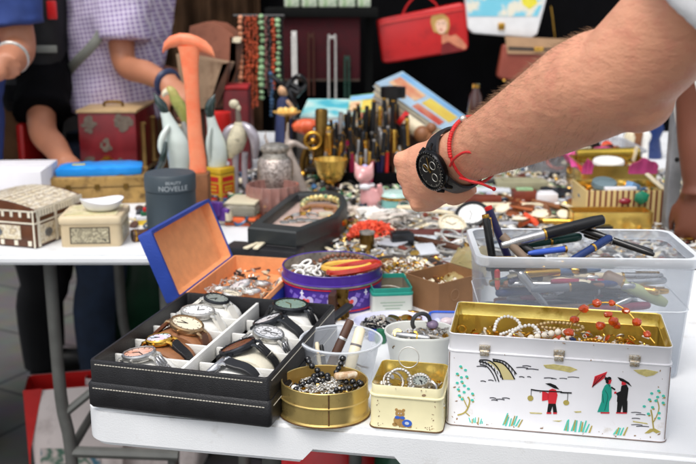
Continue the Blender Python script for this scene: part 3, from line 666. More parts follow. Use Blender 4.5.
# ================================================================== the customer in front: white t-shirt, left arm stretched over the goods
wr = D(455, 160, 1.085); el = D(624, 74, .865); sho = D(885, -190, .72); 
hip = V((.58, .50, .92)); shc = V((.555, .57, 1.43))
t = thing('person', 'customer in white t-shirt stretching a hairy bare arm with black watch over the goods', 'person', (hip.x, hip.y, 0)); o = V((hip.x, hip.y, 0)); L_ = lambda p: V(p) - o
A = (wr - el).normalized()
nrm = V((-.75,-.62,-.2)); nrm = (nrm - A*nrm.dot(A)).normalized(); brd = A.cross(nrm)
if brd.z < 0: brd = -brd
g = G()
secs = []
for f, rb, rn, off in ((-.07,.040,.038,0),(0,.0465,.044,0),(.10,.0500,.0475,.002),(.22,.0500,.047,.003),(.4,.0455,.0425,.001),(.58,.0405,.0365,0),(.75,.0355,.031,0),(.9,.0325,.0265,0),(1.0,.0320,.0255,0),(1.06,.033,.0255,0)):
    c = el + (wr - el)*f + brd*off; secs.append((L_(c), brd*rb, nrm*rn))
g.etube(secs, 28)
ua = [el + A*.03, el, el*.66 + sho*.34, el*.33 + sho*.67, sho, sho + V((.08,-.06,.02))]
g.tube([L_(p) for p in smoothpath(ua, 4)], [.0455 + .003*min(1, i/10) for i in range(21)], 24)
g.sph(.030, L_(el + V((.012,-.006,-.022))), sc=(1.1,1,1), seg=16, ring=12)          # elbow point
# fist: the hand drops and turns away from the lens, fingers closed round a trinket
hdv = (A*.62 + V((-.30,.55,-.35))*.6).normalized()
hn = V((-.78,-.60,-.05)); hn = (hn - hdv*hn.dot(hdv)).normalized(); hb = hdv.cross(hn)
if hb.z < 0: hb = -hb
w0 = L_(wr) + A*.012
g.etube([(w0 - A*.01, hb*.031, hn*.0255), (w0 + hdv*.020, hb*.035, hn*.027), (w0 + hdv*.044, hb*.0405, hn*.0265), (w0 + hdv*.064, hb*.042, hn*.0245), (w0 + hdv*.077, hb*.039, hn*.020), (w0 + hdv*.085, hb*.031, hn*.012)], 24)
for i, (off, l1) in enumerate(((.0285,.040),(.0100,.044),(-.0095,.041),(-.0275,.034))):
    k = w0 + hdv*(.0765 - .0045*abs(i-1.3)) + hb*off + hn*.007; r = .0098 - (.0012 if i == 3 else 0)
    d1 = (hdv*.45 - hn*.9).normalized(); d2 = (-hdv*.75 - hn*.35).normalized(); d3 = (-hdv*.5 + hn*.75).normalized()
    pts = [k, k + d1*l1, k + d1*l1 + d2*l1*.62, k + d1*l1 + d2*l1*.62 + d3*l1*.35]
    g.tube(smoothpath(pts, 4), [r*1.12, r*1.1, r*1.05, r, r, r*1.02, r, r*.96, r*.94, r*.92, r*.9, r*.86, r*.8], 10); g.sph(r*.8, pts[-1], seg=8, ring=6)
    g.sph(r*1.26, k + hn*.0062, seg=10, ring=8); g.tube([k + hn*.0065, k - hdv*.03 - hb*off*.35 + hn*.0155, k - hdv*.055 - hb*off*.55 + hn*.014], [.0042,.0034,.002], 8)
p = w0 + hdv*.02 + hb*.026 - hn*.012
pts = [p, p + (hdv*.8 + hb*.25 - hn*.55).normalized()*.036, p + (hdv*.8 + hb*.25 - hn*.55).normalized()*.036 + (hdv*.75 - hb*.3 - hn*.6).normalized()*.03]
pts.append(pts[-1] + (hdv*.4 - hb*.6 - hn*.6).normalized()*.024); g.tube(smoothpath(pts, 4), [.0155 - .0055*i/12 for i in range(13)], 10); g.sph(.0098, pts[-1], seg=8, ring=6)
hq0, hq1 = L_(D(448, 194, 1.105)), L_(D(473, 186, 1.085)); g.tube(smoothpath([hq0, hq0*.5 + hq1*.5 + V((0,0,-.002)), hq1], 4), [.015,.0155,.0155,.015,.014,.0125,.0115,.0105,.0095], 12)
g.sph(.020, w0 + hdv*.022 - hb*.020 - hn*.012, sc=(1,1,1.1), seg=12, ring=10)          # heel of the hand
hd = L_(V((.535, .63, 1.67))); Mh = head(g, hd, (-.25, 1, -.45)); limb(g, [L_(shc), L_(shc) + V((-.01,.02,.07)), hd + V((0,-.02,-.08))], [.09,.066,.06])
torso_rings(g, L_(hip), L_(shc), .16, .11, .20, .12, (1,-.2,0))
r0 = L_(shc) + V((.2,-.06,-.06)); r1 = r0 + V((.06,-.02,-.28)); r2 = r1 + V((-.02,.10,-.24)); limb(g, [r0, r1, r2], [.06,.048,.032]); hand(g, r2, (0,.2,-1), (.6,.6,0), .18, .5, -1)
fuse(obj('body', g, skin, t), .0040, 5, .5); face_bits(t, Mh, .235, mat('short_hair', (50,36,26), .6))
tee = mat('white_tee', (236,236,238), .85, var=.04, scale=30, bump=.3, bscale=60, spec=.2)
g = G(); torso_rings(g, L_(hip) + V((0,0,-.06)), L_(shc), .18, .14, .21, .135, (1,-.2,0))
sv = [sho + V((.08,-.05,.02)), sho, sho*.62 + el*.38, sho*.35 + el*.65]
g.tube([L_(p) for p in smoothpath(sv, 4)], [.066 + .003*math.sin(i*1.3) for i in range(13)], 22); limb(g, [r0 + V((-.04,0,.01)), r0*.5 + r1*.5, r0*.25 + r1*.75], [.09,.08,.074])
folds(fuse(obj('t_shirt', g, tee, t), .006, 3), .10, .014)
legs(t, L_(hip) + V((0,0,-.05)), (1,-.2,0), (-.2,1,0), m=jeans)
# fine dark hairs standing off the forearm
g = G(); rd = random.Random(5)
for i in range(1900):
    f = rd.uniform(.02, .86); a = rd.uniform(-2.6, 1.2) if rd.random() < .45 else rd.gauss(.65, .5)
    j = max(k for k in range(len(secs)) if (-.07,0,.10,.22,.4,.58,.75,.9,1.0,1.06)[k] <= f); fs_ = (-.07,0,.10,.22,.4,.58,.75,.9,1.0,1.06)
    q = (f - fs_[j])/(fs_[j+1] - fs_[j]); c = secs[j][0].lerp(secs[j+1][0], q); ub = secs[j][1].lerp(secs[j+1][1], q); un = secs[j][2].lerp(secs[j+1][2], q)
    out = ub*math.sin(a + PI/2 - .9) + un*math.cos(a + PI/2 - .9); p = c + out*.985; on = out.normalized()
    ln = rd.uniform(.005, .011); d1 = (on*rd.uniform(.35,.8) + A*rd.uniform(.3,1.0) + brd*rd.uniform(-.5,.3)).normalized(); d2 = (d1 + A*.5 - on*.25).normalized()
    g.tube([p, p + d1*ln*.5, p + d1*ln*.5 + d2*ln*.5], [.00009,.00007,.00003], 3, caps=False)
obj('arm_hair', g, mat('arm_hair', (128,92,62), .6, var=.3), t)

# black chronograph on the wrist: a thing of its own
wc = wr - A*.000
wt = thing('wristwatch', 'black chronograph with gold hands worn on the outstretched wrist', 'watch', wc)
Bx = frame((0,0,0), nrm, brd)      # x across the wrist (strap runs along brd), z out of the dial
g = G(); RB, RN = .0345, .0285
band = [(math.cos(a)*RB, 0, math.sin(a)*RN) for a in [2*PI*i/40 for i in range(40)]]
rings = []
for i in range(41):
    a = 2*PI*i/40; w_ = .0118 if math.sin(a) < .6 else .0128
    ro = 1.0; c_, s_ = math.cos(a), math.sin(a)
    rings.append([(c_*(RB + e), y, s_*(RN + e)) for e, y in ((0,-w_),(.0026,-w_*.96),(.0034,0),(.0026,w_*.96),(0,w_),(-.0006,0))])
g.loft(rings, 0, cap0=False, cap1=False, M=Bx)
obj('strap', g, black_leather, wt)
zc = RN + .0015
g = G(); g.lathe([(.017,zc-.002),(.0222,zc),(.0238,zc+.003),(.0238,zc+.0075),(.0226,zc+.0092),(.0208,zc+.0094),(.0206,zc+.0082)], 48, M=Bx)
for q in (-1,1):
    for w_ in (-1,1): g.tube([(q*.016, w_*.009, zc+.004), (q*.0235, w_*.0088, zc+.002), (q*.0268, w_*.0085, zc-.004)], [.003,.0028,.002], 8, M=Bx)
obj('case', g, mat('black_steel', (26,26,28), .25, .8, var=.2), wt)
g = G(); g.lathe([(.0001,zc+.0075),(.0207,zc+.0075)], 48, M=Bx); obj('dial', g, mat('black_dial', (10,10,12), .35), wt)
g = G(); gl = gold
for i in range(60):
    a = 2*PI*i/60; l = .0026 if i % 5 == 0 else .0012
    g.box(l, .0008 if i % 5 == 0 else .0004, .0003, (.0188 - l/2, 0, zc+.0079), M=Bx @ Matrix.Rotation(a, 4, 'Z'))
for x, y in ((-.009,-.003),(.004,-.0085),(.0055,.0055)): g.torus(.0046, .00045, 24, 4, M=Bx @ place(x, y, zc+.0079))
[g.box(.0012, .0006, .0003, (.0222, 0, zc+.0093), M=Bx @ Matrix.Rotation(2*PI*(i+.5)/36, 4, 'Z')) for i in range(36)]
obj('index_ring', g, mat('index_silver', (190,186,176), .3, .7), wt)
g = G(); hg = lambda a, l, w_: g.box(l, w_, .0004, (l/2 - .002, 0, zc+.0084), M=Bx @ Matrix.Rotation(a, 4, 'Z'))
hg(.55, .0135, .0016); hg(-.35, .018, .0012); obj('hands', g, gold, wt)
g = G(); [g.tube([(x, .021, zc+.004), (x, .0255, zc+.004)], r_, 10, M=Bx) for x, r_ in ((0,.0028),(.008,.0018),(-.008,.0018))]; obj('crown', g, mat('black_steel', (26,26,28)), wt)
# red cord bracelet
wb = el + (wr - el)*.855
rb = thing('cord_bracelet', 'red knotted cord bracelet with loose ends beside the black wristwatch', 'bracelet', wb)
Bm = frame((0,0,0), (A + brd*.22 - nrm*.1).normalized(), brd); g = G()
g.torus(.0365, .0017, 60, 8, M=Bm, sy=.88)
for i in range(26):
    a = -.5 + PI*.62*i/25 if True else 0
    a = a + (0 if brd.dot(V((0,0,1))) > 0 else 0)
    g.sph(.0026, (.0368*math.cos(a), .0324*math.sin(a), 0), seg=8, ring=6, sc=(1,1,.9), M=Bm)
    g.sph(.0026, (.0368*math.cos(-a), .0324*math.sin(-a), 0), seg=8, ring=6, sc=(1,1,.9), M=Bm)
cordm = mat('red_cord', (206,32,34), .55, var=.15, scale=300, bump=.4, bscale=900); obj('cord', g, cordm, rb)
toL = lambda u, v, Y: D(u, v, Y) - wb
for pts in (((450,166,1.040),(455,158,1.026),(466,152,1.014),(480,155,1.008)), ((460,178,1.035),(470,181,1.018),(482,184,1.012),(494,189,1.012))):
    g = G(); pp = smoothpath([toL(*p) for p in pts], 5); g.tube(pp, .0015, 8); g.sph(.0024, pp[-1], seg=8, ring=6); obj('cord_end', g, cordm, rb)
g = G(); g.sph(.0042, toL(463, 119, 1.05), seg=10, ring=8); obj('bead', g, silver, rb)
# ================================================================== foreground: watch case
CC = V((-.168, 1.219, T)); CRZ = math.radians(-15)
case = thing('watch_case', 'black leather watch case with white stitching, open and full of watches on cushions', 'watch case', CC, CRZ)
w, d = .240, .292
stitch_m = mat('stitch', (206,200,186), .7)
g = G()
def ring_(w, d, r, z): return [(x, y, z) for x, y in rr(w, d, r, 4)]
g.loft([ring_(w-.006, d-.006, .004, 0), ring_(w, d, .006, .004), ring_(w, d, .006, .030), ring_(w-.004, d-.004, .006, .0335), ring_(w-.006, d-.006, .006, .0335)]); obj('lower_body', g, black_leather, case)
g = G(); tw, td = w - .006, d - .006
g.loft([ring_(tw, td, .006, .0315), ring_(tw, td, .006, .0595), ring_(tw-.002, td-.002, .006, .0615), ring_(tw-.008, td-.008, .004, .0615), ring_(tw-.009, td-.009, .004, .060), ring_(tw-.009, td-.009, .003, .030), ], cap1=True); obj('tray', g, black_leather, case)
def stitches(w, d, z, name='stitching'):
    g = G(); hw, hd = w/2, d/2
    for sx, sy, L, ax in ((0,-1,w,'x'),(0,1,w,'x'),(-1,0,d,'y'),(1,0,d,'y')):
        n = int(L/.0042)
        for i in range(n):
            q = -L/2 + .008 + (L-.016)*(i+.5)/n
            c = (q, sy*hd, z) if ax == 'x' else (sx*hw, q, z)
            g.box(.0029 if ax == 'x' else .0008, .0008 if ax == 'x' else .0029, .0009, c)
    obj(name, g, stitch_m, case)
stitches(tw + .0006, td + .0006, .0565); stitches(w + .0006, d + .0006, .0265)
g = G()
felt = mat('white_felt', (226,225,220), .9, var=.04, scale=30, bump=.3, bscale=400, spec=.2)
g.box(.0045, td - .012, .026, (0, 0, .0435), bev=.001); [g.box(tw/2 - .008, .004, .018, (q*(tw/4), y, .0395), bev=.001) for q in (-1,1) for y in (-.084,-.029,.026,.081)]
g.box(tw - .012, td - .012, .002, (0,0,.0325)); obj('divider', g, felt, case)
g = G(); g.tube([(-.03, d/2 + .001, .034),(.03, d/2 + .001, .034)], .003, 8); obj('hinge', g, steel, case)

# ---- watches: one builder, each with its own strap, case and dial
def watch(label, M, strapm, casem, dialm, r=.019, rc=.026, wrap=1.75, handm=None, link=False, tilt=0., sw=.0095, bez=None, group=None, flatlay=False, subd=False):
    """z is up out of the dial, x runs along the strap; the strap wraps a cushion of radius rc"""
    t = thing('wristwatch', label, 'watch'); t.matrix_world = M
    h = .0085
    g = G(); g.lathe([(r*.80,-.001),(r*.96,0),(r,.002),(r,.0055),(r*.97,.0072),(r*.90,.0082),(r*.86,.0078)], 40); g.lathe([(.0001,-.001),(r*.80,-.001)], 40)
    for q in (-1,1):
        for s in (-1,1): g.tube([(q*r*.80, s*sw*.85, .004), (q*r*1.12, s*sw*.85, .002), (q*r*1.22, s*sw*.85, -.002)], [.0024,.0022,.0016], 8)
    co = obj('case', g, casem, t)
    g = G(); g.lathe([(.0001,.0070),(r*.865,.0070)], 40); do = obj('dial', g, dialm, t)
    if bez:
        g = G(); g.lathe([(r*.86,.0076),(r*.87,.0088),(r*.98,.0084),(r*1.02,.0066),(r*1.01,.005)], 40)
        for i in range(12): g.box(.0018, .0012, .0006, (r*.93, 0, .0088), mi=0, M=Matrix.Rotation(i*PI/6, 4, 'Z'))
        obj('bezel', g, bez, co)
    g = G()
    for i in range(12): g.box(.0030 if i % 3 == 0 else .002, .0009, .0004, (r*.72, 0, .0072), M=Matrix.Rotation(i*PI/6, 4, 'Z'))
    for a, l in ((R.uniform(0,6), r*.45), (R.uniform(0,6), r*.66)): g.box(l, .0011, .0004, (l/2 - .001, 0, .0076), M=Matrix.Rotation(a, 4, 'Z'))
    if subd:
        for x, y in ((r*.36,0),(-r*.2,r*.32),(-r*.2,-r*.32)): g.torus(r*.2, .0004, 18, 4, M=place(x, y, .0072))
    obj('hands', g, handm or black_paint, do)
    g = G(); g.tube([(0, -r*.98, .003), (0, -r*1.16, .003)], .0022, 10); obj('crown', g, casem, co)
    for q in (-1, 1):
        g = G(); a0 = math.asin(min(.95, r*1.12/rc)) if rc > r*1.15 else 1.05
        n = 16 if link else 12; rings = []
        pts = []
        if flatlay: pts = [(q*(r*1.12 + .058*i/n), -.004 - .002*math.sin(i*.5), 0) for i in range(n+1)]
        else:
            for i in range(n + 1):
                a = a0 + (wrap - a0)*i/n; pts.append((q*rc*math.sin(a)*1.30, rc*math.cos(a) - rc, a))
            pts[0] = (q*r*1.1, .001, a0)
        if link:
            for i in range(n):
                x0, z0, _ = pts[i]; x1, z1, _ = pts[i+1]; L = math.hypot(x1-x0, z1-z0); an = math.atan2(z1-z0, x1-x0)
                Ml = place((x0+x1)/2, 0, (z0+z1)/2, 0, -an, 0)
                for yy, ww in ((-sw*.66, sw*.58), (0, sw*.66), (sw*.66, sw*.58)): g.box(L*.90, ww, .0032, (0, yy, 0), bev=.0008, seg=1, M=Ml)
        else:
            for i, (x, z, a) in enumerate(pts):
                wd = sw*(1 - .22*i/n); nx, nz = (q*math.sin(a)*.0022, math.cos(a)*.0022) if not flatlay else (0, .0022)
                rings.append([(x - nx, -wd, z - nz), (x + nx*.6, -wd, z + nz*.6), (x + nx, -wd*.9, z + nz), (x + nx, wd*.9, z + nz), (x + nx*.6, wd, z + nz*.6), (x - nx, wd, z - nz)])
            g.loft(rings)
        obj('strap', g, strapm, t)
    t['group'] = group or 'wristwatches for sale'
    return t
def cushion(label, M, rc, ln, m):
    g = G(); n = 26; rings = []
    for y, k in ((-ln/2,.90),(-ln/2+.003,.98),(-ln/2+.008,1),(0,1.01),(ln/2-.008,1),(ln/2-.003,.98),(ln/2,.90)):
        rings.append([(rc*k*math.cos(2*PI*i/n)*1.34, y, rc*k*math.sin(2*PI*i/n)*.86 - rc*.86) for i in range(n)])
    g.loft(rings); o = solo('cushion', g, m, label, 'cushion', group='watch cushions in the black case'); o.matrix_world = M
Mc = Matrix.Translation(CC) @ Matrix.Rotation(CRZ, 4, 'Z')
dial_pink = patchmat('dial_pink', [(216,150,120),(232,190,170),(206,160,140)], 60, .2)
dial_pearl = patchmat('dial_pearl', [(190,220,230),(236,226,240),(240,200,220),(210,236,232)], 70, .15)
dial_cream = mat('dial_cream', (238,226,200), .3, var=.04)
dial_brown = mat('dial_brown', (110,66,48), .3, var=.2)
dial_silver = mat('dial_silver', (214,214,216), .25, var=.08, scale=120)
dial_white = mat('dial_white', (238,238,236), .3, var=.03)
dial_green = mat('dial_green', (128,150,138), .3, var=.1)
dial_grey = mat('dial_grey', (140,146,140), .3, var=.1)
rose = mat('rose_gold', (186,156,120), .25, .9, var=.15)
brown_strap = mat('brown_strap', (104,62,40), .5, var=.25, scale=80, bump=.3, bscale=500)
tan_strap = mat('tan_strap', (150,100,64), .55, var=.2, scale=60, bump=.3, bscale=500)
white_strap = mat('white_strap', (228,224,214), .5, var=.05, bump=.2, bscale=500)
rubber = mat('rubber', (30,31,34), .45, var=.15)
gun = mat('gunmetal', (58,60,64), .3, .8, var=.2)
steel_link = mat('steel_link', (186,186,188), .25, .95, var=.2, scale=120)
rowy = (-.112, -.057, -.001, .054, .109)
spec = [ # col, row, label, strap, case, dial, r, link, tilt, bezel, cushion material, extra
 (0,0,'silver watch with pinkish dial on the front left cushion of the black case', steel_link, silver, dial_pink, .0195, True, -.12, steel, white_cloth, dict()),
 (0,1,'small gold watch with pearly rainbow dial and black strap in the black case', black_leather, gold, dial_pearl, .0165, False, -.10, None, tan_strap, dict()),
 (0,2,'large rose gold watch with cream dial and brown strap lying on tan cushion', brown_strap, rose, dial_cream, .0215, False, .28, rose, tan_strap, dict(zo=.008)),
 (0,3,'white watch with wide white dial and pale strap in the left rear of the case', white_strap, silver, dial_white, .022, False, .05, silver, white_cloth, dict(zo=.004)),
 (0,4,'watch with grey green dial and cream strap at the rear left of the case', white_strap, silver, dial_grey, .0175, False, .2, gun, white_cloth, dict(zo=.008)),
 (1,0,'watch on black rubber strap lying face down sideways at the front right of the case', rubber, steel_link, dial_silver, .019, False, -.75, None, white_cloth, dict()),
 (1,1,'black bracelet watch with brown dial tilted on the right of the case', black_leather, gun, dial_brown, .0225, True, -.38, gun, cream_cloth, dict(zo=.006)),
 (1,2,'silver chronograph with white dial in the middle right of the case', steel_link, silver, dial_silver, .0195, True, .22, steel, white_cloth, dict(subd=True, zo=.002)),
 (1,3,'flat grey dialled watch on thick black strap behind the silver chronograph', rubber, gun, dial_silver, .02, False, -.35, gun, white_cloth, dict()),
 (1,4,'big black watch with green grey dial at the rear right of the case', black_leather, gun, dial_green, .0235, True, .06, gun, white_cloth, dict(zo=.008)),
]
for c_, r_, lab, sm, cm, dm, rad, link, tilt, bz, cum, ex in spec:
    zt = .0610 + ex.get('zo', 0) * .35; x = (-.060, .058)[c_]
    Mk = Mc @ place(x, rowy[r_], zt - .004)
    pos = ('front', 'second', 'middle', 'fourth', 'rear')[r_]
    cushion(f'{"tan" if cum is tan_strap else "cream" if cum is cream_cloth else "white"} watch cushion in the {pos} {"left" if c_ == 0 else "right"} cell of the black case', Mk @ place(0,0,-.0005), .0285, .050, cum)
    watch(lab, Mk @ place(0,0,-.030,0,0,0) @ Matrix.Rotation(tilt, 4, 'Y') @ Matrix.Rotation(R.uniform(-.12,.12), 4, 'Z') @ place(0,0,.0312), sm, cm, dm, rad*1.08, .0315, 1.75, link=link, bez=bz, subd=ex.get('subd', False), handm=gold if dm in (dial_brown, dial_green) else None)
g = G(); g.box(.034, .014, .003, bev=.001); solo('wooden_strip', g, mat('light_wood', (176,130,80), .6, var=.3, scale=60), 'thin wooden strip wedged under the front corner of the black watch case', 'strip', W(116,405) + V((0,.000,.0015)), RZ)

# ================================================================== gold oval tin
def ovalring(rx, ry, z, n=56): return [(rx*math.cos(2*PI*i/n), ry*math.sin(2*PI*i/n), z) for i in range(n)]
p = V((-.0285, 1.094, T)); t = thing('round_tin', 'open oval brass coloured tin of black beads and chains in front of the plastic cup', 'tin', p, -.1)
rx, ry, h = .0535, .047, .043
g = G(); g.loft([ovalring(rx+o, ry+o, z) for o, z in ((-.002,0),(.0018,.0012),(.0022,.003),(0,.0045),(0,.023),(.0014,.0238),(.0016,.025),(0,.026),(-.0005,h),(-.0012,h+.0006),(-.0022,h),(-.0018,.004),(-.004,.0035))]); obj('body', g, tin_gold, t)
g = G(); rust = mat('rust', (96,66,34), .7, .3, var=.4, scale=120); g.tube([(rx*.2, -ry*.985, .004), (rx*.2, -ry*.985, h)], .0009, 6); obj('seam', g, rust, t)
g = G(); g.tube([V(q) for q in ovalring(rx+.0022, ry+.0022, .0018)], .0008, 5, closed=True); obj('base_rim', g, rust, t)
def strand(name, label, pts, r, m, cat='necklace', jit=.0, group=None, gap=2.05, cord=None, chip=False, var=.12):
    """beads threaded along a path (world points)"""
    pp = smoothpath(pts, 10); o = pp[0].copy(); t = thing(name, label, cat, o, group=group); g = G(); acc = 0; last = pp[0]; nxt = 0
    total = sum((pp[i+1]-pp[i]).length for i in range(len(pp)-1)); L = 0; i = 0; dist = 0
    while L < total:
        while i < len(pp)-2 and dist + (pp[i+1]-pp[i]).length < L: dist += (pp[i+1]-pp[i]).length; i += 1
        seg = (pp[i+1]-pp[i]); q = pp[i] + seg*((L-dist)/max(seg.length,1e-6)) - o
        rr_ = r*R.uniform(1-var, 1+var); q = q + V((R.uniform(-1,1),R.uniform(-1,1),R.uniform(-1,1)))*jit
        if chip: g.rock(rr_, q, sc=(1,1.1,.8), jit=.16, sub=2, smooth=True)
        else: g.sph(rr_, q, seg=10, ring=7)
        L += gap*r*R.uniform(.97,1.05)
    obj('bead', g, m, t); g = G(); g.tube([q - o for q in pp], r*.16, 5); obj('cord', g, cord or black_paint, t)
    t.children[0].name = 'beads'
    return t
Lp = lambda p, pts: [V(p) + V(q) for q in pts]
bead_black = mat('bead_black', (14,14,16), .1, coat=.5)
strand('bead_necklace', 'black bead necklace trailing over the left rim of the oval brass tin', Lp(p, [(-.022,.044,.052),(-.018,.03,.050),(-.008,.024,.042),(-.016,.008,.038),(-.030,-.004,.036),(-.034,-.016,.036)]), .0042, bead_black)
strand('bead_necklace', 'black bead necklace climbing the back rim of the oval brass tin', Lp(p, [(.022,.045,.052),(.019,.036,.046),(.014,.022,.042),(.022,.006,.038),(.036,.004,.038),(.046,.0,.038),(.028,-.012,.036),(.012,-.016,.036)]), .0040, bead_black)
strand('bead_necklace', 'short string of black beads in the middle of the oval brass tin', Lp(p, [(-.004,.018,.042),(.006,.014,.040),(-.006,.004,.038),(-.016,.010,.038),(-.01,.02,.042)]), .0038, bead_black)
def chain(label, pts, m, lr=.0026, lt=.00055, group=None, name='chain', cat='chain'):
    pp = smoothpath(pts, 8); o = pp[0].copy(); g = G(); acc = 0; k = 0; last = pp[0]
    for i in range(1, len(pp)):
        if (pp[i]-last).length >= lr*1.35:
            d_ = (pp[i]-last).normalized(); M = frame((pp[i]+last)/2 - o, d_.cross(V((0,0,1)) + V((.01,0,0))) if k % 2 else V((0,0,1)) - d_*d_.z + V((.001,0,0)), d_)
            g.tube([M @ V((lr*math.cos(a), lr*.62*math.sin(a), 0)) for a in [2*PI*q/12 for q in range(12)]], lt, 5, closed=True); last = pp[i]; k += 1
    return solo(name, g, m, label, cat, o, group=group)
for i in range(5):
    a = [V((R.uniform(-.03,.03), R.uniform(-.026,.02), .031 + R.uniform(0,.008))) for _ in range(7)]
    chain('tangled silver chain among the black beads in the oval brass tin', Lp(p, a), silver, group='silver chains in the oval brass tin')
g = G(); g.box(.03, .010, .008, bev=.003); solo('shell_pendant', g, patchmat('shell_cream', [(226,206,176),(200,160,120),(238,226,206)], 120, .4), 'cream carved pendant lying on the chains in the oval tin', 'pendant', p + V((.026,.006,.046)), .5, ry=.1)
g = G(); g.sph(.0042, seg=10, ring=8); solo('bead', g, pearl_white, 'loose white bead at the left of the oval brass tin', 'bead', p + V((-.036,-.012,.037)))
fl = G(); fl.loft([ovalring(.047,.040,.026), ovalring(.047,.040,.0275)])
# under-layer of mixed small jewellery
def heap(name, label, cat, p, out, z0, z1, n, mats, size=(.002,.006), dome=.006, seed=1, tilt=.9):
    """a mass of small mixed trinkets nobody could count, as one object"""
    rd = random.Random(seed); g = G(); k = len(mats)
    for _ in range(n):
        while True:
            x = rd.uniform(-out[0], out[0]); y = rd.uniform(-out[1], out[1])
            if out[2] == 'r' or (x/out[0])**2 + (y/out[1])**2 < 1: break
        e = max(0, 1 - max(abs(x/out[0]), abs(y/out[1]))**2)
        z = rd.uniform(z0, z1) + dome*e; s_ = rd.uniform(*size); M = place(x, y, z, rd.uniform(-tilt,tilt), rd.uniform(-tilt,tilt), rd.uniform(0,6)); q = rd.random(); mi = rd.randrange(k)
        if q < .3: g.torus(s_, s_*.22, 12, 5, mi, M)
        elif q < .55: g.rock(s_*.8, (0,0,0), mi, (1,.8,.7), rd, M)
        elif q < .72: g.box(s_*2.2, s_*.7, s_*.4, (0,0,0), mi, s_*.1, M, 1)
        elif q < .86: g.lathe([(.0001,0),(s_,0),(s_,s_*.3),(.0001,s_*.35)], 12, mi, M)
        else: g.tube([(-s_*1.6,0,0),(0,s_*.6,s_*.3),(s_*1.6,0,0)], s_*.22, 6, mi, False, M)
    o = solo(name, g, mats, label, cat, p); o['kind'] = 'stuff'; return o
heap('jewellery_heap', 'tangle of small silver and gold bits under the black beads in the oval tin', 'jewellery', p + V((0,0,.018)), (.046,.040,'o'), .0, .014, 240, [old_silver, silver, gold, bead_black], (.002,.004), .004, 2)

# ================================================================== cream tin with bear
a = W(369.5, 428); b = W(441.5, 434.5); rz = math.atan2(b.y-a.y, b.x-a.x); wd = (b-a).length; dp = .083; hh = .0545
t = thing('square_tin', 'cream enamelled tin with painted bear, open, full of wire bracelets', 'tin', (a+b)/2, rz); CT = V(t.location)
cream_en = mat('cream_enamel', (228,220,178), .32, var=.07, scale=30, second=(150,110,60), mixlo=.66, mixhi=.72, bump=.1, bscale=60)
def rbox(w, d, r, z, cy=None): return [(x, y + (d/2 if cy is None else cy), z) for x, y in rr(w, d, r, 4)]
g = G(); o_ = lambda e, z: [(x, y + dp/2, z) for x, y in rr(wd + 2*e, dp + 2*e, .009 + e, 5)]
g.loft([o_(-.002,0), o_(.0004,.001), o_(.0008,.003), o_(0,.004), o_(0,.0405), o_(.0012,.0412), o_(.0012,.0425), o_(-.001,.0435), o_(-.001,hh), o_(-.0014,hh+.0005)], cap1=False); obj('body', g, cream_en, t)
g = G(); g.loft([o_(-.0014,hh+.0005), o_(-.0022,hh), o_(-.0024,.003), o_(-.006,.0025)], cap0=False); obj('lining', g, lacquer_gold, t)
g = G(); g.tube([V(q) for q in o_(.0008,.0015)], .0008, 5, closed=True); obj('rusty_edge', g, rust, t)
def disc2(g, x, z, rx, rz_, y=-.0004, mi=0, n=18, rot=0., th=.0005):
    ca, sa = math.cos(rot), math.sin(rot)
    pts = [(x + rx*math.cos(2*PI*i/n)*ca - rz_*math.sin(2*PI*i/n)*sa, z + rx*math.cos(2*PI*i/n)*sa + rz_*math.sin(2*PI*i/n)*ca) for i in range(n)]
    g.loft([[(q[0], y, q[1]) for q in pts], [(q[0], y + th, q[1]) for q in pts]], mi, smooth=False)
bx = -.0065; g = G(); bear = mat('bear_tan', (178,140,84), .5, var=.2, scale=200)
for x, z, r1, r2 in ((0,.0215,.0055,.005),(-.0042,.0262,.0018,.0018),(.0042,.0262,.0018,.0018),(-.001,.0125,.0065,.0062),(-.006,.0075,.003,.0022),(.0035,.0065,.005,.002),(.011,.0065,.003,.002)): disc2(g, bx+x, z, r1, r2)
obj('painted_bear', g, bear, t)
g = G(); bl = mat('bow_blue', (60,104,200), .5); disc2(g, bx-.003, .0168, .003, .0018, -.0009); disc2(g, bx+.003, .0168, .003, .0018, -.0009); disc2(g, bx+.0085, .0105, .0058, .0045, -.0009); obj('painted_bow', g, bl, t)
g = G(); disc2(g, bx+.0085, .0105, .0026, .0019, -.0013); disc2(g, bx-.0015, .0222, .0005, .0007, -.0013); disc2(g, bx+.0015, .0222, .0005, .0007, -.0013); obj('painted_highlight', g, mat('pale_blue', (206,214,226), .5), t)
Mt = Matrix.Translation(CT) @ Matrix.Rotation(rz, 4, 'Z')
g = G(); rd = random.Random(78)
for i in range(34):
    r_ = rd.uniform(.0003,.0009); q = rd.random()
    x_, z_ = ((rd.choice((-1,1))*(wd/2 - .008 - abs(rd.gauss(0,.003))), rd.uniform(.003,.05)) if q < .4 else (rd.uniform(-wd/2+.01, wd/2-.01), .004 + abs(rd.gauss(0,.0025))) if q < .75 else (rd.uniform(-wd/2+.01, wd/2-.01), rd.choice((.042,.0535)) - abs(rd.gauss(0,.001))))
    disc2(g, x_, z_, r_*rd.uniform(.6,2.0), r_*rd.uniform(.4,1.0), -.0010 if .0405 < z_ < .0435 else -.0003, n=7, rot=rd.uniform(0,3), th=.0009)
disc2(g, .021, .0465, .0026, .0016, .0006, n=9, rot=.2, th=.0012)
o = obj('rust_flecks', g, mat('fleck', (150,124,98), .7, var=.4, scale=300), t); o['kind'] = 'stuff'
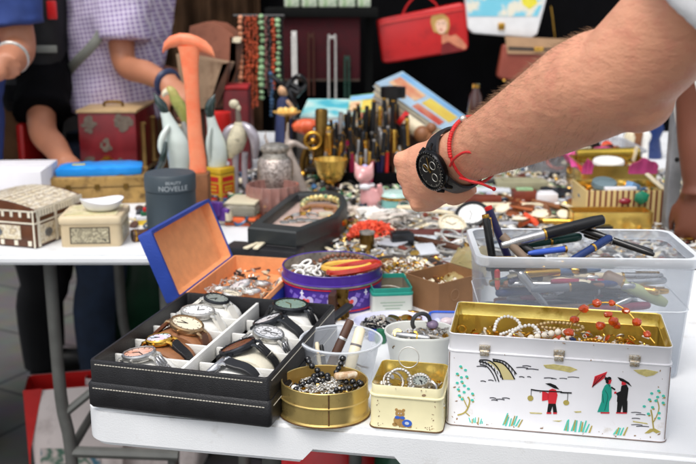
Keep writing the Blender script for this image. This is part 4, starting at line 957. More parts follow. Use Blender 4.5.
def ring_thing(label, M, r, th, m, group=None, name='bracelet', cat='bracelet', sy=1., twist=False):
    g = G(); g.torus(r, th, 34, 7, sy=sy)
    if twist: [g.sph(th*1.5, (r*math.cos(a), r*sy*math.sin(a), 0), seg=7, ring=5) for a in [2*PI*i/24 for i in range(24)]]
    o = solo(name, g, m, label, cat, group=group); o.matrix_world = M; return o
for i, (x, y, z, rx_, ry_, r_, m_) in enumerate(((-.012,.03,.050,1.15,.3,.0135,silver),(-.020,.035,.046,.7,.5,.012,old_silver),(.012,.030,.047,.9,-.3,.0125,silver),(.022,.026,.046,.35,.2,.011,steel))):
    ring_thing('small silver bangle heaped in the cream bear tin', Mt @ place(x, y, z, rx_, ry_, 0), r_, .0016, m_, 'silver bangles in the cream tin', twist=i % 2 == 0)
ring_thing('thin silver hoop sticking up behind the bangles of the cream bear tin', Mt @ place(-.0065,.066,.066,1.15,0,0), .0125, .0007, silver)
watch('small bare watch movement lying in the cream bear tin', Mt @ place(.014,.026,.048,.25,-.2,.4), old_silver, silver, dial_grey, .010, .012, 1.2, sw=.004)
heap('jewellery_heap', 'loose silver and brass findings at the bottom of the cream bear tin', 'jewellery', CT + V((.012*0 + .045*math.sin(-rz), .042, .0)), (wd/2-.006, dp/2-.008, 'r'), .020, .038, 170, [old_silver, silver, brass, steel], (.002,.0055), .004, 4)

# ================================================================== white painted tin
a = W(446, 425); b = W(666, 443.5); rz = math.atan2(b.y-a.y, b.x-a.x); wd = (b-a).length; dp = .122; hh = .1150
t = thing('painted_tin', 'long white tin with painted bridge, figures and trees, open, holding pearl strings', 'tin', (a+b)/2, rz); WT = V(t.location); Mw = Matrix.Translation(WT) @ Matrix.Rotation(rz, 4, 'Z')
o_ = lambda e, z: [(x, y + dp/2, z) for x, y in rr(wd + 2*e, dp + 2*e, .008 + e, 5)]
g = G(); g.loft([o_(-.0015,0), o_(.0004,.0008), o_(.0006,.0022), o_(0,.003), o_(0,.0930), o_(.0008,.0936), o_(.0008,.0946), o_(-.0008,.0954), o_(-.0008,hh-.001), o_(-.0002,hh-.0002), o_(-.0006,hh+.0006), o_(-.0014,hh+.0006)], cap1=False); obj('body', g, white_paint, t)
g = G(); g.loft([o_(-.0014,hh+.0006), o_(-.0026,hh-.0004), o_(-.0024,.100), o_(-.0032,.099), o_(-.0024,.098), o_(-.0026,.003), o_(-.01,.0025)], cap0=False); obj('lining', g, lacquer_gold, t)
g = G(); edge = mat('chipped_edge', (120,100,90), .6, var=.4, scale=100)
g.tube([V(q) for q in o_(.0006,.0012)], .0006, 4, closed=True)
for q in (-1,1): g.tube([(q*(wd/2-.0018), .0016, .004), (q*(wd/2-.0018), .0016, .092)], .00045, 4)
obj('worn_edge', g, edge, t)
g = G(); rd = random.Random(77)
for i in range(46):
    q = rd.random(); r_ = rd.uniform(.0003,.0011)
    x_, z_ = ((rd.choice((-1,1))*(wd/2 - .007 - abs(rd.gauss(0,.004))), rd.uniform(.003,.09)) if q < .35 else (rd.uniform(-wd/2+.01, wd/2-.01), .003 + abs(rd.gauss(0,.0022))) if q < .7 else (rd.uniform(-wd/2+.01, wd/2-.01), rd.choice((.0945,.1135)) - abs(rd.gauss(0,.001))) if q < .88 else (rd.uniform(-wd/2+.02, wd/2-.02), rd.uniform(.01,.085)))
    disc2(g, x_, z_, r_*rd.uniform(.6,2.2), r_*rd.uniform(.4,1.0), -.0009 if z_ > .0935 else -.0003, n=7, rot=rd.uniform(0,3), th=.0006)
o = obj('rust_flecks', g, mat('fleck', (150,124,98), .7, var=.4, scale=300), t); o['kind'] = 'stuff'
for u in (-.083, .001, .078 + .006):
    g = G(); g.box(.0125, .0028, .0075, (u, -.001, .1005), bev=.0008); g.box(.0105, .003, .0055, (u, -.0015, .0935), bev=.0012); g.tube([(u-.005, -.003, .0968),(u+.005,-.003,.0968)], .0012, 8); obj('clasp', g, mat('clasp_metal', (214,210,202), .3, .7, var=.2, scale=300, second=(176,150,104)), t)
# painting on the front: thin enamel shapes. pixel -> panel coordinates
def fx(u, v):
    k = (u - 446)/220; vb = 425 + 18.5*k; vt = 351.5 + 8*k      # base line and ridge line in the photograph
    return (-wd/2 + wd*k, .0935*(vb - v)/(vb - vt))
def paint(name, m, polys=(), lines=(), dots=(), y=-.0004):
    g = G()
    for pl in polys:
        q = [fx(*p) for p in pl]; g.loft([[(x, y, z) for x, z in q], [(x, .0004, z) for x, z in q]], smooth=False)
    for ln, r_ in lines:
        q = [fx(*p) for p in ln]; q = [(v_.x, v_.z) for v_ in smoothpath([(x, 0, z) for x, z in q], 4)]
        for i in range(len(q)-1):
            (x0,z0),(x1,z1) = q[i], q[i+1]; dx, dz = x1-x0, z1-z0; L = math.hypot(dx, dz) or 1e-6; nx, nz = -dz/L*r_, dx/L*r_
            g.loft([[(x0+nx,yy,z0+nz),(x0-nx,yy,z0-nz),(x1-nx,yy,z1-nz),(x1+nx,yy,z1+nz)] for yy in (y, .0004)], smooth=False)
    for u, v, r1, r2 in dots:
        x, z = fx(u, v); disc2(g, x, z, r1, r2, y, n=14, th=.0008)
    PT_.setdefault(name, []).append((g, m))
PT_ = {}
U = lambda x, y: (440 + x*120/557, 340 + y*100/464)       # crop A (440..560, 340..440)
B2 = lambda x, y: (550 + x*146/546, 340 + y*124/464)      # crop B (550..696, 340..464)

dA = ((90,122),(113,138),(75,156),(95,172),(120,168),(76,198),(98,192),(110,210),(82,228),(130,224),(150,247),(110,240),(88,256),(102,273),(150,277)); dB = ((392,172),(368,183),(410,192),(390,197),(362,208),(385,212),(411,220),(345,236),(375,239),(400,262),(362,266),(401,283))
for nm, F_, dd, lines, polys in (('painted_tree', U, dA, [([U(82,348),U(112,338),U(130,315),U(138,280),U(128,262)], .0009), ([U(130,315),U(112,280),U(104,262)], .0006), ([U(120,335),U(140,352)], .0006)], ()),
        ('painted_willow', B2, dB, [([B2(386,330),B2(380,300),B2(376,275),B2(370,250)], .0008), ([B2(382,300),B2(392,275),B2(398,240),B2(388,205)], .0006)], [[B2(354,346),B2(372,328),B2(390,326),B2(412,340),B2(396,346),B2(384,338),B2(370,346)]])):
    paint(nm, olive_paint, polys=polys, lines=lines, dots=[(*F_(x+4,y+7), .0014, .0011) for x, y in dd[::2]])
    paint(nm, turq_paint, dots=[(*F_(x,y), .0018, .0015) for x, y in dd], y=-.0006)
paint('painted_bridge', mat('bridge_tan', (206,194,140), .5), polys=[[U(212,98),U(262,96),U(300,112),U(330,145),U(342,178),U(290,178),U(270,140),U(240,112)]])
paint('painted_bridge', black_paint, lines=[([U(175,96),U(215,106),U(250,140),U(272,188)], .0006), ([U(180,110),U(212,118),U(240,150),U(258,186)], .0005), ([U(178,90),U(225,92),U(265,125),U(290,178)], .0007),
    ([U(238,84),U(290,92),U(325,118),U(352,150)], .0006), ([U(240,92),U(285,102),U(320,135),U(345,175)], .0007)] + [([U(178+i*14, 91+i*i*1.35), U(182+i*14, 106+i*i*1.3)], .0004) for i in range(8)] + [([U(244+i*14, 84+i*i*1.05), U(247+i*14, 96+i*i*1.2)], .0004) for i in range(8)], y=-.0008)
rip = mat('ripple_dark', (60,60,66), .5); tan_c = mat('cloud_tan', (196,184,120), .6, var=.2, scale=200)
for ls in (((165,120,45),), ((350,120,55),(378,112,40),(395,126,58)), ((186,188,25),(222,183,25)), ((365,164,24),(402,163,18)), ((480,166,50),), ((232,266,30),(262,272,40),(290,266,36),(240,276,30))):
    paint(f'painted_ripple{len(PT_)}', rip, lines=[([U(x,y),U(x+l/2,y-1.5),U(x+l,y+2)], .0005) for x, y, l in ls])
for ls in (((2,136,20),(32,134,28),(62,128,42)), ((300,262,36),(318,270,34),(304,286,30),(304,312,40),(322,318,46))):
    paint(f'painted_ripple{len(PT_)}', rip, lines=[([B2(x,y),B2(x+l/2,y-1),B2(x+l,y+1)], .0004) for x, y, l in ls])
for pl in ([B2(-30,84),B2(10,80),B2(70,88),B2(96,98),B2(70,110),B2(40,104),B2(-20,96)], [B2(296,92),B2(340,88),B2(386,96),B2(370,110),B2(344,117),B2(316,106)], [B2(16,300),B2(50,298),B2(40,304)], [B2(308,296),B2(360,304),B2(364,309),B2(310,301)], [B2(92,262),B2(118,260),B2(120,265),B2(100,267)], [U(420,332),U(480,334),U(478,339),U(426,338)]):
    paint(f'painted_cloud{len(PT_)}', tan_c, polys=[pl])
def tuft(F_, blades, w):
    nm = f'painted_grass{len(PT_)}'
    for k, (x, y, tx, h_) in enumerate(blades): paint(nm, turq_paint if k % 3 != 1 or len(blades) < 4 else olive_paint, polys=[[F_(x,y),F_(x+w,y),F_(x+tx+w*.5,y-h_),F_(x+tx-1,y-h_)]], y=-.0005 - .0001*(k % 3))
tuft(U, ((142,382,-6,22),(150,386,2,20),(158,382,0,20),(165,384,2,26),(178,386,4,28),(188,388,8,24),(198,388,2,12)), 6); tuft(U, ((296,395,22,58),(302,390,18,44),(308,398,16,44),(326,400,10,38),(336,398,16,48),(346,394,16,44),(356,400,20,34),(368,404,20,36)), 8)
tuft(B2, ((58,338,12,40),(64,338,8,36),(70,340,3,46),(84,340,14,44),(92,338,6,42),(98,343,6,46),(112,344,8,44),(120,342,6,38),(126,344,12,46),(136,345,14,34),(150,346,10,28)), 7); tuft(B2, ((240,352,14,22),(248,350,10,26),(254,355,10,30),(264,356,12,32),(276,356,14,34)), 7)
red_en = mat('enamel_red', (214,44,56), .4)
paint('painted_porter', red_en, polys=[[U(474,226),U(505,240),U(505,270),U(476,276)], [U(505,224),U(520,216),U(538,222),U(546,246),U(540,288),U(506,288),U(502,262)], [U(500,330),U(522,330),U(522,338),U(500,338)], [U(530,330),U(548,330),U(548,338),U(530,338)]], y=-.0006)
paint('painted_porter', black_paint, polys=[[U(488,192),U(510,190),U(535,200),U(552,218),U(530,214),U(512,205)], [U(506,288),U(540,288),U(548,330),U(530,330),U(526,300),U(518,330),U(502,330)]], lines=[([U(422,222),U(470,228),U(560,230),B2(40,188),B2(80,189)], .0007), ([U(424,222),U(424,254)], .0003), ([B2(66,189),B2(66,220)], .0003)], y=-.0007)
paint('painted_porter', olive_paint, dots=[(*U(422,264), .0034, .0034), (*B2(62,228), .0034, .0032)], y=-.0005)
paint('painted_parasol', red_en, polys=[[B2(152,166),B2(160,122),B2(204,102),B2(196,126)]], y=-.0006); paint('painted_parasol', black_paint, lines=[([B2(154,164),B2(176,124)], .0002), ([B2(154,164),B2(190,116)], .0002), ([B2(154,164),B2(197,112)], .0002), ([B2(154,164),B2(166,124)], .0002), ([B2(196,118),B2(216,160)], .0003)], y=-.0008)
paint('painted_lady', red_en, polys=[[B2(206,128),B2(222,134),B2(218,150),B2(206,150)], [B2(190,262),B2(222,262),B2(222,268),B2(190,268)]], y=-.0006)
paint('painted_lady', mat('enamel_teal', (30,160,140), .4), polys=[[B2(198,158),B2(206,150),B2(218,152),B2(224,172),B2(226,200),B2(218,220),B2(220,262),B2(178,262),B2(190,220),B2(190,180)]], y=-.0007)
paint('painted_lady', black_paint, lines=[([B2(222,162),B2(236,172)], .0008), ([B2(200,175),B2(212,200),B2(204,255)], .0002), ([B2(192,190),B2(198,225)], .0002)], dots=[(*B2(203,130), .0022, .0018), (*B2(213,128), .0022, .0019), (*B2(206,140), .0017, .0024)], y=-.0009)
paint('painted_gentleman', red_en, polys=[[B2(258,138),B2(276,142),B2(272,154),B2(258,152)], [B2(246,262),B2(285,262),B2(285,267),B2(246,267)], [B2(234,180),B2(242,180),B2(242,188),B2(234,188)]], y=-.0006)
paint('painted_gentleman', black_paint, polys=[[B2(242,122),B2(262,128),B2(284,142),B2(295,158),B2(270,142),B2(252,136)], [B2(258,156),B2(276,150),B2(284,165),B2(282,216),B2(246,220),B2(246,196),B2(240,186),B2(256,178)], [B2(248,218),B2(284,216),B2(286,262),B2(270,262),B2(266,232),B2(262,262),B2(248,262)]], y=-.0007)
for nm, parts in PT_.items():
    ms = []; gg_ = G()
    for g_, m_ in parts:
        if m_ not in ms: ms.append(m_)
        gg_.add(g_.v, g_.f, ms.index(m_), False)
    obj(nm.rstrip('0123456789'), gg_, ms, t)
# strings in the white tin
Wl = lambda pts: [Mw @ V((q[0], q[1]*.80, q[2] + .0115)) for q in pts]
strand('pearl_necklace', 'small white pearl string looped at the left in the white painted tin', Wl([(-.075,.075,.090),(-.072,.09,.098),(-.062,.10,.1015),(-.050,.098,.099),(-.045,.085,.094),(-.058,.072,.090),(-.068,.062,.088)]), .0021, pearl_white)
strand('pearl_necklace', 'medium white pearl string arched in the white painted tin', Wl([(-.062,.045,.084),(-.05,.07,.093),(-.034,.082,.097),(-.026,.075,.096),(-.022,.06,.092),(-.036,.045,.088),(-.055,.036,.084)]), .0024, pearl_white)
strand('pearl_necklace', 'large creamy pearl string heaped in the middle of the white painted tin', Wl([(-.046,.035,.088),(-.030,.044,.092),(-.012,.05,.096),(.004,.055,.099),(.016,.05,.097),(.006,.04,.093),(-.010,.034,.090),(.010,.030,.089),(.026,.036,.09)]), .0040, pearl)
strand('bead_necklace', 'champagne coloured bead string behind the pearls in the white tin', Wl([(-.024,.095,.094),(-.008,.1,.097),(.012,.1,.097),(.03,.092,.096),(.02,.08,.094),(0,.084,.094),(-.02,.086,.094)]), .0022, mat('champagne', (202,176,128), .25, .5, var=.2, scale=90))
strand('bead_necklace', 'golden bead string at the right end of the white painted tin', Wl([(.02,.05,.088),(.04,.06,.09),(.06,.055,.088),(.08,.06,.086),(.07,.04,.086),(.045,.04,.086)]), .0020, gold)
a_pts = [(.012,.05,.100),(.016,.06,.110),(.024,.07,.120),(.034,.08,.127),(.048,.085,.130),(.062,.085,.130),(.078,.08,.123),(.090,.07,.112),(.102,.062,.100),(.110,.056,.092)]
strand('chip_necklace', 'amber chip necklace arching out of the white painted tin', Wl(a_pts), .0058, amber, chip=True, gap=3.1, cord=gold, var=.25)
for i, (x, y, z, r_) in enumerate(((.048,.06,.108,.0062),(.062,.058,.115,.0068),(.066,.062,.110,.0058),(.056,.066,.121,.005))):
    g = G(); g.rock(r_, sc=(1.2,.9,.8), sub=2, jit=.14, smooth=True); solo('amber_pendant', g, amber, 'rough orange amber lump hanging in the white painted tin', 'pendant', Mw @ V((x,y*.8,z+.0115)), R.uniform(0,3), group='amber lumps in the white tin')
g = G(); g.rock(.0045, sc=(1,1,.8)); solo('blue_stone', g, mat('navy_stone', (30,40,80), .2), 'dark blue stone between the pearls in the white tin', 'stone', Mw @ V((.016,.029,.1065)))
o = heap('jewellery_heap', 'bed of gilt chains and beads under the pearls in the white painted tin', 'jewellery', (0,0,0), (wd/2-.008, dp/2-.01, 'r'), .070, .088, 480, [gold, brass, pearl, pearl_white, old_silver, amber], (.002,.0055), .006, 6); o.matrix_world = Mw @ place(0, dp/2, 0)

# ================================================================== clear plastic cup with knives
p = W(341, 338, T+.060); p.z = T; S0 = S(p)
t = thing('plastic_cup', 'clear plastic tub with two pocket knives behind the oval brass tin', 'tub', p); CP = V(p)
g = G(); g.lathe([(.036,0),(.0385,.001),(.040,.004),(.0505,.055),(.0540,.0555),(.0545,.058),(.053,.0595),(.0505,.0595),(.0495,.055),(.0388,.006),(.030,.0045)], 48); obj('wall', g, plastic_milky, t)
g = G(); g.lathe([(.0001,.0015),(.0375,.0015),(.0375,.003),(.0001,.003)], 40); obj('base', g, plastic_milky, t)
g = G(); g.tube([(.0535*math.cos(a), .0535*math.sin(a), .0585) for a in [2*PI*i/48 for i in range(48)]], .0014, 6, closed=True); obj('rim', g, plastic_rim, t)
def stick(name, label, cat, a, b, r, m, endm=None, taper=1., flat_=1., group=None):
    a = V(a); b = V(b); L = (b-a).length; t = thing(name, label, cat, group=group); t.matrix_world = frame(a, b-a)
    g = G(); g.lathe([(.0001,0),(r*.8,.0005),(r,.003),(r*1.04,L*.45),(r*taper,L-.003),(r*taper*.7,L),(.0001,L)], 14, sy=flat_); obj('handle' if 'knife' in name else 'barrel', g, m, t)
    if endm: g = G(); g.lathe([(r*1.05,L*.62),(r*1.08,L*.625),(r*1.08,L*.66),(r*1.05,L*.665)], 14, sy=flat_); obj('band', g, endm, t)
    return t
stick('pocket_knife', 'dark brown pocket knife leaning in the clear tub', 'knife', CP + V((-.018,.0,.012)), CP + V((.013,.026,.076)), .0058, wood_dark, steel, flat_=.6)
stick('pocket_knife', 'white and grey pocket knife leaning in the clear tub', 'knife', CP + V((.008,-.024,.014)), CP + V((.026,.012,.070)), .0070, ivory, mat('grey_bolster', (110,104,104), .5), flat_=.6)
stick('pen', 'slim cream stick at the left of the clear tub', 'stick', CP + V((-.026,-.012,.014)), CP + V((-.032,.006,.052)), .003, ivory, gold)
stick('pen', 'slim dark stick with white tip at the left of the clear tub', 'stick', CP + V((-.02,-.014,.014)), CP + V((-.026,.002,.050)), .003, black_plastic, ivory)
heap('jewellery_heap', 'small pale oddments at the bottom of the clear tub', 'oddments', CP, (.034,.034,'o'), .006, .014, 60, [ivory, old_silver, wood_dark, white_paint], (.003,.006), .004, 8)

# ================================================================== white bowl with keys and shackle
p = W(420, 331, T+.046); p.z = T; BP = V(p)
t = thing('bowl', 'white plastic bowl of keys and a big grey shackle behind the cream tin', 'bowl', p)
g = G(); g.loft([[(x*k, y*k, z) for x, y in rr(.098, .076, .036, 6)] for k, z in ((.78,0),(.82,.002),(.97,.043),(1.0,.0445),(1.0,.047),(.985,.048),(.95,.047),(.92,.042),(.77,.006),(.7,.005))]); obj('wall', g, mat('bowl_white', (226,228,222), .35, var=.04), t)
g = G(); pts = [(.0125*math.cos(a), 0, .0125*math.sin(a)) for a in [PI*i/14 for i in range(-3, 18)]]; g.tube(pts, .0030, 8); 
o = solo('shackle', g, mat('dark_grey_metal', (84,84,86), .4, .7, var=.2), 'big grey ring shackle standing in the white bowl', 'shackle', BP + V((.002,.008,.056)), .2)
stick('key_tool', 'short grey steel bar with yellow sleeve in the white bowl', 'tool', BP + V((-.034,-.008,.044)), BP + V((.012,-.024,.044)), .0044, steel, mat('yellow_sleeve', (226,186,60), .4))
stick('key_tool', 'steel rod lying across the keys in the white bowl', 'tool', BP + V((.008,-.018,.046)), BP + V((.03,-.02,.042)), .003, old_silver)
for i in range(7):
    kt = thing('key', 'small steel key in the white bowl', 'key', BP + V((R.uniform(-.02,.034), R.uniform(-.022,.02), .041 + R.uniform(0,.006))), R.uniform(0,6), 'keys in the white bowl', rx=R.uniform(-.3,.3), ry=R.uniform(-.3,.3))
    g = G(); g.torus(.0052, .0013, 16, 6); obj('bow', g, old_silver, kt); g = G(); g.box(.018, .0028, .0014, (.0145,0,0), bev=.0004); g.box(.0022, .005, .0014, (.021,.002,0)); g.box(.0022, .004, .0014, (.0175,.0018,0)); obj('blade', g, old_silver, kt)
g = G(); g.sph(.0085, seg=14, ring=10, sc=(1,1,.7)); solo('stone', g, mat('lilac_glass', (150,130,160), .15, var=.3, trans=.3), 'lilac grey polished stone behind the shackle in the white bowl', 'stone', BP + V((.018,.010,.052)))
heap('key_heap', 'jumble of small metal parts filling the white bowl', 'metal parts', BP, (.036,.026,'r'), .028, .042, 130, [old_silver, steel, gold, white_paint, dark_brass], (.002,.006), .004, 9)

# ================================================================== lilac dish, blue rimmed tray, cog heap behind
p = W(397, 321, T+.014); p.z = T; LD = V(p)
t = thing('dish', 'shallow pale lilac dish of gilt trinkets behind the white bowl', 'dish', p)
g = G(); g.lathe([(.045,0),(.05,.001),(.064,.013),(.066,.0145),(.063,.0145),(.05,.004),(.0001,.003)], 44, sx=1.0, sy=.72); obj('plate', g, mat('lilac_plastic', (206,208,236), .35, var=.04), t)
heap('trinket_heap', 'gilt and brass trinkets spread in the lilac dish', 'trinkets', LD, (.048,.032,'o'), .005, .010, 110, [gold, brass, dark_brass, old_silver, pearl, wood_mid], (.002,.0055), .004, 10)
for i in range(6):
    g = G(); g.lathe([(.0001,0),(.009,0),(.0093,.0008),(.009,.0016),(.0001,.0016)], 20); solo('coin', g, brass, 'thin brass disc lying in the lilac dish', 'coin', LD + V((R.uniform(-.03,.03), R.uniform(-.02,.02), .012 + .002*i)), 0, 'brass discs in the lilac dish', rx=R.uniform(-.3,.3), ry=R.uniform(-.3,.3))
p = W(377, 331, T+.006); 
heap('cog_heap', 'heap of dark and silver cog wheels beside the purple tin', 'cogs', V((p.x, p.y, T)), (.026,.026,'o'), .003, .012, 150, [old_silver, silver, gun, black_plastic], (.003,.006), .012, 11)
for i in range(9):
    g = G(); n = 12; r0 = R.uniform(.006,.009)
    pts = []; [pts.extend([(r0*math.cos(a), r0*math.sin(a)), (r0*1.18*math.cos(a+.12), r0*1.18*math.sin(a+.12)), (r0*1.18*math.cos(a+.3), r0*1.18*math.sin(a+.3)), (r0*math.cos(a+.42), r0*math.sin(a+.42))]) for a in [2*PI*k/n for k in range(n)]]
    inn = [(x*.45, y*.45) for x, y in pts]
    g.loft([[(x,y,0) for x,y in pts], [(x,y,.0016) for x,y in pts], [(x,y,.0016) for x,y in inn], [(x,y,0) for x,y in inn], [(x,y,0) for x,y in pts]], smooth=False, cap0=False, cap1=False)
    solo('cog_wheel', g, [old_silver, silver, gun][i % 3], 'small watch cog wheel on the heap beside the purple tin', 'cog', V((p.x + R.uniform(-.022,.022), p.y + R.uniform(-.02,.02), T + .018 + R.uniform(0,.008))), 0, 'cog wheels on the heap', rx=R.uniform(-.6,.6), ry=R.uniform(-.6,.6))
p = W(459, 319, T+.024); p.z = T; BT = V(p)
t = thing('tray', 'lilac grey tray with bright blue rim behind the white tin corner', 'tray', p, -.05)
g = G(); g.loft([[(x*k, y*k, z) for x, y in rr(.088, .066, .010, 5)] for k, z in ((.86,0),(.9,.001),(.985,.0225),(.955,.0225),(.86,.003),(.7,.003))]); obj('wall', g, mat('tray_lilac', (190,194,220), .35, var=.05), t)
g = G(); g.tube([(x, y, .0238) for x, y in rr(.0865, .0645, .010, 5)], .0018, 8, closed=True); obj('rim', g, mat('rim_blue', (52,104,216), .35), t)
heap('trinket_heap', 'small shells and dark oddments in the blue rimmed tray', 'trinkets', BT, (.032,.024,'r'), .004, .012, 90, [pearl_white, wood_dark, wood_mid, ivory, old_silver], (.002,.005), .004, 12)
for x, y in ((-.006,.002),(.010,.008)):
    g = G(); g.sph(.010, seg=14, ring=10, sc=(1.1,.9,.75)); solo('shell', g, mat('shell_pink', (220,202,204), .35, var=.15, scale=120), 'pale pink shell in the blue rimmed tray', 'shell', BT + V((x-.012, y, .018)), group='pale shells in the blue rimmed tray')
# bronze jagged clip and dark strap behind the watch case
p = W(345, 318, T+.004); g = G(); rd = random.Random(3)
g.loft([[( -.008 + rd.uniform(-.002,.002) + .017*q, rd.uniform(-.004,.004), .048*k/10 + .003*math.sin(k*2+q)) for q in (0,.33,.66,1,1,.66,.33,0)] for k in range(11)], smooth=False)
solo('brass_clip', g, dark_brass, 'crumpled bronze coloured clip standing between watch case and purple tin', 'clip', V((p.x-.004, p.y, T)), -.1)
p = W(333, 318, T+.004); g = G(); g.box(.012, .03, .046, (0,0,.023), bev=.002); solo('leather_sleeve', g, wood_dark, 'dark brown leather sleeve beside the bronze clip', 'sleeve', V((p.x+.001, p.y, T)), -.2)
g = G(); g.box(.05, .014, .006, bev=.002); solo('spectacle_case', g, black_leather, 'small black strap piece behind the clear tub', 'strap', V((p.x+.012, p.y-.065, T+.035)), .9, ry=-.25)
# small green and blue objects seen between tub and cream tin
p = W(377, 362); g = G(); g.box(.03, .02, .016, (0,0,.008), bev=.003); solo('blue_box', g, blue_paint, 'tiny blue box squeezed between clear tub and cream tin', 'box', V((p.x+.004, p.y+.09, T)), .1)
p = W(377, 350); g = G(); g.lathe([(.0001,0),(.008,0),(.009,.01),(.006,.02),(.0001,.022)], 16); solo('thimble', g, green_paint, 'small dark green thimble between clear tub and white bowl', 'thimble', V((p.x+.006, p.y+.03, T)))

# ================================================================== purple round tin
p = W(332, 264, T+.062); p.z = T; PT = V(p); PR = .082
purple = mat('purple_enamel', (70,42,140), .3, var=.12, scale=30)
t = thing('round_tin', 'purple round tin with red bands and crowned heart print, full of bangles', 'tin', p)
ry = .080
g = G(); g.loft([ovalring(PR+o, ry+o, z) for o, z in ((-.002,0),(0,.001),(0,.0425),(.001,.0435)) ], cap1=False); obj('body', g, purple, t)
g = G(); g.loft([ovalring(PR+o, ry+o, z) for o, z in ((.001,.0435),(.0012,.047),(-.0006,.048),(-.0006,.0615),(.0004,.062),(-.0004,.0632),(-.002,.0625),(-.002,.004),(-.01,.003))], cap0=False); obj('collar', g, [purple], t)
g = G(); g.loft([ovalring(PR+o, ry+o, z) for o, z in ((-.0026,.0622),(-.0026,.004))], cap0=False, cap1=False); obj('lining', g, old_silver, t)
for z, hh_, m_ in ((.0445,.0026,mat('band_silver', (190,184,176), .3, .8, var=.2)), (.0405,.0014,red_paint), (.0052,.0016,red_paint)):
    g = G(); g.loft([ovalring(PR+o, ry+o, zz) for o, zz in ((.0,z-hh_/2),(.0018,z-hh_/2),(.0018,z+hh_/2),(.0,z+hh_/2))], cap0=False, cap1=False); obj('band', g, m_, t)
def wrapped(name, polys, m, off=.0005):
    """thin print following the tin's wall: polys in (arc metres, z) with 0 at the front"""
    g = G()
    for pl in polys:
        n = len(pl); f = lambda a, z, o: ((PR+o)*math.sin(a/PR), -(ry+o)*math.cos(a/PR), z)
        g.loft([[f(a, z, -.001) for a, z in pl], [f(a, z, off) for a, z in pl]], smooth=False)
    obj(name, g, m, t)
heart = lambda cx, cz, s_: [(cx + s_*.0105*math.sin(q)**3, cz + s_*(.0085*math.cos(q) - .0033*math.cos(2*q) - .0013*math.cos(3*q) - .0007*math.cos(4*q))) for q in [2*PI*i/22 for i in range(22)]]
cross = lambda cx, cz, s_: [(cx-.0012*s_,cz-.005*s_),(cx+.0012*s_,cz-.005*s_),(cx+.0012*s_,cz-.001*s_),(cx+.0034*s_,cz-.001*s_),(cx+.0034*s_,cz+.0012*s_),(cx+.0012*s_,cz+.0012*s_),(cx+.001*s_,cz+.005*s_),(cx-.001*s_,cz+.005*s_),(cx-.0012*s_,cz+.0012*s_),(cx-.0034*s_,cz+.0012*s_),(cx-.0034*s_,cz-.001*s_),(cx-.0012*s_,cz-.001*s_)]
lil = mat('lilac_print', (190,178,220), .4); dlil = mat('faint_lilac', (124,100,190), .4)
hr_ = mat('heart_red', (214,70,60), .4)
for c in (-.042,.006,.03): wrapped('heart_outline', [heart(c, .019, 1.25)], lil); wrapped('heart', [heart(c, .0195, .62)], hr_, .0008)
for c in (-.05,.018,.06): wrapped('cross_print', [cross(c, .0325, 1.0)], mat('cross_white', (226,222,236), .4), .0006)
for c, z, r_ in ((-.022,.022,.006),(-.015,.031,.0035),(-.028,.031,.003),(-.006,.032,.003),(.044,.03,.005),(.052,.02,.004),(.062,.026,.006),(-.064,.024,.006),(-.075,.03,.004),(.046,.014,.004),(-.02,.012,.004)): wrapped('scroll_print', [[(c + r_*math.cos(q)*(1+.25*math.sin(4*q)), z + r_*.8*math.sin(q)*(1+.25*math.sin(4*q))) for q in [2*PI*i/16 for i in range(16)]]], dlil, .0004)
def bangle(label, M, r, th, m, **k): return ring_thing(label, M, r, th, m, **k)
Pm = lambda x, y, z, a=0, b=0, c=0: Matrix.Translation(PT) @ place(x, y, z, a, b, c)
bangle('thick red bangle resting across the right rim of the purple tin', Pm(.036,-.030,.064,-.10,-.16,.1), .042, .0052, mat('red_bakelite', (176,40,22), .25, var=.25, scale=30, coat=.4), sy=.7)
bangle('thick honey yellow bangle beneath the red one in the purple tin', Pm(.024,-.010,.061,-.06,-.06,0), .038, .0052, mat('honey_bakelite', (226,176,72), .25, var=.2, scale=30, coat=.4), sy=.7)
for i in range(7): bangle('white plastic chain link lying in the purple tin', Pm(-.040 + R.uniform(-.018,.016), -.02 + R.uniform(-.02,.02), .056 + .003*(i % 4), R.uniform(-.8,.8), R.uniform(-.7,.7), R.uniform(0,3)), .009, .0020, pearl_white, sy=.75, group='white chain links in the purple tin', name='chain_link', cat='chain link')
strand('bead_necklace', 'brown wooden bead string along the back of the purple tin', [PT + V(q) for q in ((-.02,.035,.058),(0,.05,.062),(.03,.052,.062),(.05,.04,.06),(.03,.03,.06),(0,.02,.06),(-.012,0,.058))], .0042, mat('brown_beads', (130,82,58), .35, var=.4, scale=90))
heap('jewellery_heap', 'mixed beads and chains filling the purple tin', 'jewellery', PT, (.074,.072,'o'), .034, .048, 330, [wood_mid, old_silver, pearl, black_plastic, white_cloth, brass], (.003,.007), .004, 13)

# ================================================================== white and teal tin, brown card box, gold packet
a = W(372, 316); b = W(413, 313); rz = math.atan2(b.y-a.y, b.x-a.x)*.5; wd = .066; dp = .085; hh = .043
t = thing('square_tin', 'small white tin with teal rim beside the purple tin, open and nearly empty', 'tin', V(((a.x+b.x)/2, (a.y+b.y)/2, T)), rz); GT = V(t.location)
o_ = lambda e, z: [(x, y + dp/2, z) for x, y in rr(wd + 2*e, dp + 2*e, .006 + e, 4)]
g = G(); g.loft([o_(-.001,0), o_(0,.001), o_(0,.030), o_(.0006,.031)], cap1=False); obj('body', g, mat('white_tin', (216,220,210), .35, var=.05, second=(176,180,160), mixlo=.6, mixhi=.75), t)
g = G(); g.loft([o_(.0006,.031), o_(.0009,.034), o_(.0005,.0352), o_(-.001,.036), o_(-.001,hh), o_(-.0018,hh+.0004), o_(-.0026,hh), o_(-.0026,.036)], cap0=False, cap1=False); obj('rim', g, teal_paint, t)
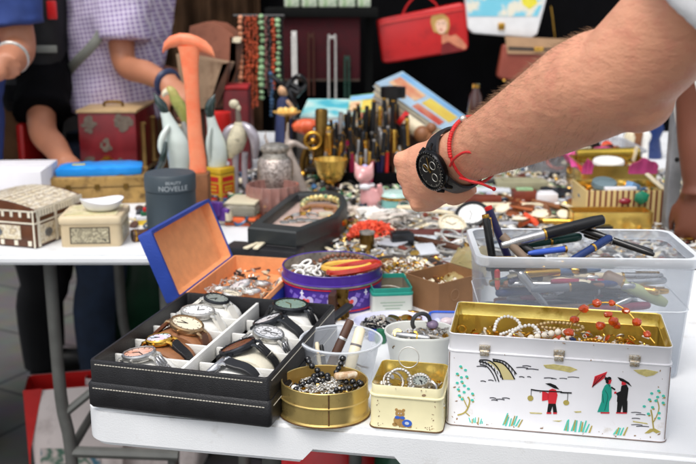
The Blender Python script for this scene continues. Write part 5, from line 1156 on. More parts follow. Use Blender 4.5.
g = G(); g.loft([o_(-.0026,.036), o_(-.0026,.003), o_(-.008,.002)], cap0=False); obj('lining', g, mat('lining_tin', (176,168,150), .35, .8, var=.2), t)
for i in range(3):
    g = G(); g.box(.04 - .008*i, .0006, .0012, (0, -.0002, .020 - .005*i)); obj('faded_line', g, mat('faint_green', (150,170,150), .6), t)
g = G(); g.torus(.028, .0012, 28, 6); obj('wire_handle', g, old_silver, t, M=place(0,.045,.02,.2))
q = [W(417,289,T+.05), W(460,279,T+.05), W(470,260,T+.05), W(427,271,T+.05)]
ctr = sum(q, V())/4; ex = ((q[1]-q[0]) + (q[2]-q[3])).normalized(); wd = ((q[1]-q[0]).length + (q[2]-q[3]).length)/2; dp = .078; rz = math.atan2(ex.y, ex.x)
t = thing('cardboard_box', 'small open brown cardboard box with crooked flaps behind the white tin', 'box', V((ctr.x, ctr.y, T)), rz); KB = V(t.location)
card = mat('cardboard', (134,98,68), .8, var=.1, scale=30, bump=.2, bscale=120, spec=.2)
o_ = lambda e, z, sk=0: [(x + sk, y, z) for x, y in rr(wd + 2*e, dp + 2*e, .003, 2)]
g = G(); g.loft([o_(0,0), o_(.0005,.048), o_(.001,.052), o_(-.0012,.052), o_(-.0012,.002), o_(-.01,.0018)]); obj('body', g, card, t)
g = G(); g.add([(wd/2, -dp/2, .051),(wd/2, dp/2, .051),(wd/2 + .014, dp/2 + .002, .030),(wd/2 + .016, -dp/2 + .002, .026)], [(0,1,2,3)], smooth=False); g.add([(wd/2+.001, -dp/2, .053),(wd/2+.001, dp/2, .053),(wd/2 + .0155, dp/2 + .002, .031),(wd/2 + .0175, -dp/2 + .002, .027)], [(3,2,1,0)], smooth=False); obj('flap', g, card, t)
g = G(); g.torus(.009, .0004, 24, 4, M=place(-.014, -dp/2 - .0012, .028, PI/2)); obj('embossed_ring', g, mat('card_pale', (160,124,92), .7), t)
o = heap('trinket_heap', 'pale shells and beads in the brown cardboard box', 'trinkets', KB, (wd/2-.006, dp/2-.006, 'r'), .026, .036, 100, [ivory, pearl, wood_mid, brass], (.002,.005), .004, 14); o.rotation_euler.z = rz
q = [W(436,288,T+.03), W(483,288,T+.03), W(492,244,T+.035), W(458,246,T+.035)]
c_ = sum(q, V())/4; g = G(); rd = random.Random(8)
N_ = 10; vs = []
for lay in range(2):
    for j in range(N_+1):
        for i in range(N_+1):
            P_ = q[0].lerp(q[1], i/N_).lerp(q[3].lerp(q[2], i/N_), j/N_); e = min(i, j, N_-i, N_-j)/N_
            vs.append((P_.x-c_.x, P_.y-c_.y, (P_.z - T) * .55 + (.012*min(1, e*4) + rd.uniform(-.003,.003))*(1 if lay == 0 else -.6) ))
n = (N_+1)**2; fs = []
for j in range(N_):
    for i in range(N_):
        k = j*(N_+1)+i; fs.append((k,k+1,k+N_+2,k+N_+1)); fs.append((n+k,n+k+N_+1,n+k+N_+2,n+k+1))
g.add(vs, fs, smooth=False); solo('foil_packet', g, mat('pale_gold_foil', (216,198,140), .3, .6, var=.15, scale=30), 'crumpled pale gold foil packet between cardboard box and clear bin', 'packet', (c_.x, c_.y, T + .012))

# ================================================================== blue presentation box with orange lining
hA = W(180, 301, T+.032); hB = W(234, 259, T+.032); hd_ = (hB-hA).normalized(); side = V((hd_.y, -hd_.x, 0)).normalized()
Ld = (hB-hA).length; Wb = .135; boxblue = mat('box_blue', (36,64,150), .4, var=.12, scale=30, bump=.2, bscale=300); orange = mat('orange_suede', (226,156,106), .75, var=.08, scale=60, bump=.3, bscale=400, spec=.2)
Ob = V((hA.x, hA.y, T)); rzb = math.atan2(side.y, side.x)
t = thing('presentation_box', 'blue presentation box with orange lining, lid open, full of silver watches', 'box', Ob, rzb)   # local x to the right of the hinge, y along the hinge
g = G(); g.loft([[(x + Wb/2, y + Ld/2, z) for x, y in rr(Wb + 2*e, Ld + 2*e, .004, 2)] for e, z in ((0,0),(0,.032))], cap1=False); obj('base', g, boxblue, t)
g = G(); g.loft([[(x + Wb/2, y + Ld/2, z) for x, y in rr(Wb + 2*e, Ld + 2*e, .004, 2)] for e, z in ((-.001,.0322),(-.002,.040),(-.005,.040),(-.006,.010),(-.02,.0098))], cap0=False); obj('tray_lining', g, orange, t)
la = math.radians(112); Ml = place(0, 0, .034) @ Matrix.Rotation(-la, 4, 'Y')   # lid swings about the hinge edge (local y)
LH = .116
g = G(); ou = lambda e, z: [(x + LH/2, y + Ld/2, z) for x, y in rr(LH + 2*e, Ld + 2*e, .004, 2)]
g.loft([ou(0,.024), ou(0,0), ou(-.005,0), ou(-.006,.001)], M=Ml @ place(0,0,-.0), cap1=False); obj('lid', g, boxblue, t)
g = G(); g.loft([ou(-.0052,.0003), ou(-.009,.017), ou(-.02,.0185)], cap0=False, M=Ml); obj('lid_lining', g, orange, t)
Mb = Matrix.Translation(Ob) @ Matrix.Rotation(rzb, 4, 'Z')
for i, (x, y, r_, dm, lab) in enumerate(((.070,.085,.018,dial_silver,'big silver pocket watch at the back of the orange lined box'),(.098,.055,.016,dial_white,'white dialled pocket watch at the right of the orange lined box'),(.045,.058,.015,dial_grey,'grey pocket watch on the left of the orange lined box'),(.072,.035,.0165,dial_cream,'cream dialled pocket watch at the front of the orange lined box'),(.102,.100,.014,dial_silver,'small silver pocket watch in the back right corner of the orange lined box'))):
    wt_ = thing('pocket_watch', lab, 'watch', group='watches in the orange lined box'); wt_.matrix_world = Mb @ place(x, y, .036, R.uniform(-.35,.35), R.uniform(-.3,.3), R.uniform(0,6))
    g = G(); g.lathe([(.0001,-.003),(r_*.8,-.003),(r_,0),(r_,.003),(r_*.94,.0048),(r_*.88,.0046)], 32); g.tube([(r_,0,0),(r_+.004,0,0)], .0022, 8); g.torus(.004, .0009, 14, 5, M=place(r_+.007,0,0)); obj('case', g, silver, wt_)
    g = G(); g.lathe([(.0001,.0040),(r_*.885,.0040)], 32); do = obj('dial', g, dm, wt_)
    g = G(); [g.box(.0022,.0007,.0003,(r_*.74,0,.0042), M=Matrix.Rotation(k*PI/6,4,'Z')) for k in range(12)]; [g.box(l,.0009,.0003,(l/2,0,.0046), M=Matrix.Rotation(R.uniform(0,6),4,'Z')) for l in (r_*.45,r_*.65)]; obj('hands', g, black_paint, do)
for i in range(5): chain('silver watch chain curled in the orange lined box', [Mb @ V((R.uniform(.02,.115), R.uniform(.02,.11), .034 + R.uniform(0,.008))) for _ in range(5)], silver, .0024, .0005, group='silver chains in the orange lined box')
o = heap('jewellery_heap', 'watch parts and straps under the silver watches in the orange lined box', 'watch parts', (0,0,0), (Wb/2-.014, Ld/2-.014, 'r'), .014, .024, 110, [silver, old_silver, black_leather, brown_strap, ivory], (.003,.007), .006, 15); o.matrix_world = Mb @ place(Wb/2, Ld/2, 0)

# ================================================================== clear storage bin with pens
BC = V((.312, 1.268, T)); brz = -.035; bw, bd_, bh = .262, .135, .168
t = thing('storage_bin', 'big clear plastic storage bin of pens on the right of the table', 'bin', BC, brz)
o_ = lambda e, z: [(x, y, z) for x, y in rr(bw + 2*e, bd_ + 2*e, .018, 6)]
g = G(); g.loft([o_(-.004,0), o_(0,.003), o_(.008,.150), o_(.008,.168), o_(.0065,.168), o_(.0065,.150), o_(-.0015,.004), o_(-.008,.0035)]); obj('wall', g, plastic_clear, t)
g = G(); g.loft([o_(.0075,.155), o_(.0120,.1555), o_(.0140,.158), o_(.0140,.166), o_(.0135,.1685), o_(.010,.1695), o_(.0066,.1685)], cap0=False, cap1=False); obj('rim', g, plastic_rim, t)
g = G(); g.loft([o_(.0052,.095), o_(.0062,.0955), o_(.0052,.0965)], cap0=False, cap1=False); obj('ridge', g, plastic_rim, t)
MB_ = Matrix.Translation(BC) @ Matrix.Rotation(brz, 4, 'Z')
def pen(label, a, b, r, body, cap=None, capf=.55, tip=None, clip=None, group=None, tail=None):
    a = V(a); b = V(b); L = (b-a).length; t = thing('pen', label, 'pen', group=group); t.matrix_world = frame(a, b-a, V((0,0,1)) if abs((b-a).normalized().z) < .9 else None)
    c0 = L*capf if cap else L
    g = G(); g.lathe([(.0001,0),(r*.55,.0006),(r*.72,.004),(r*.94,L*.14),(r,L*.3),(r,c0),(.0001,c0)], 16); obj('barrel', g, body, t)
    if cap: g = G(); g.lathe([(r*.9,c0),(r*1.12,c0+.0004),(r*1.12,c0+(L-c0)*.8),(r*.95,L-.002),(r*.6,L),(.0001,L)], 16); capo = obj('cap', g, cap, t)
    if cap: g = G(); g.lathe([(r*1.03,c0-.002),(r*1.16,c0-.0015),(r*1.16,c0+.001),(r*1.03,c0+.0015)], 16); (obj('ring', g, clip or gold, t) if cap else None)
    if clip: g = G(); g.box(.0009, .003, L*.26, (r*1.35, 0, L*.82), bev=.0004); g.box(r*.5, .003, .002, (r*1.2, 0, L*.945)); obj('clip', g, clip, capo if cap else t)
    if tail: g = G(); g.lathe([(r*1.02,L-.0045),(r*1.05,L-.004),(r*1.0,L+.0003),(.0001,L+.0008)], 16); obj('end', g, tail, t)
    return t
navy = mat('navy_pen', (30,26,66), .35); dgreen = mat('dark_green_pen', (20,66,58), .3); bblue = mat('bright_blue_pen', (60,96,196), .3, var=.2); dblue = mat('deep_blue_pen', (26,50,104), .3); taupe = mat('taupe_pen', (136,116,98), .5, var=.2); chrome = steel; green_pale = mat('pale_green_pen', (176,184,130), .45, var=.1); wine = mat('wine_pen', (150,30,70), .35)
q = lambda x, y, z: MB_ @ V((x, y, z))
pen('navy pen with red end standing up at the left of the clear bin', q(-.068,.045,.088), q(-.117,.058,.205), .0056, navy, tail=red_paint, clip=None)
pen('black pen with gold clip standing in the left corner of the clear bin', q(-.104,.012,.095), q(-.1235,.03,.200), .0050, black_plastic, cap=black_plastic, capf=.15, clip=gold, tail=gold)
pen('thick black pen with chrome body lying across the top of the clear bin', q(-.105,-.008,.166), q(.038,.022,.197), .0072, chrome, cap=black_plastic, capf=.42, clip=None)
pen('dark green pen under the black pen in the clear bin', q(-.085,.012,.160), q(.01,.03,.170), .0056, dgreen, cap=dgreen)
pen('bright blue ballpoint lying near the front rim of the clear bin', q(-.07,-.018,.158), q(.005,.0,.163), .0042, bblue, cap=plastic_milky, capf=.7)
pen('deep blue pen pointing up at the middle of the clear bin', q(-.02,-.030,.148), q(.045,.005,.176), .0052, dblue, cap=dblue, capf=.6)
pen('long black pen slanting down to the right in the clear bin', q(.098,-.02,.158), q(.005,.03,.182), .0046, black_plastic, cap=black_plastic, clip=chrome)
pen('black pen with silver clip low at the middle right of the clear bin', q(.105,.012,.154), q(.015,.038,.172), .0046, black_plastic, cap=black_plastic, clip=chrome)
pen('taupe stubby pen in the left corner of the clear bin', q(-.062,-.02,.14), q(-.103,.0,.178), .0058, taupe)
pen('grey black pen beside the taupe one in the clear bin', q(-.045,-.012,.148), q(-.085,.006,.168), .0056, rubber)
pen('pale green marker leaning at the right inside the clear bin', q(.112,-.045,.098), q(.03,-.030,.132), .0085, green_pale, cap=taupe, capf=.72)
pen('chrome pen seen through the left wall of the clear bin', q(-.045,-.052,.092), q(-.085,-.045,.140), .005, chrome, cap=chrome, clip=chrome)
pen('wine red pen seen low through the wall of the clear bin', q(-.01,-.05,.088), q(.09,-.045,.096), .0048, wine, cap=wine)
pen('orange tipped pen by the left wall of the clear bin', q(-.112,-.045,.115), q(-.113,-.04,.142), .0035, coral, cap=red_paint)
pen('long grey pen seen through the wall of the clear bin', q(-.07,-.052,.118), q(.025,-.044,.123), .0058, mat('grey_pen', (120,124,132), .4), cap=gun)
pen('white pen slanting behind the clear wall at the right', q(-.01,-.05,.072), q(.065,-.045,.105), .0036, ivory, cap=chrome)
pens_lay = [black_plastic, navy, gun, dblue, chrome, ivory, wine, wood_mid, taupe, dgreen, rubber, mat('bluegrey_pen', (110,130,160), .35)]
for i in range(112):
    z = .012 + .0092*(i // 8) + R.uniform(-.004,.004); L = R.uniform(.11,.135)
    while True:
        a_ = R.gauss(0, .42) + (PI if R.random() < .5 else 0); x, y = R.uniform(-.085,.085), R.uniform(-.05,.05); dx, dy = math.cos(a_)*L/2, math.sin(a_)*L/2
        if abs(x) + abs(dx) < .122 and abs(y) + abs(dy) < .056: break
    m_ = pens_lay[i % 12]; pen('pen in the mixed layers lying inside the clear bin', q(x-dx, y-dy, z + R.uniform(0,.010)), q(x+dx, y+dy, z + R.uniform(0,.010)), R.uniform(.0038,.0052), m_, cap=R.choice([m_, m_, chrome, gold, black_plastic]), clip=R.choice([chrome, gold]), group='pens lying inside the clear bin')
# ================================================================== left table goods
def boxat(name, label, cat, a, b, depth, h, m, partname='body', bev=.002, rz=None, group=None):
    """box whose front bottom edge runs from a to b"""
    a = V(a); b = V(b); r = math.atan2(b.y-a.y, b.x-a.x) if rz is None else rz; w = (b-a).length
    t = thing(name, label, cat, (a+b)/2, r, group); g = G(); g.box(w, depth, h, (0, depth/2, 0), bev=bev, base=True); obj(partname, g, m, t)
    return t, w, r
# inlaid casket
a = W(37, 249); zt = D(37, 211, a.y).z; b = W(84, 193, zt); dr = (V((b.x,b.y,0)) - V((a.x,a.y,0))); Lc = dr.length * .92; dr.normalize(); wc_ = .19
rzc = math.atan2(dr.y, dr.x) - PI/2
t = thing('casket', 'dark wooden casket with bone inlay and vaulted lid at the left table edge', 'casket', (a.x, a.y, T), rzc)   # x<0 is the casket body, y along the long side
hb = (zt - T)
inlay = patchmat('bone_inlay', [(226,214,188),(200,184,150),(230,222,204),(170,150,120),(222,208,176)], 70, .4)
wood_c = mat('casket_wood', (92,52,28), .35, var=.4, scale=22)
g = G(); g.box(wc_, Lc, hb*.62, (-wc_/2, Lc/2, .002), bev=.002, base=True); obj('body', g, wood_c, t)
lid = []; n = 12
g = G(); prof = [(-wc_*k/n, hb*.64 + hb*.36 + .016*math.sin(PI*k/n)) for k in range(n+1)]
prof = [(0, hb*.64)] + prof + [(-wc_, hb*.64)]
g.loft([[(x, y, z) for x, z in prof] for y in (-.001, Lc + .001)], smooth=False); obj('lid', g, wood_c, t)
g = G()
for k in range(n):
    x0, x1 = -wc_*k/n, -wc_*(k+1)/n; z0, z1 = (hb + .016*math.sin(PI*q/n) for q in (k, k+1))
    g.add([(x0-.002, .006, z0+.0012), (x1+.000, .006, z1+.0012), (x1, Lc-.006, z1+.0012), (x0-.002, Lc-.006, z0+.0012)], [(0,1,2,3)], smooth=False)
    g.add([(x0-.002, .006, z0-.001), (x1+.000, .006, z1-.001), (x1, Lc-.006, z1-.001), (x0-.002, Lc-.006, z0-.001)], [(3,2,1,0)], smooth=False)
obj('lid_inlay', g, inlay, t)
bone = mat('bone', (228,220,200), .4, var=.1, scale=90); g = G()
for f in (.06, .42, .80): g.box(.002, .007, hb*.98, (.0012, Lc*f, .002), base=True)
g.box(.002, Lc, .003, (.001, Lc/2, hb*.66)); g.box(.002, Lc, .004, (.001, Lc/2, hb*.985))
for i in range(18): g.box(.002, .006, .015, (.0012, .008 + Lc*i/18, hb*.90))
for i in range(9): g.box(.006, .002, .014, (-.012 - wc_*i/9.5, -.0012, hb*.90))
for i in range(5): g.box(.008, .002, .01, (-.014 - wc_*i/6, -.0012, .010))
g.box(wc_, .002, .003, (-wc_/2, -.0012, hb*.66)); g.box(.003, .002, hb*.98, (-.003, -.0014, .002), base=True); g.box(wc_, .002, .003, (-wc_/2, -.0012, hb*.97)); obj('bone_strips', g, bone, t)
g = G(); g.box(.002, Lc*.30, hb*.50, (.0010, Lc*.24, hb*.34)); g.box(.002, Lc*.30, hb*.50, (.0010, Lc*.61, hb*.34)); g.box(wc_*.56, .002, hb*.36, (-wc_*.46, -.0010, hb*.40)); obj('inlay_panel', g, inlay, t)
[obj('medallion', G().lathe([(.0001,0),(.011,0),(.012,.002),(.0001,.0022)], 20, M=M_, sy=.75), mat('medallion', (110,112,116), .35, .4, var=.4, scale=300), t) for M_ in (frame((.002, Lc*.24, hb*.34), (1,0,0)), frame((.002, Lc*.61, hb*.34), (1,0,0)), frame((-wc_*.46, -.002, hb*.40), (0,-1,0)))]
# beige tin with an old photograph
a = W(61.5, 247); b = W(121, 247); rzt = .06; wd = (b-a).length; dp = .115; hh = .062
beige = mat('beige_tin', (206,186,150), .4, var=.08, scale=25, second=(160,130,90), mixlo=.62, mixhi=.75)
t = thing('lidded_tin', 'beige lidded tin with old town photograph next to inlaid casket', 'tin', (a+b)/2, rzt); BT2 = V(t.location)
o_ = lambda e, z: [(x, y + dp/2, z) for x, y in rr(wd + 2*e, dp + 2*e, .008, 3)]
g = G(); g.loft([o_(-.001,0), o_(0,.002), o_(0,.050)]); obj('body', g, beige, t)
g = G(); g.loft([o_(.002,.0475), o_(.003,.050), o_(.003,.059), o_(.001,hh), o_(-.006,hh), o_(-.009,hh+.0015)]); obj('lid', g, mat('beige_lid', (214,196,162), .4, var=.06, scale=25), t)
g = G(); g.box(wd*.66, .001, .034, (-.001, -.0006, .024)); obj('photo_frame', g, mat('dark_line', (60,52,40), .5), t)
g = G(); g.box(wd*.62, .001, .030, (-.001, -.0010, .024)); g.box(.001, dp*.7, .030, (wd/2+.0006, dp/2, .024)); obj('photo_print', g, patchmat('sepia_print', [(70,66,56),(190,180,150),(120,112,92),(206,196,166)], 90, .4), t)
g = G(); g.box(wd*.86, dp*.84, .0012, (0, dp/2, hh+.0018)); obj('lid_print', g, patchmat('lid_print', [(214,198,160),(196,190,140),(226,214,180),(170,160,120)], 40, .4), t)
p = BT2 + V((.012, .052, hh + .0028)); g = G(); n = 30; rings = []
for k, (r_, z) in enumerate(((.018,0),(.028,.002),(.036,.009),(.041,.019),(.042,.022),(.0395,.022),(.033,.010),(.024,.005),(.012,.004))):
    rings.append([(r_*(1 + .04*math.sin(3*a_ + k*.2))*math.cos(a_)*1.05, r_*.8*math.sin(a_), z + .0035*math.sin(2*a_+.7)*(z/.02)) for a_ in [2*PI*i/n for i in range(n)]])
g.loft(rings); solo('dish', g, mat('white_gauze', (232,232,236), .7, var=.04, scale=40, bump=.4, bscale=150), 'crumpled white plastic dish lying on the beige photograph tin', 'dish', p, .1)
# carton, golden box, blue packet, dark red box
a = W(-30, 216); b = W(45, 212); t, w_, r_ = boxat('carton', 'plain white carton behind the inlaid casket at the left edge', 'box', a, b, .16, D(45,170,b.y).z - T, mat('white_card', (226,224,228), .7, var=.04), rz=.05)
g = G(); g.box(w_*.98, .004, .0015, (0, .07, D(45,170,b.y).z - T + .0004)); obj('lid_seam', g, mat('pale_tape', (206,204,206), .5), t)
a = W(50, 206); b = W(146, 203); gw = mat('gilded_wood', (166,132,74), .45, .2, var=.35, scale=18, second=(92,66,34), mixlo=.5, mixhi=.68)
hgw = D(98,177,W(98,205).y).z - T
t, w_, r_ = boxat('wooden_box', 'flat gilded wooden box under the bright blue packet', 'box', a, b, .14, hgw*.60, gw, 'base')
g = G(); g.box(w_*1.01, .144, hgw*.36, (0, .07, hgw*.62), bev=.003, base=True); obj('lid', g, gw, t)
[obj('hinge', G().box(.012, .004, .014, (x, -.002, hgw*.62), bev=.001), dark_brass, t) for x in (-w_*.3, 0, w_*.3)]; WB2 = V(t.location)
g = G(); rd = random.Random(4); rings = []
for k in range(13):
    x = -.105 + .2*k/12; e = 1 - .18*abs(k/6-1)**8
    rings.append([(x + rd.uniform(-.002,.002), y*e, (z*e + rd.uniform(-.0015,.0015))) for y, z in ((-.046,.001),(-.048,.010),(-.047,.019),(-.043,.0215),(0,.022),(.043,.0215),(.047,.019),(.048,.010),(.045,.001))])
g.loft(rings, smooth=False); bp_ = solo('packet', g, mat('blue_wrap', (24,140,226), .35, var=.1, scale=30, bump=.3, bscale=60), 'bright blue wrapped packet on top of the flat gilded box', 'packet', WB2 + V((.0, .06, hgw*.98)), r_)
g = G(); g.box(.03, .018, .0008, (-.055, -.005, .0225)); pt = obj('yellow_label', g, mat('yellow_label', (206,196,90), .5), bp_)
a = W(81, 185); b = W(133, 185); Yb = a.y + .10; a = V((D(80,150,Yb).x, Yb, T)); b = V((D(137,150,Yb).x, Yb, T)); hr = D(100,110,Yb).z - T
dred = mat('dark_red_lacquer', (116,22,30), .35, var=.3, scale=20)
t, w_, r_ = boxat('lacquer_box', 'tall dark red lacquer box with faded flowers and gilt columns behind the gilded box', 'box', a, b, .30, hr - .008, dred)
g = G(); g.box(w_ + .008, .308, .008, (0, .15, hr - .008), bev=.002, base=True); obj('gilt_edge', g, mat('pale_gilt', (190,160,116), .5), t); g = G(); g.box(w_+.004, .304, .008, (0,.15,0), base=True); obj('gilt_edge', g, mat('pale_gilt', (190,160,116)), t)
g = G(); rd = random.Random(12)
for cx, cz, s_ in ((-.05,.8,.03),(.045,.82,.034),(-.005,.48,.022),(.03,.2,.02),(-.055,.25,.018)):
    g = G()
    for k in range(9):
        a_ = k*.7; disc2(g, cx + s_*rd.uniform(.2,.75)*math.cos(a_), hr*cz + s_*rd.uniform(.2,.7)*math.sin(a_), s_*rd.uniform(.2,.42), s_*rd.uniform(.18,.34), -.0012 - .0001*k, n=9, th=.001)
    obj('painted_flower', g, mat('faded_flowers', (104,92,80), .5, var=.3, scale=90), t)
g = G(); disc2(g, -.005, .035, .026, .022, -.002, n=20, th=.002); g.box(.016, .01, .012, (-.005, -.004, .055)); obj('gilt_plate', g, brass, t)
[obj('gilt_column', G().lathe([(.009,.01),(.012,.014),(.008,.02),(.008,hr*.72),(.012,hr*.76),(.008,hr*.78)], 14, M=place(w_/2 + .003, y, 0)), mat('column_gilt', (186,150,88), .4, .5, var=.2), t) for y in (.07,.21)]
g = G(); g.tube(smoothpath([(-.025,.085,hr),(-.022,.085,hr+.012),(.022,.085,hr+.012),(.025,.085,hr)], 4), .004, 8); obj('handle', g, dark_brass, t)
# slate canister with lettering
p = W(170, 241); cr = 25*S(p); ch = (D(170,175,p.y).z - T); p.y += cr*.6
slate = mat('slate_card', (54,66,74), .55, var=.08, scale=30, bump=.1, bscale=300)
t = thing('canister', 'slate grey cylindrical canister with pale lettering behind the blue box lid', 'canister', p)
g = G(); g.lathe([(.0001,0),(cr-.001,0),(cr,.001),(cr,ch*.74),(cr-.0012,ch*.745)], 56); obj('body', g, slate, t)
g = G(); g.lathe([(cr-.001,ch*.745),(cr+.0012,ch*.75),(cr+.0012,ch-.004),(cr-.002,ch),(.0001,ch+.0005)], 56); obj('lid', g, slate, t)
pal = mat('pale_lettering', (170,178,182), .5)
for txt, size, z in (('BEAUTY', .0085, ch*.90), ('NOVELLE', .0145, ch*.815)):
    me = lettering(txt, size, .0003)
    for v_ in me.vertices:
        a_ = v_.co.x/cr + .30; q = v_.co.z; v_.co = V(((cr + .0014 + q)*math.sin(a_), -(cr + .0014 + q)*math.cos(a_), z + v_.co.y))
    obj('lettering', me, pal, t)
# toy boat, lens barrel
p = W(143, 224); t = thing('toy_boat', 'tiny white and yellow toy boat between beige tin and slate canister', 'toy', p, .2); k = S(p)*14
g = G(); g.loft([[(x*k*1.1, y*k*.5, z*k) for x, y in ((-.5,-.7),(.3,-.9),(.62,0),(.3,.9),(-.5,.7))] for z in (0, .35)], smooth=False); obj('hull', g, mat('toy_yellow', (230,196,60), .35), t)
g = G(); g.box(k*.95, k*.8, k*.28, (0,0,k*.48), bev=k*.05); obj('deck', g, white_paint, t); g = G(); g.box(k*.45, k*.5, k*.3, (.1*k,0,k*.76), bev=k*.06); obj('cabin', g, green_paint, t); g = G(); g.box(k*.3, k*.4, k*.3, (.2*k,0,k*1.05), bev=k*.06); obj('funnel', g, red_paint, t)
p = W(140, 243); t = thing('lens_barrel', 'short dark brown lens barrel lying by the slate canister', 'lens', p + V((0,.02,.012)), .5); Ml_ = Euler((0, PI/2, 0)).to_matrix().to_4x4()
g = G(); g.lathe([(.009,-.02),(.0125,-.02),(.0135,-.017),(.0135,-.006),(.0115,-.005),(.0115,.012),(.0125,.013),(.0125,.02),(.009,.02)], 24, M=Ml_); obj('barrel', g, wood_dark, t); g = G(); g.lathe([(.0001,-.019),(.0105,-.019)], 24, M=Ml_); obj('glass', g, mat('lens_glass', (60,66,70), .05), t)
g = G(); g.lathe([(.0115,-.0165),(.0139,-.016),(.0139,-.013),(.0115,-.0125)], 24, M=Ml_); obj('ring', g, brass, t)
g = G(); rd = random.Random(6)
for i in range(16):
    x0 = R.uniform(-.02,.02); g.rock(R.uniform(.004,.009), (x0, R.uniform(-.012,.012), .005 + R.uniform(0,.006)), R.randrange(3))
o = solo('oddment_heap', g, [wood_dark, ivory, old_silver], 'small dark oddments at the edge of the left table', 'oddments', W(150,238)); o['kind'] = 'stuff'

# ================================================================== behind the canister: tins, boxes and glass birds
p = W(219, 203); t, w_, r_ = boxat('yellow_tin', 'yellow and red square tea tin beneath the second glass bird', 'tin', V((D(206,200,p.y).x, p.y, T)), V((D(221,200,p.y).x, p.y-.004, T)), .05, 1e-3, mat('yellow_tin', (206,166,30), .35, var=.12, scale=30, second=(150,110,20), mixlo=.6, mixhi=.75), rz=-.62)
TIN = V(t.location); BPN = t.children[0]; bpy.data.objects.remove(BPN); hY = D(219,168,p.y).z - T; yt = MATS['yellow_tin']
g = G(); g.box(.052, .05, hY*.82, (0,.025,0), bev=.0015, base=True); obj('body', g, yt, t); g = G(); g.box(.054, .052, hY*.17, (0,.025,hY*.83), bev=.003, base=True); obj('lid', g, yt, t)
g = G()
for z0, h_ in ((.10,.14),(.30,.26),(.62,.14)): g.box(.038, .0016, hY*h_, (0,-.0006,hY*z0), base=True); g.box(.0016, .038, hY*h_, (.0264,.025,hY*z0), base=True)
obj('red_panel', g, red_paint, t)
g = G(); g.box(.028, .0012, hY*.05, (0,-.0016,hY*.38)); g.box(.028, .0012, hY*.05, (0,-.0016,hY*.48)); g.box(.0012, .028, hY*.05, (.0274,.025,hY*.38)); g.box(.0012, .028, hY*.06, (.0274,.025,hY*.47)); obj('printed_lines', g, yt, t)
g = G(); rd = random.Random(2); [g.box(.03, .02, .03, (rd.uniform(-.03,.03), rd.uniform(-.02,.02), .016 + .012*k), 0 if k % 3 else 1, .004, place(0,0,0,0,rd.uniform(-.3,.3),rd.uniform(-.6,.6))) for k in range(3)]
solo('sweet_packet', g, [mat('purple_foil', (96,56,140), .3, .3, var=.3), ivory, MATS['toy_yellow']], 'crumpled purple foil packet behind the corner of the blue box lid', 'packet', W(212, 226))
g = G(); g.box(.05, .03, .02, (0,0,.01), bev=.006); solo('napkin', g, white_cloth, 'folded white and yellow napkin behind the slate canister', 'napkin', W(203, 212), .4, ry=.25)
a = W(224, 226); b = W(256, 226); t, w_, r_ = boxat('perfume_box', 'clear topped beige cosmetic box on orange base beside the black display case', 'box', a, b, .09, .018, mat('orange_base', (236,110,60), .35, var=.1), 'base', rz=-.15)
hP = D(240,195,a.y+.03).z - T
g = G(); g.box(w_*1.02, .092, hP - .036, (0,.045,.018), bev=.009, base=True); obj('cover', g, clear('beige_clear', (216,208,186), .32, .12, edge=.3, dirt=.06), t); g = G(); g.box(w_*.82, .05, (hP-.04)*.6, (0,.030,.0185), bev=.006, base=True); obj('insert', g, mat('dark_insert', (56,54,50), .2, .4), t); g = G(); g.box(w_*.98, .088, .006, (0,.048,hP-.0175), bev=.002, base=True); obj('lid', g, mat('beige_lid2', (206,196,168), .35, var=.06), t)

def lathe_figure(name, label, cat, p, prof, m, lean=(0,0), rz=0, n=24, sy=1., part='body'):
    t = thing(name, label, cat, p, rz); g = G(); h = prof[-1][1]
    rings = [[(r*math.cos(2*PI*i/n) + lean[0]*(z/h)**1.6*h, r*sy*math.sin(2*PI*i/n) + lean[1]*(z/h)*h, z) for i in range(n)] for r, z in prof]
    g.loft(rings); obj(part, g, m, t); return t
glass_white = mat('glass_white', (206,218,212), .12, var=.12, scale=14, coat=.6); glass_dark = mat('glass_dark', (30,52,50), .1, var=.3, scale=14, coat=.6)
def glass_bird(label, Y, z0, secs, hsecs, wings):
    """glass bird from (u, v, half width) sections at distance Y, standing at height z0"""
    u0, v0 = secs[0][:2]; p = V((D(u0, v0, Y).x, Y, z0)); k = S(p); dz = z0 - D(u0, v0, Y).z; L = lambda u, v, dy=0.: D(u, v, Y + dy) - p + V((0,0,dz))
    t = thing('glass_bird', label, 'figurine', p)
    g = G(); pc = smoothpath([L(u, v) for u, v, w in secs], 3); ws = [w for u, v, w in secs]; g.etube([(c, V((k*(ws[min(i//3, len(ws)-1)]*(1-(i%3)/3) + ws[min(i//3+1, len(ws)-1)]*((i%3)/3)),0,0)), V((0,k*.8*(ws[min(i//3, len(ws)-1)]*(1-(i%3)/3) + ws[min(i//3+1, len(ws)-1)]*((i%3)/3)),0))) for i, c in enumerate(pc)], 20); obj('body', g, glass_white, t)
    g = G(); g.etube([(L(u, v), V((k*w,0,0)), V((0,k*w*.9,0))) for u, v, w in hsecs], 16); obj('dark_head', g, glass_dark, t)
    for m_, pts, w in wings:
        g = G(); pp = smoothpath([L(*q) for q in pts], 4); n_ = len(pp) - 1; g.tube(pp, [k*w*(.35 + .65*math.sin(PI*(i+.6)/(n_+1.2))) for i in range(n_+1)], 10); obj('wing', g, m_, t)
    return t
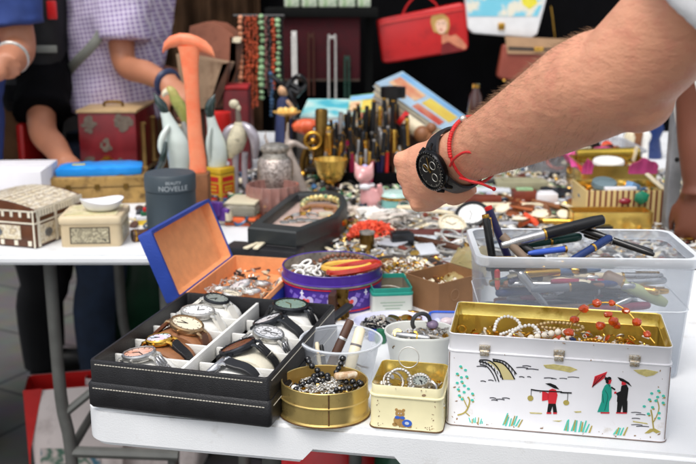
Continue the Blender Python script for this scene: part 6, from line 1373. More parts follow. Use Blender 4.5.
glass_bird('black and white glass penguin figurine beside the dark red lacquer box', 2.28, T, ((178,203,8.5),(178,182,8.5),(179,165,10),(178.5,152,11.5),(176,139,11.5),(172,128,9),(168,118,6.2),(164,109,4.4),(161,102,3.6)),
    ((165,111,4.3),(163,107,5.4),(160.8,102,5.6),(158.5,98,4.4),(156,94,1.9),(153.5,91,.3)), ((glass_white, ((169,124,-.02),(163,134,-.03),(161,146,-.03),(164,156,-.03)), 3.6), (glass_dark, ((166,140,-.04),(164,152,-.045),(161,162,-.04),(156,170,-.03)), 3.6), (mat('smoky_glass', (150,148,142), .15, var=.2, coat=.5), ((183,120,.03),(187,136,.03),(188,152,.03),(187,170,.03)), 4.5)))
# orange crook
Yk = 2.16; ok = mat('orange_glass', (244,148,108), .42, var=.12, scale=9, second=(244,110,66), mixlo=.45, mixhi=.7, sub=.3)
zk = D(198,172,Yk).z; pb = V((D(198,172,Yk).x, Yk, zk)); g = G(); g.box(.05, .05, zk - T - .0005, bev=.003, base=True); solo('wooden_block', g, wood_mid, 'small brown wooden block under the tall orange crook', 'block', (pb.x, Yk, T)); t = thing('glass_crook', 'tall coral orange moulded crook standing among the glass birds', 'ornament', pb)
loc = lambda u, v, dy=0: D(u, v, Yk + dy) - pb; k = S(pb)
zb = loc(218, 172).z
def ringxy(c, w, d_): return [(c.x + w*x, c.y + d_*y, c.z) for x, y in rr(1, 1, .4, 3)]
g = G(); base = V((loc(216,200).x, 0, 0))
secs = [(V((0,0,0)), 17.5), (loc(198,160), 16.5), (loc(195,135), 14.5), (loc(193,105), 13.5), (loc(191.5,82), 14.5), (loc(190,66), 16.5), (loc(189.5,54), 19), (loc(189,46), 23)]
g.loft([ringxy(c, w*k, .022) for c, w in secs]); obj('shaft', g, ok, t)
g = G(); top = [(163,51,5),(164.5,46.5,9),(170,42,11.5),(180,39.5,13),(190,41,14.5),(198,43.5,14),(206,47,12),(212,51.5,9),(214.5,55.5,4)]
g.etube([(loc(u, v), V((0,.011 if 1 < i < 7 else .007,0)), V((.0,0,1))*(s_*k*.5)) for i, (u, v, s_) in enumerate(top)], 14); obj('hooked_head', g, ok, t)
# parrot figurine, wood pieces
Yp = 2.42; p = V((D(174,120,Yp).x, Yp, T)); z0 = D(174,125,Yp).z - T; k = S(D(174,110,Yp))
t = thing('parrot_figurine', 'small green and yellow parrot figurine behind the glass penguin', 'figurine', p)
gp = patchmat('parrot_green', [(140,146,66),(160,160,84),(120,130,60),(174,168,100)], 40, .35); g = G(); g.tube(smoothpath([(0,0,.0),(0,0,z0*.5),(.0,0,z0)], 3), [.02,.014,.01,.01,.012,.014,.02], 12); obj('perch', g, ivory, t)
Lq = lambda u, v, dy=0.: D(u, v, Yp + dy) - p
g = G(); g.etube([(Lq(u, v), V((w*k,0,0)), V((0,w*k*.8,0))) for u, v, w in ((186,124,3),(184,116,5.5),(181,108,7.2),(177,101,6.8),(174,95,5.2))], 16); obj('body', g, gp, t)
g = G(); g.etube([(Lq(u, v), V((w*k,0,0)), V((0,w*k*.85,0))) for u, v, w in ((175,97,5.0),(172.5,92,5.4),(170.5,88,4.2),(169.5,86,1.5))], 14); obj('head', g, mat('parrot_yellow', (176,168,96), .4, var=.2, scale=90), t); g = G(); g.tube(smoothpath([Lq(168,91), Lq(164.5,93), Lq(163,97)], 3), [.010,.009,.008,.007,.006,.004,.002], 8); obj('beak', g, ivory, t)
def wedge(name, label, pts, Y, th, m, sidem):
    P_ = [D(u, v, Y) for u, v in pts]; c = V((sum(q.x for q in P_)/len(P_), Y, min(q.z for q in P_)))
    g = G(); g.loft([[(q.x-c.x, 0, q.z-c.z) for q in P_], [(q.x-c.x + .01, th, q.z-c.z) for q in P_]], smooth=False)
    t = thing(name, label, 'carving', c); obj('block', g, m, t); return t, c
wg = mat('grained_wood', (150,124,98), .6, var=.25, scale=12, second=(104,76,54), mixlo=.5, mixhi=.68)
wr_ = mat('red_brown_wood', (150,92,70), .5, var=.2, scale=12, second=(110,64,46), mixlo=.5, mixhi=.7)
t, c = wedge('wooden_carving', 'large rounded reddish brown wooden carving at the back beside the beads', [(189,78),(188,40),(190,26),(204,22),(218,24),(232,34),(236,42),(236,70),(226,96),(206,110)], 2.95, .14, wr_, wood_dark)
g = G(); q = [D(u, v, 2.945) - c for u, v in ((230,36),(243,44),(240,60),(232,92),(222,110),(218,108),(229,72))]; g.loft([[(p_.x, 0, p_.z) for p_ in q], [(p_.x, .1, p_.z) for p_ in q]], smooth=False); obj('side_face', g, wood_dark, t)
g = G(); q = D(236,40,2.94) - c; g.rock(.014, (q.x, -.004, q.z)); obj('pale_knot', g, ivory, t)
t, c = wedge('wooden_block', 'pale grained wooden block leaning behind the orange crook', [(176,54),(228,64),(212,98),(206,108),(184,110)], 2.7, .08, wg, wood_dark)
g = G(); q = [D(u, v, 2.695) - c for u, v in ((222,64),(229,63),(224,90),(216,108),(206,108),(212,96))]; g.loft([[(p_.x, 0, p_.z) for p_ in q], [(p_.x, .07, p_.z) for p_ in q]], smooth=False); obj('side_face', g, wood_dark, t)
P_ = D(196,110,2.72); g = G(); g.box(.14, .11, P_.z - T, (0,.04,0), bev=.004, base=True); solo('crate', g, wood_dark, 'dark wooden crate propping up the carvings behind the orange crook', 'crate', (P_.x, 2.76, T))
P_ = D(214,112,3.0); g = G(); g.box(.22, .12, P_.z - T, (0,0,0), bev=.004, base=True); solo('crate', g, wood_red, 'reddish crate under the large rounded carving at the back', 'crate', (P_.x, 3.06, T))

glass_bird('slimmer black and white glass bird figurine standing on the yellow and red tin', V(TIN).y + .028, T + hY + .0005, ((217,167,9),(217.5,158,10.2),(217,147,9.6),(215,136,7.6),(212.5,126,5.4),(210.5,117,4.2),(209.5,110,3.7)),
    ((210.5,118,4.0),(209.5,112,5.0),(210,106,5.2),(211.5,101,3.9),(213.5,97.5,1.6),(215.5,95,.3)), ((glass_white, ((211,128,-.015),(208.5,140,-.02),(208.5,152,-.02),(210,163,-.012)), 2.4), (glass_dark, ((221,138,.02),(224,150,.02),(225,160,.015)), 2.2)))
# stork
Ys = 2.33; p = V((D(241,182,Ys).x, Ys, T)); L = lambda u, v, dy=0.: D(u, v, Ys + dy) - p; k = S(D(241,150,Ys))
t = thing('stork_figurine', 'silvery stork figurine with cream breast and pale head among the glass birds', 'figurine', p)
oldcream = mat('old_cream', (206,198,170), .45, var=.2, scale=60, second=(120,112,92), mixlo=.55, mixhi=.7); pearlgrey = mat('pearl_grey', (176,170,178), .3, .4, var=.25, scale=40)
g = G(); g.etube([(L(231,158), V((3*k,0,0)), V((0,.006,0))), (L(235,150), V((8*k,0,0)), V((0,.018,0))), (L(237,140), V((10*k,0,0)), V((0,.024,0))), (L(239,130), V((8.5*k,0,0)), V((0,.022,0))), (L(239,122), V((4*k,0,0)), V((0,.012,0)))], 18); obj('breast', g, oldcream, t)
g = G(); g.tube(smoothpath([L(239,124), L(238,114), L(237,107)], 4), [3.2*k - 1.2*k*i/8 for i in range(9)], 10); obj('neck', g, mat('grey_neck', (120,110,100), .4, .3), t)
g = G(); g.sph(5*k, L(234,104), sc=(1,.8,.9)); g.sph(3*k, L(238,108), sc=(1,.8,1.2)); obj('head', g, oldcream, t)
for q, pts in ((1, ((242,124,0),(250,130,-.01),(255,142,-.01),(255,158,0))), (-1, ((236,126,.02),(228,132,.02),(226,146,.02),(229,158,.02)))):
    g = G(); g.tube(smoothpath([L(*a_) for a_ in pts], 4), [k*(3 + 2.2*math.sin(PI*i/12)) for i in range(13)], 10); obj('wing', g, pearlgrey, t)
for u in (236, 245): g = G(); g.tube(smoothpath([L(u,152), L(u-.5,166), V((L(u,180).x,0,.006))], 4), [3.6*k - .8*k*i/8 for i in range(9)], 10); obj('leg', g, pearlgrey, t)
g = G(); g.lathe([(.0001,0),(.045,0),(.046,.004),(.042,.008),(.0001,.009)], 24, sy=.7); obj('base', g, pearlgrey, t)
# red white-spotted tin and red velvet stand
p = W(212, 168); Yt = 2.55; P_ = D(222,135,Yt); g = G(); hS = D(222,112,Yt).z - T
t = thing('spotted_tin', 'red tin with white dots behind the slim glass bird', 'tin', (D(219,130,Yt).x, Yt, T), -.1); g.lathe([(.0001,0),(.032,0),(.033,.002),(.033,hS*.8),(.034,hS*.81),(.034,hS),(.0001,hS+.001)], 30); obj('body', g, red_paint, t)
[obj('white_dot', G().lathe([(.0001,0),(.006,0),(.006,.0012),(.0001,.0014)], 12, M=frame((.0335*math.sin(a_), -.0335*math.cos(a_), z), (math.sin(a_), -math.cos(a_), 0))), white_paint, t) for a_, z in ((.6,hS*.6),(-.2,hS*.7),(.2,hS*.4),(.85,hS*.3),(-.7,hS*.5))]
Yv = 2.75; p = V((D(238,120,Yv).x, Yv, T)); hV = D(238,84,Yv).z - T; rv = mat('bright_red_velvet', (150,20,26), .6, var=.3, scale=30)
t = thing('velvet_stand', 'bright red velvet display box behind the stork figurine', 'display stand', p); g = G(); w_ = 24*S(p); g.box(w_, .09, hV - .012, bev=.004, base=True); obj('body', g, mat('deep_red_velvet', (96,14,22), .7, var=.3, scale=30), t); g = G(); g.box(w_*1.04, .094, .012, (0,0,hV-.012), bev=.004, base=True); obj('lid', g, rv, t)
# bead stand with strands
Yb = 2.98; x0 = D(237,16,Yb); x1 = D(281,16,Yb); p = V(((x0.x+x1.x)/2, Yb, T)); t = thing('bead_stand', 'black bar stand carrying orange and green bead strands', 'display stand', p); wB = x1.x - x0.x + .02; zB = x0.z - T
g = G(); g.tube([(-wB/2,0,zB),(wB/2,0,zB)], .006, 10); obj('bar', g, black_plastic, t)
g = G(); g.tube([(wB/2-.01,.01,0),(wB/2-.01,.01,zB)], .006, 10); g.tube([(-wB/2+.03,.012,0),(-wB/2+.03,.012,zB)], .006, 10); obj('post', g, black_plastic, t)
g = G(); g.box(wB, .1, .01, (0,.01,.005), bev=.003); obj('base', g, black_plastic, t)
def bstrand(label, u, v0, v1, r, m, chip=False, Y=Yb - .012, group=None, jit=.002):
    a_ = D(u, v0, Y); b_ = D(u + .5, v1, Y); strand('bead_strand', label, [a_, a_.lerp(b_, .33) + V((.002,0,0)), a_.lerp(b_, .66), b_], r, m, 'bead strand', jit, group, gap=1.9, chip=chip, var=.25)
pinkb = mat('pink_beads', (206,140,104), .3, var=.25, scale=50); orangeb = mat('orange_beads', (176,70,30), .3, var=.3, scale=60); jade = mat('jade', (150,186,140), .3, var=.25, scale=50); darkb = mat('dark_beads', (60,50,54), .3, var=.4); blueb = mat('blue_beads', (46,84,120), .3, var=.4)
bstrand('chunky pink bead strand at the left end of the bead stand', 240, 17, 84, .0085, pinkb)
for i, u in enumerate((245.5, 249, 252.5, 256)): bstrand('thin orange bead strand among four on the bead stand', u, 17, 108, .0043, orangeb, Y=Yb - .016 - .006*(i % 2), group='orange bead strands', jit=.0025)
bstrand('pale green jade chip strand in the middle of the bead stand', 261, 16, 98, .0098, jade, True)
bstrand('short mauve bead strand just right of the jade strand', 265.5, 18, 88, .0045, mat('mauve_beads', (130,84,80), .3, var=.3))
bstrand('dark bead strand hanging in the gap of the bead stand', 269, 20, 96, .0042, darkb)
bstrand('rusty red bead strand next to the right green strand', 273, 20, 90, .0062, orangeb)
bstrand('right pale green jade strand at the end of the bead stand', 278, 20, 82, .0085, jade, True)
bstrand('blue bead strand hanging low on the bead stand', 271, 74, 116, .006, blueb, Y=Yb - .035)
# black twisted wire ornament with blue cloth doll
Yw = 2.75; p = V((D(289,120,Yw).x, Yw, T)); L = lambda u, v, dy=0.: D(u, v, Yw + dy) - p
t = thing('wire_ornament', 'black twisted wire ornament beside the green bead strand', 'ornament', p)
for pts in (((272,76),(280,82),(290,88),(298,92),(306,84),(300,76),(292,80),(286,88)), ((288,88),(292,98),(296,108),(294,120)), ((292,84),(300,90),(296,96))):
    g = G(); g.tube(smoothpath([L(u, v, -.01*(i % 2)) for i, (u, v) in enumerate(pts)], 5), .007, 8); obj('wire', g, black_plastic, t)
g = G(); g.tube([L(294,118), V((L(294,150).x,0,0))], .008, 8); obj('stem', g, black_plastic, t)
p = V((D(284,118,2.8).x, 2.8, T)); hD = D(284,84,2.8).z - T; t = thing('doll', 'small doll in blue beside the black wire ornament', 'doll', p); g = G(); g.lathe([(.03,0),(.032,.01),(.026,hD*.5),(.018,hD*.8),(.008,hD*.86)], 20); obj('dress', g, mat('doll_blue', (50,60,100), .7, var=.3, scale=40), t); g = G(); g.sph(.017, (0,0,hD*.92)); g.tube(smoothpath([(.01,-.01,hD*.8),(.03,-.03,hD*.7),(.01,-.045,hD*.6)], 3), .006, 8); obj('head', g, mat('doll_skin', (214,170,130), .5), t)
# brass plate of yellow sweets / fan, orange shell
Yf = 2.6; p = D(287, 113, Yf); t = thing('gilt_dish', 'small golden dish on a dark foot in front of the bead strands', 'dish', V((p.x, Yf, T))); zf = p.z - T
g = G(); g.lathe([(.03,0),(.03,.006),(.008,.014),(.007,zf-.012),(.012,zf-.006)], 20); obj('foot', g, dark_brass, t); g = G(); g.lathe([(.0001,zf-.006),(.02,zf-.006),(.037,zf+.002),(.039,zf+.004),(.035,zf+.004),(.0001,zf)], 28); obj('bowl', g, mat('gold_dish', (226,180,96), .35, .4, var=.1), t); g = G(); [g.rock(.009, (R.uniform(-.02,.02), R.uniform(-.02,.02), zf+.006)) for _ in range(12)]; obj('filling', g, mat('yellow_sweets', (236,196,110), .5, var=.2, scale=90), t); t.children[-1]
p = W(306, 158); Yo = 2.58; P_ = D(307,124,Yo); t = thing('shell', 'orange pleated shell on a stand behind the silver antlers', 'shell', (P_.x, Yo, T)); zo = P_.z - T; g = G(); n = 25
g.loft([[( (r_*(1 + .07*math.sin(9*a_)))*math.cos(a_)*1.15, r_*.6*(1 + .07*math.sin(9*a_))*math.sin(a_) , zo + z) for a_ in [2*PI*i/50 for i in range(50)]] for r_, z in ((.006,-.03),(.03,-.018),(.035,-.004),(.026,.008),(.008,.014))]); obj('body', g, mat('shell_orange', (214,92,52), .4, var=.25, scale=40), t); g = G(); g.lathe([(.03,0),(.03,.005),(.007,.01),(.006,zo-.028)], 16); obj('stand', g, dark_brass, t)
# silver jar, pink ribbed bowl, antlers
p = W(273, 219); Yj = p.y + .02; p = V((D(273,200,Yj).x, Yj, T)); kk = S(p); pinkglass = clear('pink_glass', (190,140,130), .12, .45, dirt=.12)
hp = D(273,184,Yj).z - T; t = thing('ribbed_bowl', 'pink ribbed glass bowl beneath the chased silver jar', 'bowl', p); g = G(); n = 60
g.loft([[(r_*(1 + .035*math.cos(20*a_))*math.cos(a_), r_*(1 + .035*math.cos(20*a_))*math.sin(a_), z) for a_ in [2*PI*i/n for i in range(n)]] for r_, z in ((.03,0),(.045,.003),(.056,hp*.35),(.06,hp*.8),(.058,hp),(.054,hp),(.055,hp*.8),(.04,.008),(.01,.006))]); obj('body', g, mat('pink_ribbed', (172,126,116), .15, var=.15, scale=20, coat=.4, trans=.25), t)
p2 = V((p.x + .0, Yj + .085, T)); hJ = D(272,143,p2.y).z - T; chased = mat('chased_silver', (204,192,184), .34, .8, var=.3, scale=110, second=(120,104,96), mixlo=.46, mixhi=.62, bump=.8, bscale=300)
t = thing('silver_jar', 'chased silver lidded jar in front of the silver antlers', 'jar', p2); rj = .042
g = G(); g.lathe([(.0001,0),(.03,0),(.034,.004),(.03,.012),(.034,hJ*.2),(rj,hJ*.45),(rj,hJ*.72),(.036,hJ*.78)], 36); obj('body', g, chased, t); g = G(); g.lathe([(.036,hJ*.78),(.03,hJ*.80),(.028,hJ*.86),(.032,hJ*.88),(.034,hJ*.90),(.033,hJ*.95),(.02,hJ*.99),(.0001,hJ)], 36); obj('lid', g, old_silver, t)
Ya = p2.y + .10; p = V((D(288,190,Ya).x, Ya, T)); L = lambda u, v, dy=0.: D(u, v, Ya + dy) - p; k = S(p)
t = thing('antler_figure', 'grey antler shaped ornament with pointed horns behind the silver jar', 'ornament', p); bone_g = mat('bone_grey', (170,156,146), .4, .15, var=.2, scale=30, second=(110,98,88), mixlo=.55, mixhi=.72)
g = G(); g.tube(smoothpath([V((L(302,215).x,0,0)), L(300,190), L(294,168), L(288,150), L(287,138), L(288,121)], 4), [k*(9 - 8.3*(i/20)**1.0) for i in range(21)], 12)
g.tube(smoothpath([L(288,146), L(294,143), L(303,147), L(309,149)], 4), [k*(4.6 - 3.6*i/12) for i in range(13)], 10); g.tube(smoothpath([L(296,172), L(288,158), L(281,158), L(272,150), L(266,140), L(265.5,129)], 4), [k*(6 - 5.3*i/20) for i in range(21)], 10)
fuse(obj('horns', g, bone_g, t), .004, 2); g = G(); g.lathe([(.0001,0),(.05,0),(.05,.008),(.03,.014),(.0001,.016)], 20, M=place(L(302,215).x,0,0)); obj('base', g, wood_dark, t)
# black glazed display case (half octagon)
zt = T + .062
poly = [W(u, v, zt) for u, v in ((247.5,227),(296,232),(338,216),(347.5,202),(344,194.5),(332,190.5),(294,191))]
c_ = sum(poly, V())/len(poly); o_ = V((c_.x, c_.y, T)); t = thing('display_case', 'black glazed display case with angled side holding bracelets', 'display case', o_)
rl = lambda k_, z: [((q.x-c_.x)*k_, (q.y-c_.y)*k_, z) for q in poly]
g = G(); g.loft([rl(.99,0), rl(1,.002), rl(1,.030), rl(.992,.0315)]); obj('base', g, black_leather, t)
g = G(); g.loft([rl(.992,.0318), rl(1.0,.0335), rl(1.0,.059), rl(.985,.062), rl(.81,.062), rl(.80,.060), rl(.80,.040)], cap0=False, cap1=False); obj('lid_frame', g, mat('dark_grey_leather', (38,43,44), .5, var=.15, scale=60, bump=.3, bscale=500), t)
g = G(); g.loft([rl(.805,.0415), rl(.805,.043)]); obj('velvet_bed', g, mat('pink_beige_velvet', (214,182,166), .8, var=.08), t)
g = G(); g.loft([rl(.802,.0570), rl(.802,.0585)]); obj('glass', g, glass_clear, t)
q = V(t.location); 
g = G(); g.box(.02, .006, .014, bev=.002); x_, y_ = (poly[3].x + poly[2].x)/2 - c_.x, (poly[3].y + poly[2].y)/2 - c_.y; obj('latch', g, brass, t, M=place(x_ + .001, y_ - .001, .032, 0, 0, .9))
Mg = lambda u, v, z, a_=0, b_=0, cc=0: Matrix.Translation(W(u, v, T + z)) @ place(0, 0, 0, a_, b_, cc)
gg = patchmat('green_gold_beads', [(60,130,90),(206,176,100),(226,210,150),(50,110,80)], 50, .3, .3)
ring_thing('green and gold bracelet behind the glass of the black display case', Mg(322, 205, .046, .5, 0, .1), .042, .005, gg, sy=.62, twist=True); ring_thing('tan wooden bracelet under the green and gold one in the display case', Mg(319, 210, .046, .2, 0, .1), .038, .0048, mat('tan_bangle', (176,124,84), .35, var=.15), sy=.6)
g = G(); [g.box(.016, .02, .006, ((i-2)*.0165, 0, .004 - .002*abs(i-2)), bev=.002) for i in range(5)]; solo('link_bracelet', g, silver, 'wide silver link bracelet in the black display case', 'bracelet', W(300, 222, T + .043), .25)
for i in range(7): ring_thing('small ring or hoop scattered in the black display case', Mg(R.uniform(285,330), R.uniform(207,222), .045, R.uniform(-.5,.5), R.uniform(-.5,.5), 0), R.uniform(.008,.014), .0022, R.choice([gold, silver, brass, old_silver]), 'hoops in the black display case', name='ring', cat='ring')
g = G(); g.box(.03, .02, .01, (0,0,.005), bev=.003); solo('pale_brooch', g, ivory, 'pale rectangular brooch beside the bracelets in the display case', 'brooch', W(326, 217, T + .042), .2)
a = W(243, 272); b = W(300, 275); g = G(); 
t, w_, r_ = boxat('black_box', 'plain black box in front of the display case behind the orange lined box', 'box', W(224,262), W(296,268), .05, .03, black_leather)
g = G(); [g.box(.010, .06, .004, (i*.013, 0, .002 + .001*i), bev=.001, M=place(0,0,0,0,0,.25*i)) for i in range(2)]; solo('ivory_tag', g, ivory, 'pair of ivory tags lying on the plain black box', 'tag', V(t.location) + V((-.012, .026, .0305)), -.5)

# brass goblet, brass microscope
p = W(331, 196); Yg = p.y + .02; p = V((D(331,190,Yg).x, Yg, T)); k = S(p); zr = D(331,159,Yg).z - T; rg = 16.8*k; zc = D(331,184,Yg).z - T
goldcup = mat('gold_cup', (232,190,96), .24, .8, var=.1, scale=30)
t = thing('goblet', 'polished brass goblet in front of the upright pens', 'goblet', p); g = G(); g.lathe([(.004,zc-.002),(.007,zc),(.014,zc+.004),(rg*.60,zc+.012),(rg*.80,zc+.026),(rg*.90,zc+.044),(rg*.96,zr-.008),(rg,zr),(rg*.97,zr),(rg*.93,zr-.01),(rg*.86,zc+.044),(rg*.74,zc+.028),(rg*.5,zc+.016),(.0001,zc+.011)], 44); obj('cup', g, goldcup, t)
g = G(); g.lathe([(.0001,0),(.028,0),(.03,.003),(.012,.010),(.006,.018),(.009,.024),(.005,.030),(.004,zc)], 32); obj('stem', g, goldcup, t)
Ym = 2.52; p = V((D(318,170,Ym).x, Ym, T)); L = lambda u, v, dy=0.: D(u, v, Ym + dy) - p; k = S(p)
t = thing('microscope', 'old brass microscope with round focus wheel behind the goblet', 'microscope', p)
g = G(); a_, b_ = L(321,156), L(321.5,109); g.lathe([(.012,0),(.0165,.002),(.0165,(b_-a_).length-.004),(.014,(b_-a_).length),(.010,(b_-a_).length)], 24, M=frame(a_, b_-a_)); obj('tube', g, dark_brass, t)
g = G(); g.torus(.021, .0055, 28, 10, M=frame(L(313,141,-.03), (0,-1,.1))); g.sph(.009, L(313,141,-.034)); obj('focus_wheel', g, brass, t)
g = G(); g.tube(smoothpath([L(316,140), L(308,146), L(303,158), L(302,170), L(303,176)], 4), .008, 10); obj('arm', g, dark_brass, t); g = G(); g.sph(.012, L(303,175,-.01)); g.sph(.007, L(303,182,-.012)); obj('knob', g, brass, t)
g = G(); g.box(.12, .09, .014, (0,0,.007), bev=.004); g.box(.06, .05, .012, (0,0,.045), bev=.003); g.tube([(0,.02,.01),(0,.02,L(321,156).z+.01)], .010, 10); obj('base', g, mat('dark_base', (40,34,28), .4, .4), t)
# pink cat, turquoise box, lace figurines, coral heap, brass drum
p = W(368, 210); Yc_ = p.y; k = S(p); L = lambda u, v, dy=0.: D(u, v, Yc_ + dy) - p
pinkp = mat('pink_porcelain', (214,156,156), .25, var=.12, scale=30, coat=.4); t = thing('cat_figurine', 'pink porcelain cat figurine in front of the upright pens', 'figurine', p)
g = G(); g.etube([(V((L(372,210).x,0,0)), V((10*k,0,0)), V((0,.022,0))), (L(371,200), V((11.5*k,0,0)), V((0,.026,0))), (L(369,190), V((8.5*k,0,0)), V((0,.02,0))), (L(366,184), V((6*k,0,0)), V((0,.015,0)))], 18); g.sph(10*k, L(364,174), sc=(1,.85,.85), seg=16, ring=12)
for u in (357, 371): g.lathe([(4.2*k,0),(2.4*k,4.5*k),(.3*k,9.5*k)], 10, M=frame(L(u + (1 if u < 364 else -1),170), ((u-364)*.05,0,1)))
g.sph(4*k, L(360,178,-.016), seg=10, ring=8); g.tube(smoothpath([L(378,203), L(381,195,-.01), L(379,184,-.014)], 4), [3*k]*9, 8); fuse(obj('body', g, pinkp, t), .0035, 2)
g = G(); g.torus(6.4*k, 1.6*k, 20, 8, M=place(L(367,185).x, 0, L(367,185).z)); g.sph(4*k, L(365,187,-.018), sc=(1.4,.6,.8)); obj('white_bow', g, white_paint, t); g = G(); g.sph(3*k, L(365,167), sc=(1,1,1)); obj('lilac_patch', g, mat('lilac_patch', (176,170,214), .3), t)
p = W(396, 213); k = S(p); turq = mat('turquoise_enamel', (128,186,180), .3, var=.12, scale=30); r_ = 16*k; hT = D(396,190,p.y+.03).z - T
t = thing('round_box', 'small turquoise round box with pale lid and gold band', 'box', p + V((0,.03,0))); g = G(); g.lathe([(.0001,0),(r_*.9,0),(r_,.004),(r_*.96,hT*.6)], 32); obj('body', g, turq, t); g = G(); g.lathe([(r_*.97,hT*.6),(r_*1.02,hT*.62),(r_*1.02,hT*.7),(r_*.97,hT*.72)], 32); obj('band', g, brass, t); g = G(); g.lathe([(r_*.97,hT*.72),(r_,hT*.76),(r_*.8,hT*.93),(.0001,hT)], 32); obj('lid', g, mat('pale_turq', (176,206,198), .3, var=.12, scale=60), t)
for i, (u, v, lab) in enumerate(((358,219,'white lace figurine lying left of the turquoise box'),(376,222,'crumpled white lace doily in front of the pink cat'),(392,226,'grey white porcelain reclining figure below the turquoise box'))):
    p = W(u, v); g = G(); rd = random.Random(i+40); [g.rock(.018, (rd.uniform(-.03,.03), rd.uniform(-.015,.015), .012 + rd.uniform(0,.012)), 0, (1.2,.8,.7), rd, jit=.4) for _ in range(9)]
    o = obj('lace_figurine', g, mat(f'lace_{i}', ((214,200,186),(224,222,216),(200,190,180))[i], .6, var=.12, scale=90), None, sharp=0); tag(o, lab, 'figurine'); o.location = p
p = W(372, 241); heap('coral_heap', 'heap of bright orange coral beads behind the purple tin', 'beads', p, (.052,.045,'o'), .002, .012, 620, [coral, coral, mat('coral_dark', (214,64,36), .5)], (.003,.0048), .030, 21)
p = W(367, 252); t = thing('brass_drum', 'small brass cylinder standing before the orange coral beads', 'cylinder', p + V((0,.01,0))); k = S(p); h_ = 20*k; g = G(); g.lathe([(.0001,0),(7.4*k,0),(7.6*k,.001),(7.6*k,h_-.003),(7.0*k,h_)], 24); obj('body', g, dark_brass, t); g = G(); g.lathe([(7.8*k,h_-.004),(7.9*k,h_),(6.5*k,h_+.001),(.0001,h_-.001)], 24); obj('lid', g, old_silver, t)

# ================================================================== upright pens in a holder
Yq = 2.46; holder = thing('pen_rack', 'low black rack packed with upright fountain pens behind the goblet', 'pen rack', (D(366,190,Yq).x, Yq + .06, T))
wR = 80*S(V((0,Yq,T))); g = G(); g.box(wR, .17, .018, (0,0,0), bev=.004, base=True); obj('tray', g, black_plastic, holder)
g = G(); [g.box(wR*.98, .006, .030, (0, -.075 + .05*i, .018), bev=.001, base=True) for i in range(4)]; obj('divider', g, black_cloth, holder)
tan_pen = mat('tan_pen', (186,140,80), .3, .4, var=.2); pinkgold = mat('pinkgold_pen', (196,150,130), .3, .6, var=.2)
tops = [(315,126,gold,steel),(322,128,bblue,bblue),(331,120,pinkgold,steel),(336,122,steel,gold),(341,112,black_plastic,black_plastic),(345,114,black_plastic,gold),(349,110,wine,gold),(352,116,steel,black_plastic),(355,108,tan_pen,gold),(358,104,gun,brass),(360,118,black_plastic,gold),(364,112,steel,steel),(367,106,gun,steel),(371,110,dgreen,steel),(374,100,wood_dark,gold),(377,112,gold,tan_pen),(380,104,black_plastic,gold),(384,98,black_plastic,gold),(386,112,black_plastic,gold),(390,106,black_plastic,gold),(393,100,black_plastic,black_plastic),(397,104,gun,steel),(400,118,steel,steel),
        (343,132,black_plastic,gold),(353,134,black_plastic,black_plastic),(359,138,gold,steel),(365,138,steel,gold),(372,132,wood_dark,gold),(381,130,navy,gold),(387,128,red_paint,red_paint),(388,126,red_paint,gold),(394,128,black_plastic,steel),(384,148,gold,tan_pen),(377,144,gun,gold),(370,150,black_plastic,gold),(348,146,black_plastic,black_plastic),(351,140,wine,ivory),(337,140,steel,black_plastic),(403,124,gun,gun),(407,116,steel,black_plastic)]
PB = [black_plastic]*5 + [gun]*3 + [steel]*2 + [gold]*2 + [tan_pen, navy, wood_dark, dgreen]
tops = [(u, v, m_ if m_ in (red_paint, wine, bblue, pinkgold) else R.choice(PB), R.choice([black_plastic, black_plastic, gun, steel, gold])) for u, v, m_, cp in tops]
tops += [(R.uniform(317,406), R.uniform(124,160), R.choice([black_plastic, black_plastic, gun, gold, steel, navy, wood_dark, pinkgold, ivory, wine]), R.choice([gold, steel, black_plastic, gun])) for _ in range(34)]
for i, (u, v, m_, cp) in enumerate(tops):
    Yp_ = Yq + (.10 if i < 23 else .02 if i < 40 else R.uniform(-.02,.06)) + .02*(i % 2) + (.0 if v < 120 else -.01); b_ = D(u, v, Yp_); a_ = V((b_.x + R.uniform(-.016,.016), Yp_ + R.uniform(-.012,.012), T + .02)); 
    nm = m_.name.replace('_', ' ').replace(' plastic', '').replace(' pen', '').replace(' paint', '')
    pen(f'{nm} coloured pen standing upright in the black pen rack', a_, b_, R.uniform(.0040,.0060), m_, cap=cp, capf=.55, clip=gold, group='pens standing upright in the rack', tail=R.choice([gold, gold, steel, black_plastic]))
g = G(); g.box(.05, .025, .03, (0,0,0), bev=.004, base=True); g.tube([(0,0,.03),(0,0,.17)], .012, 12); pz = V((D(393,100,2.62).x, 2.62, T)); g = G(); zz = D(393,98,2.62).z - T; g.tube([(0,0,0),(0,0,zz)], .012, 12); g.lathe([(.014,zz),(.034,zz+.002),(.034,zz+.03),(.012,zz+.031)], 20); solo('ink_stamp', g, black_plastic, 'black knobbed stamp standing behind the upright pens', 'stamp', pz)

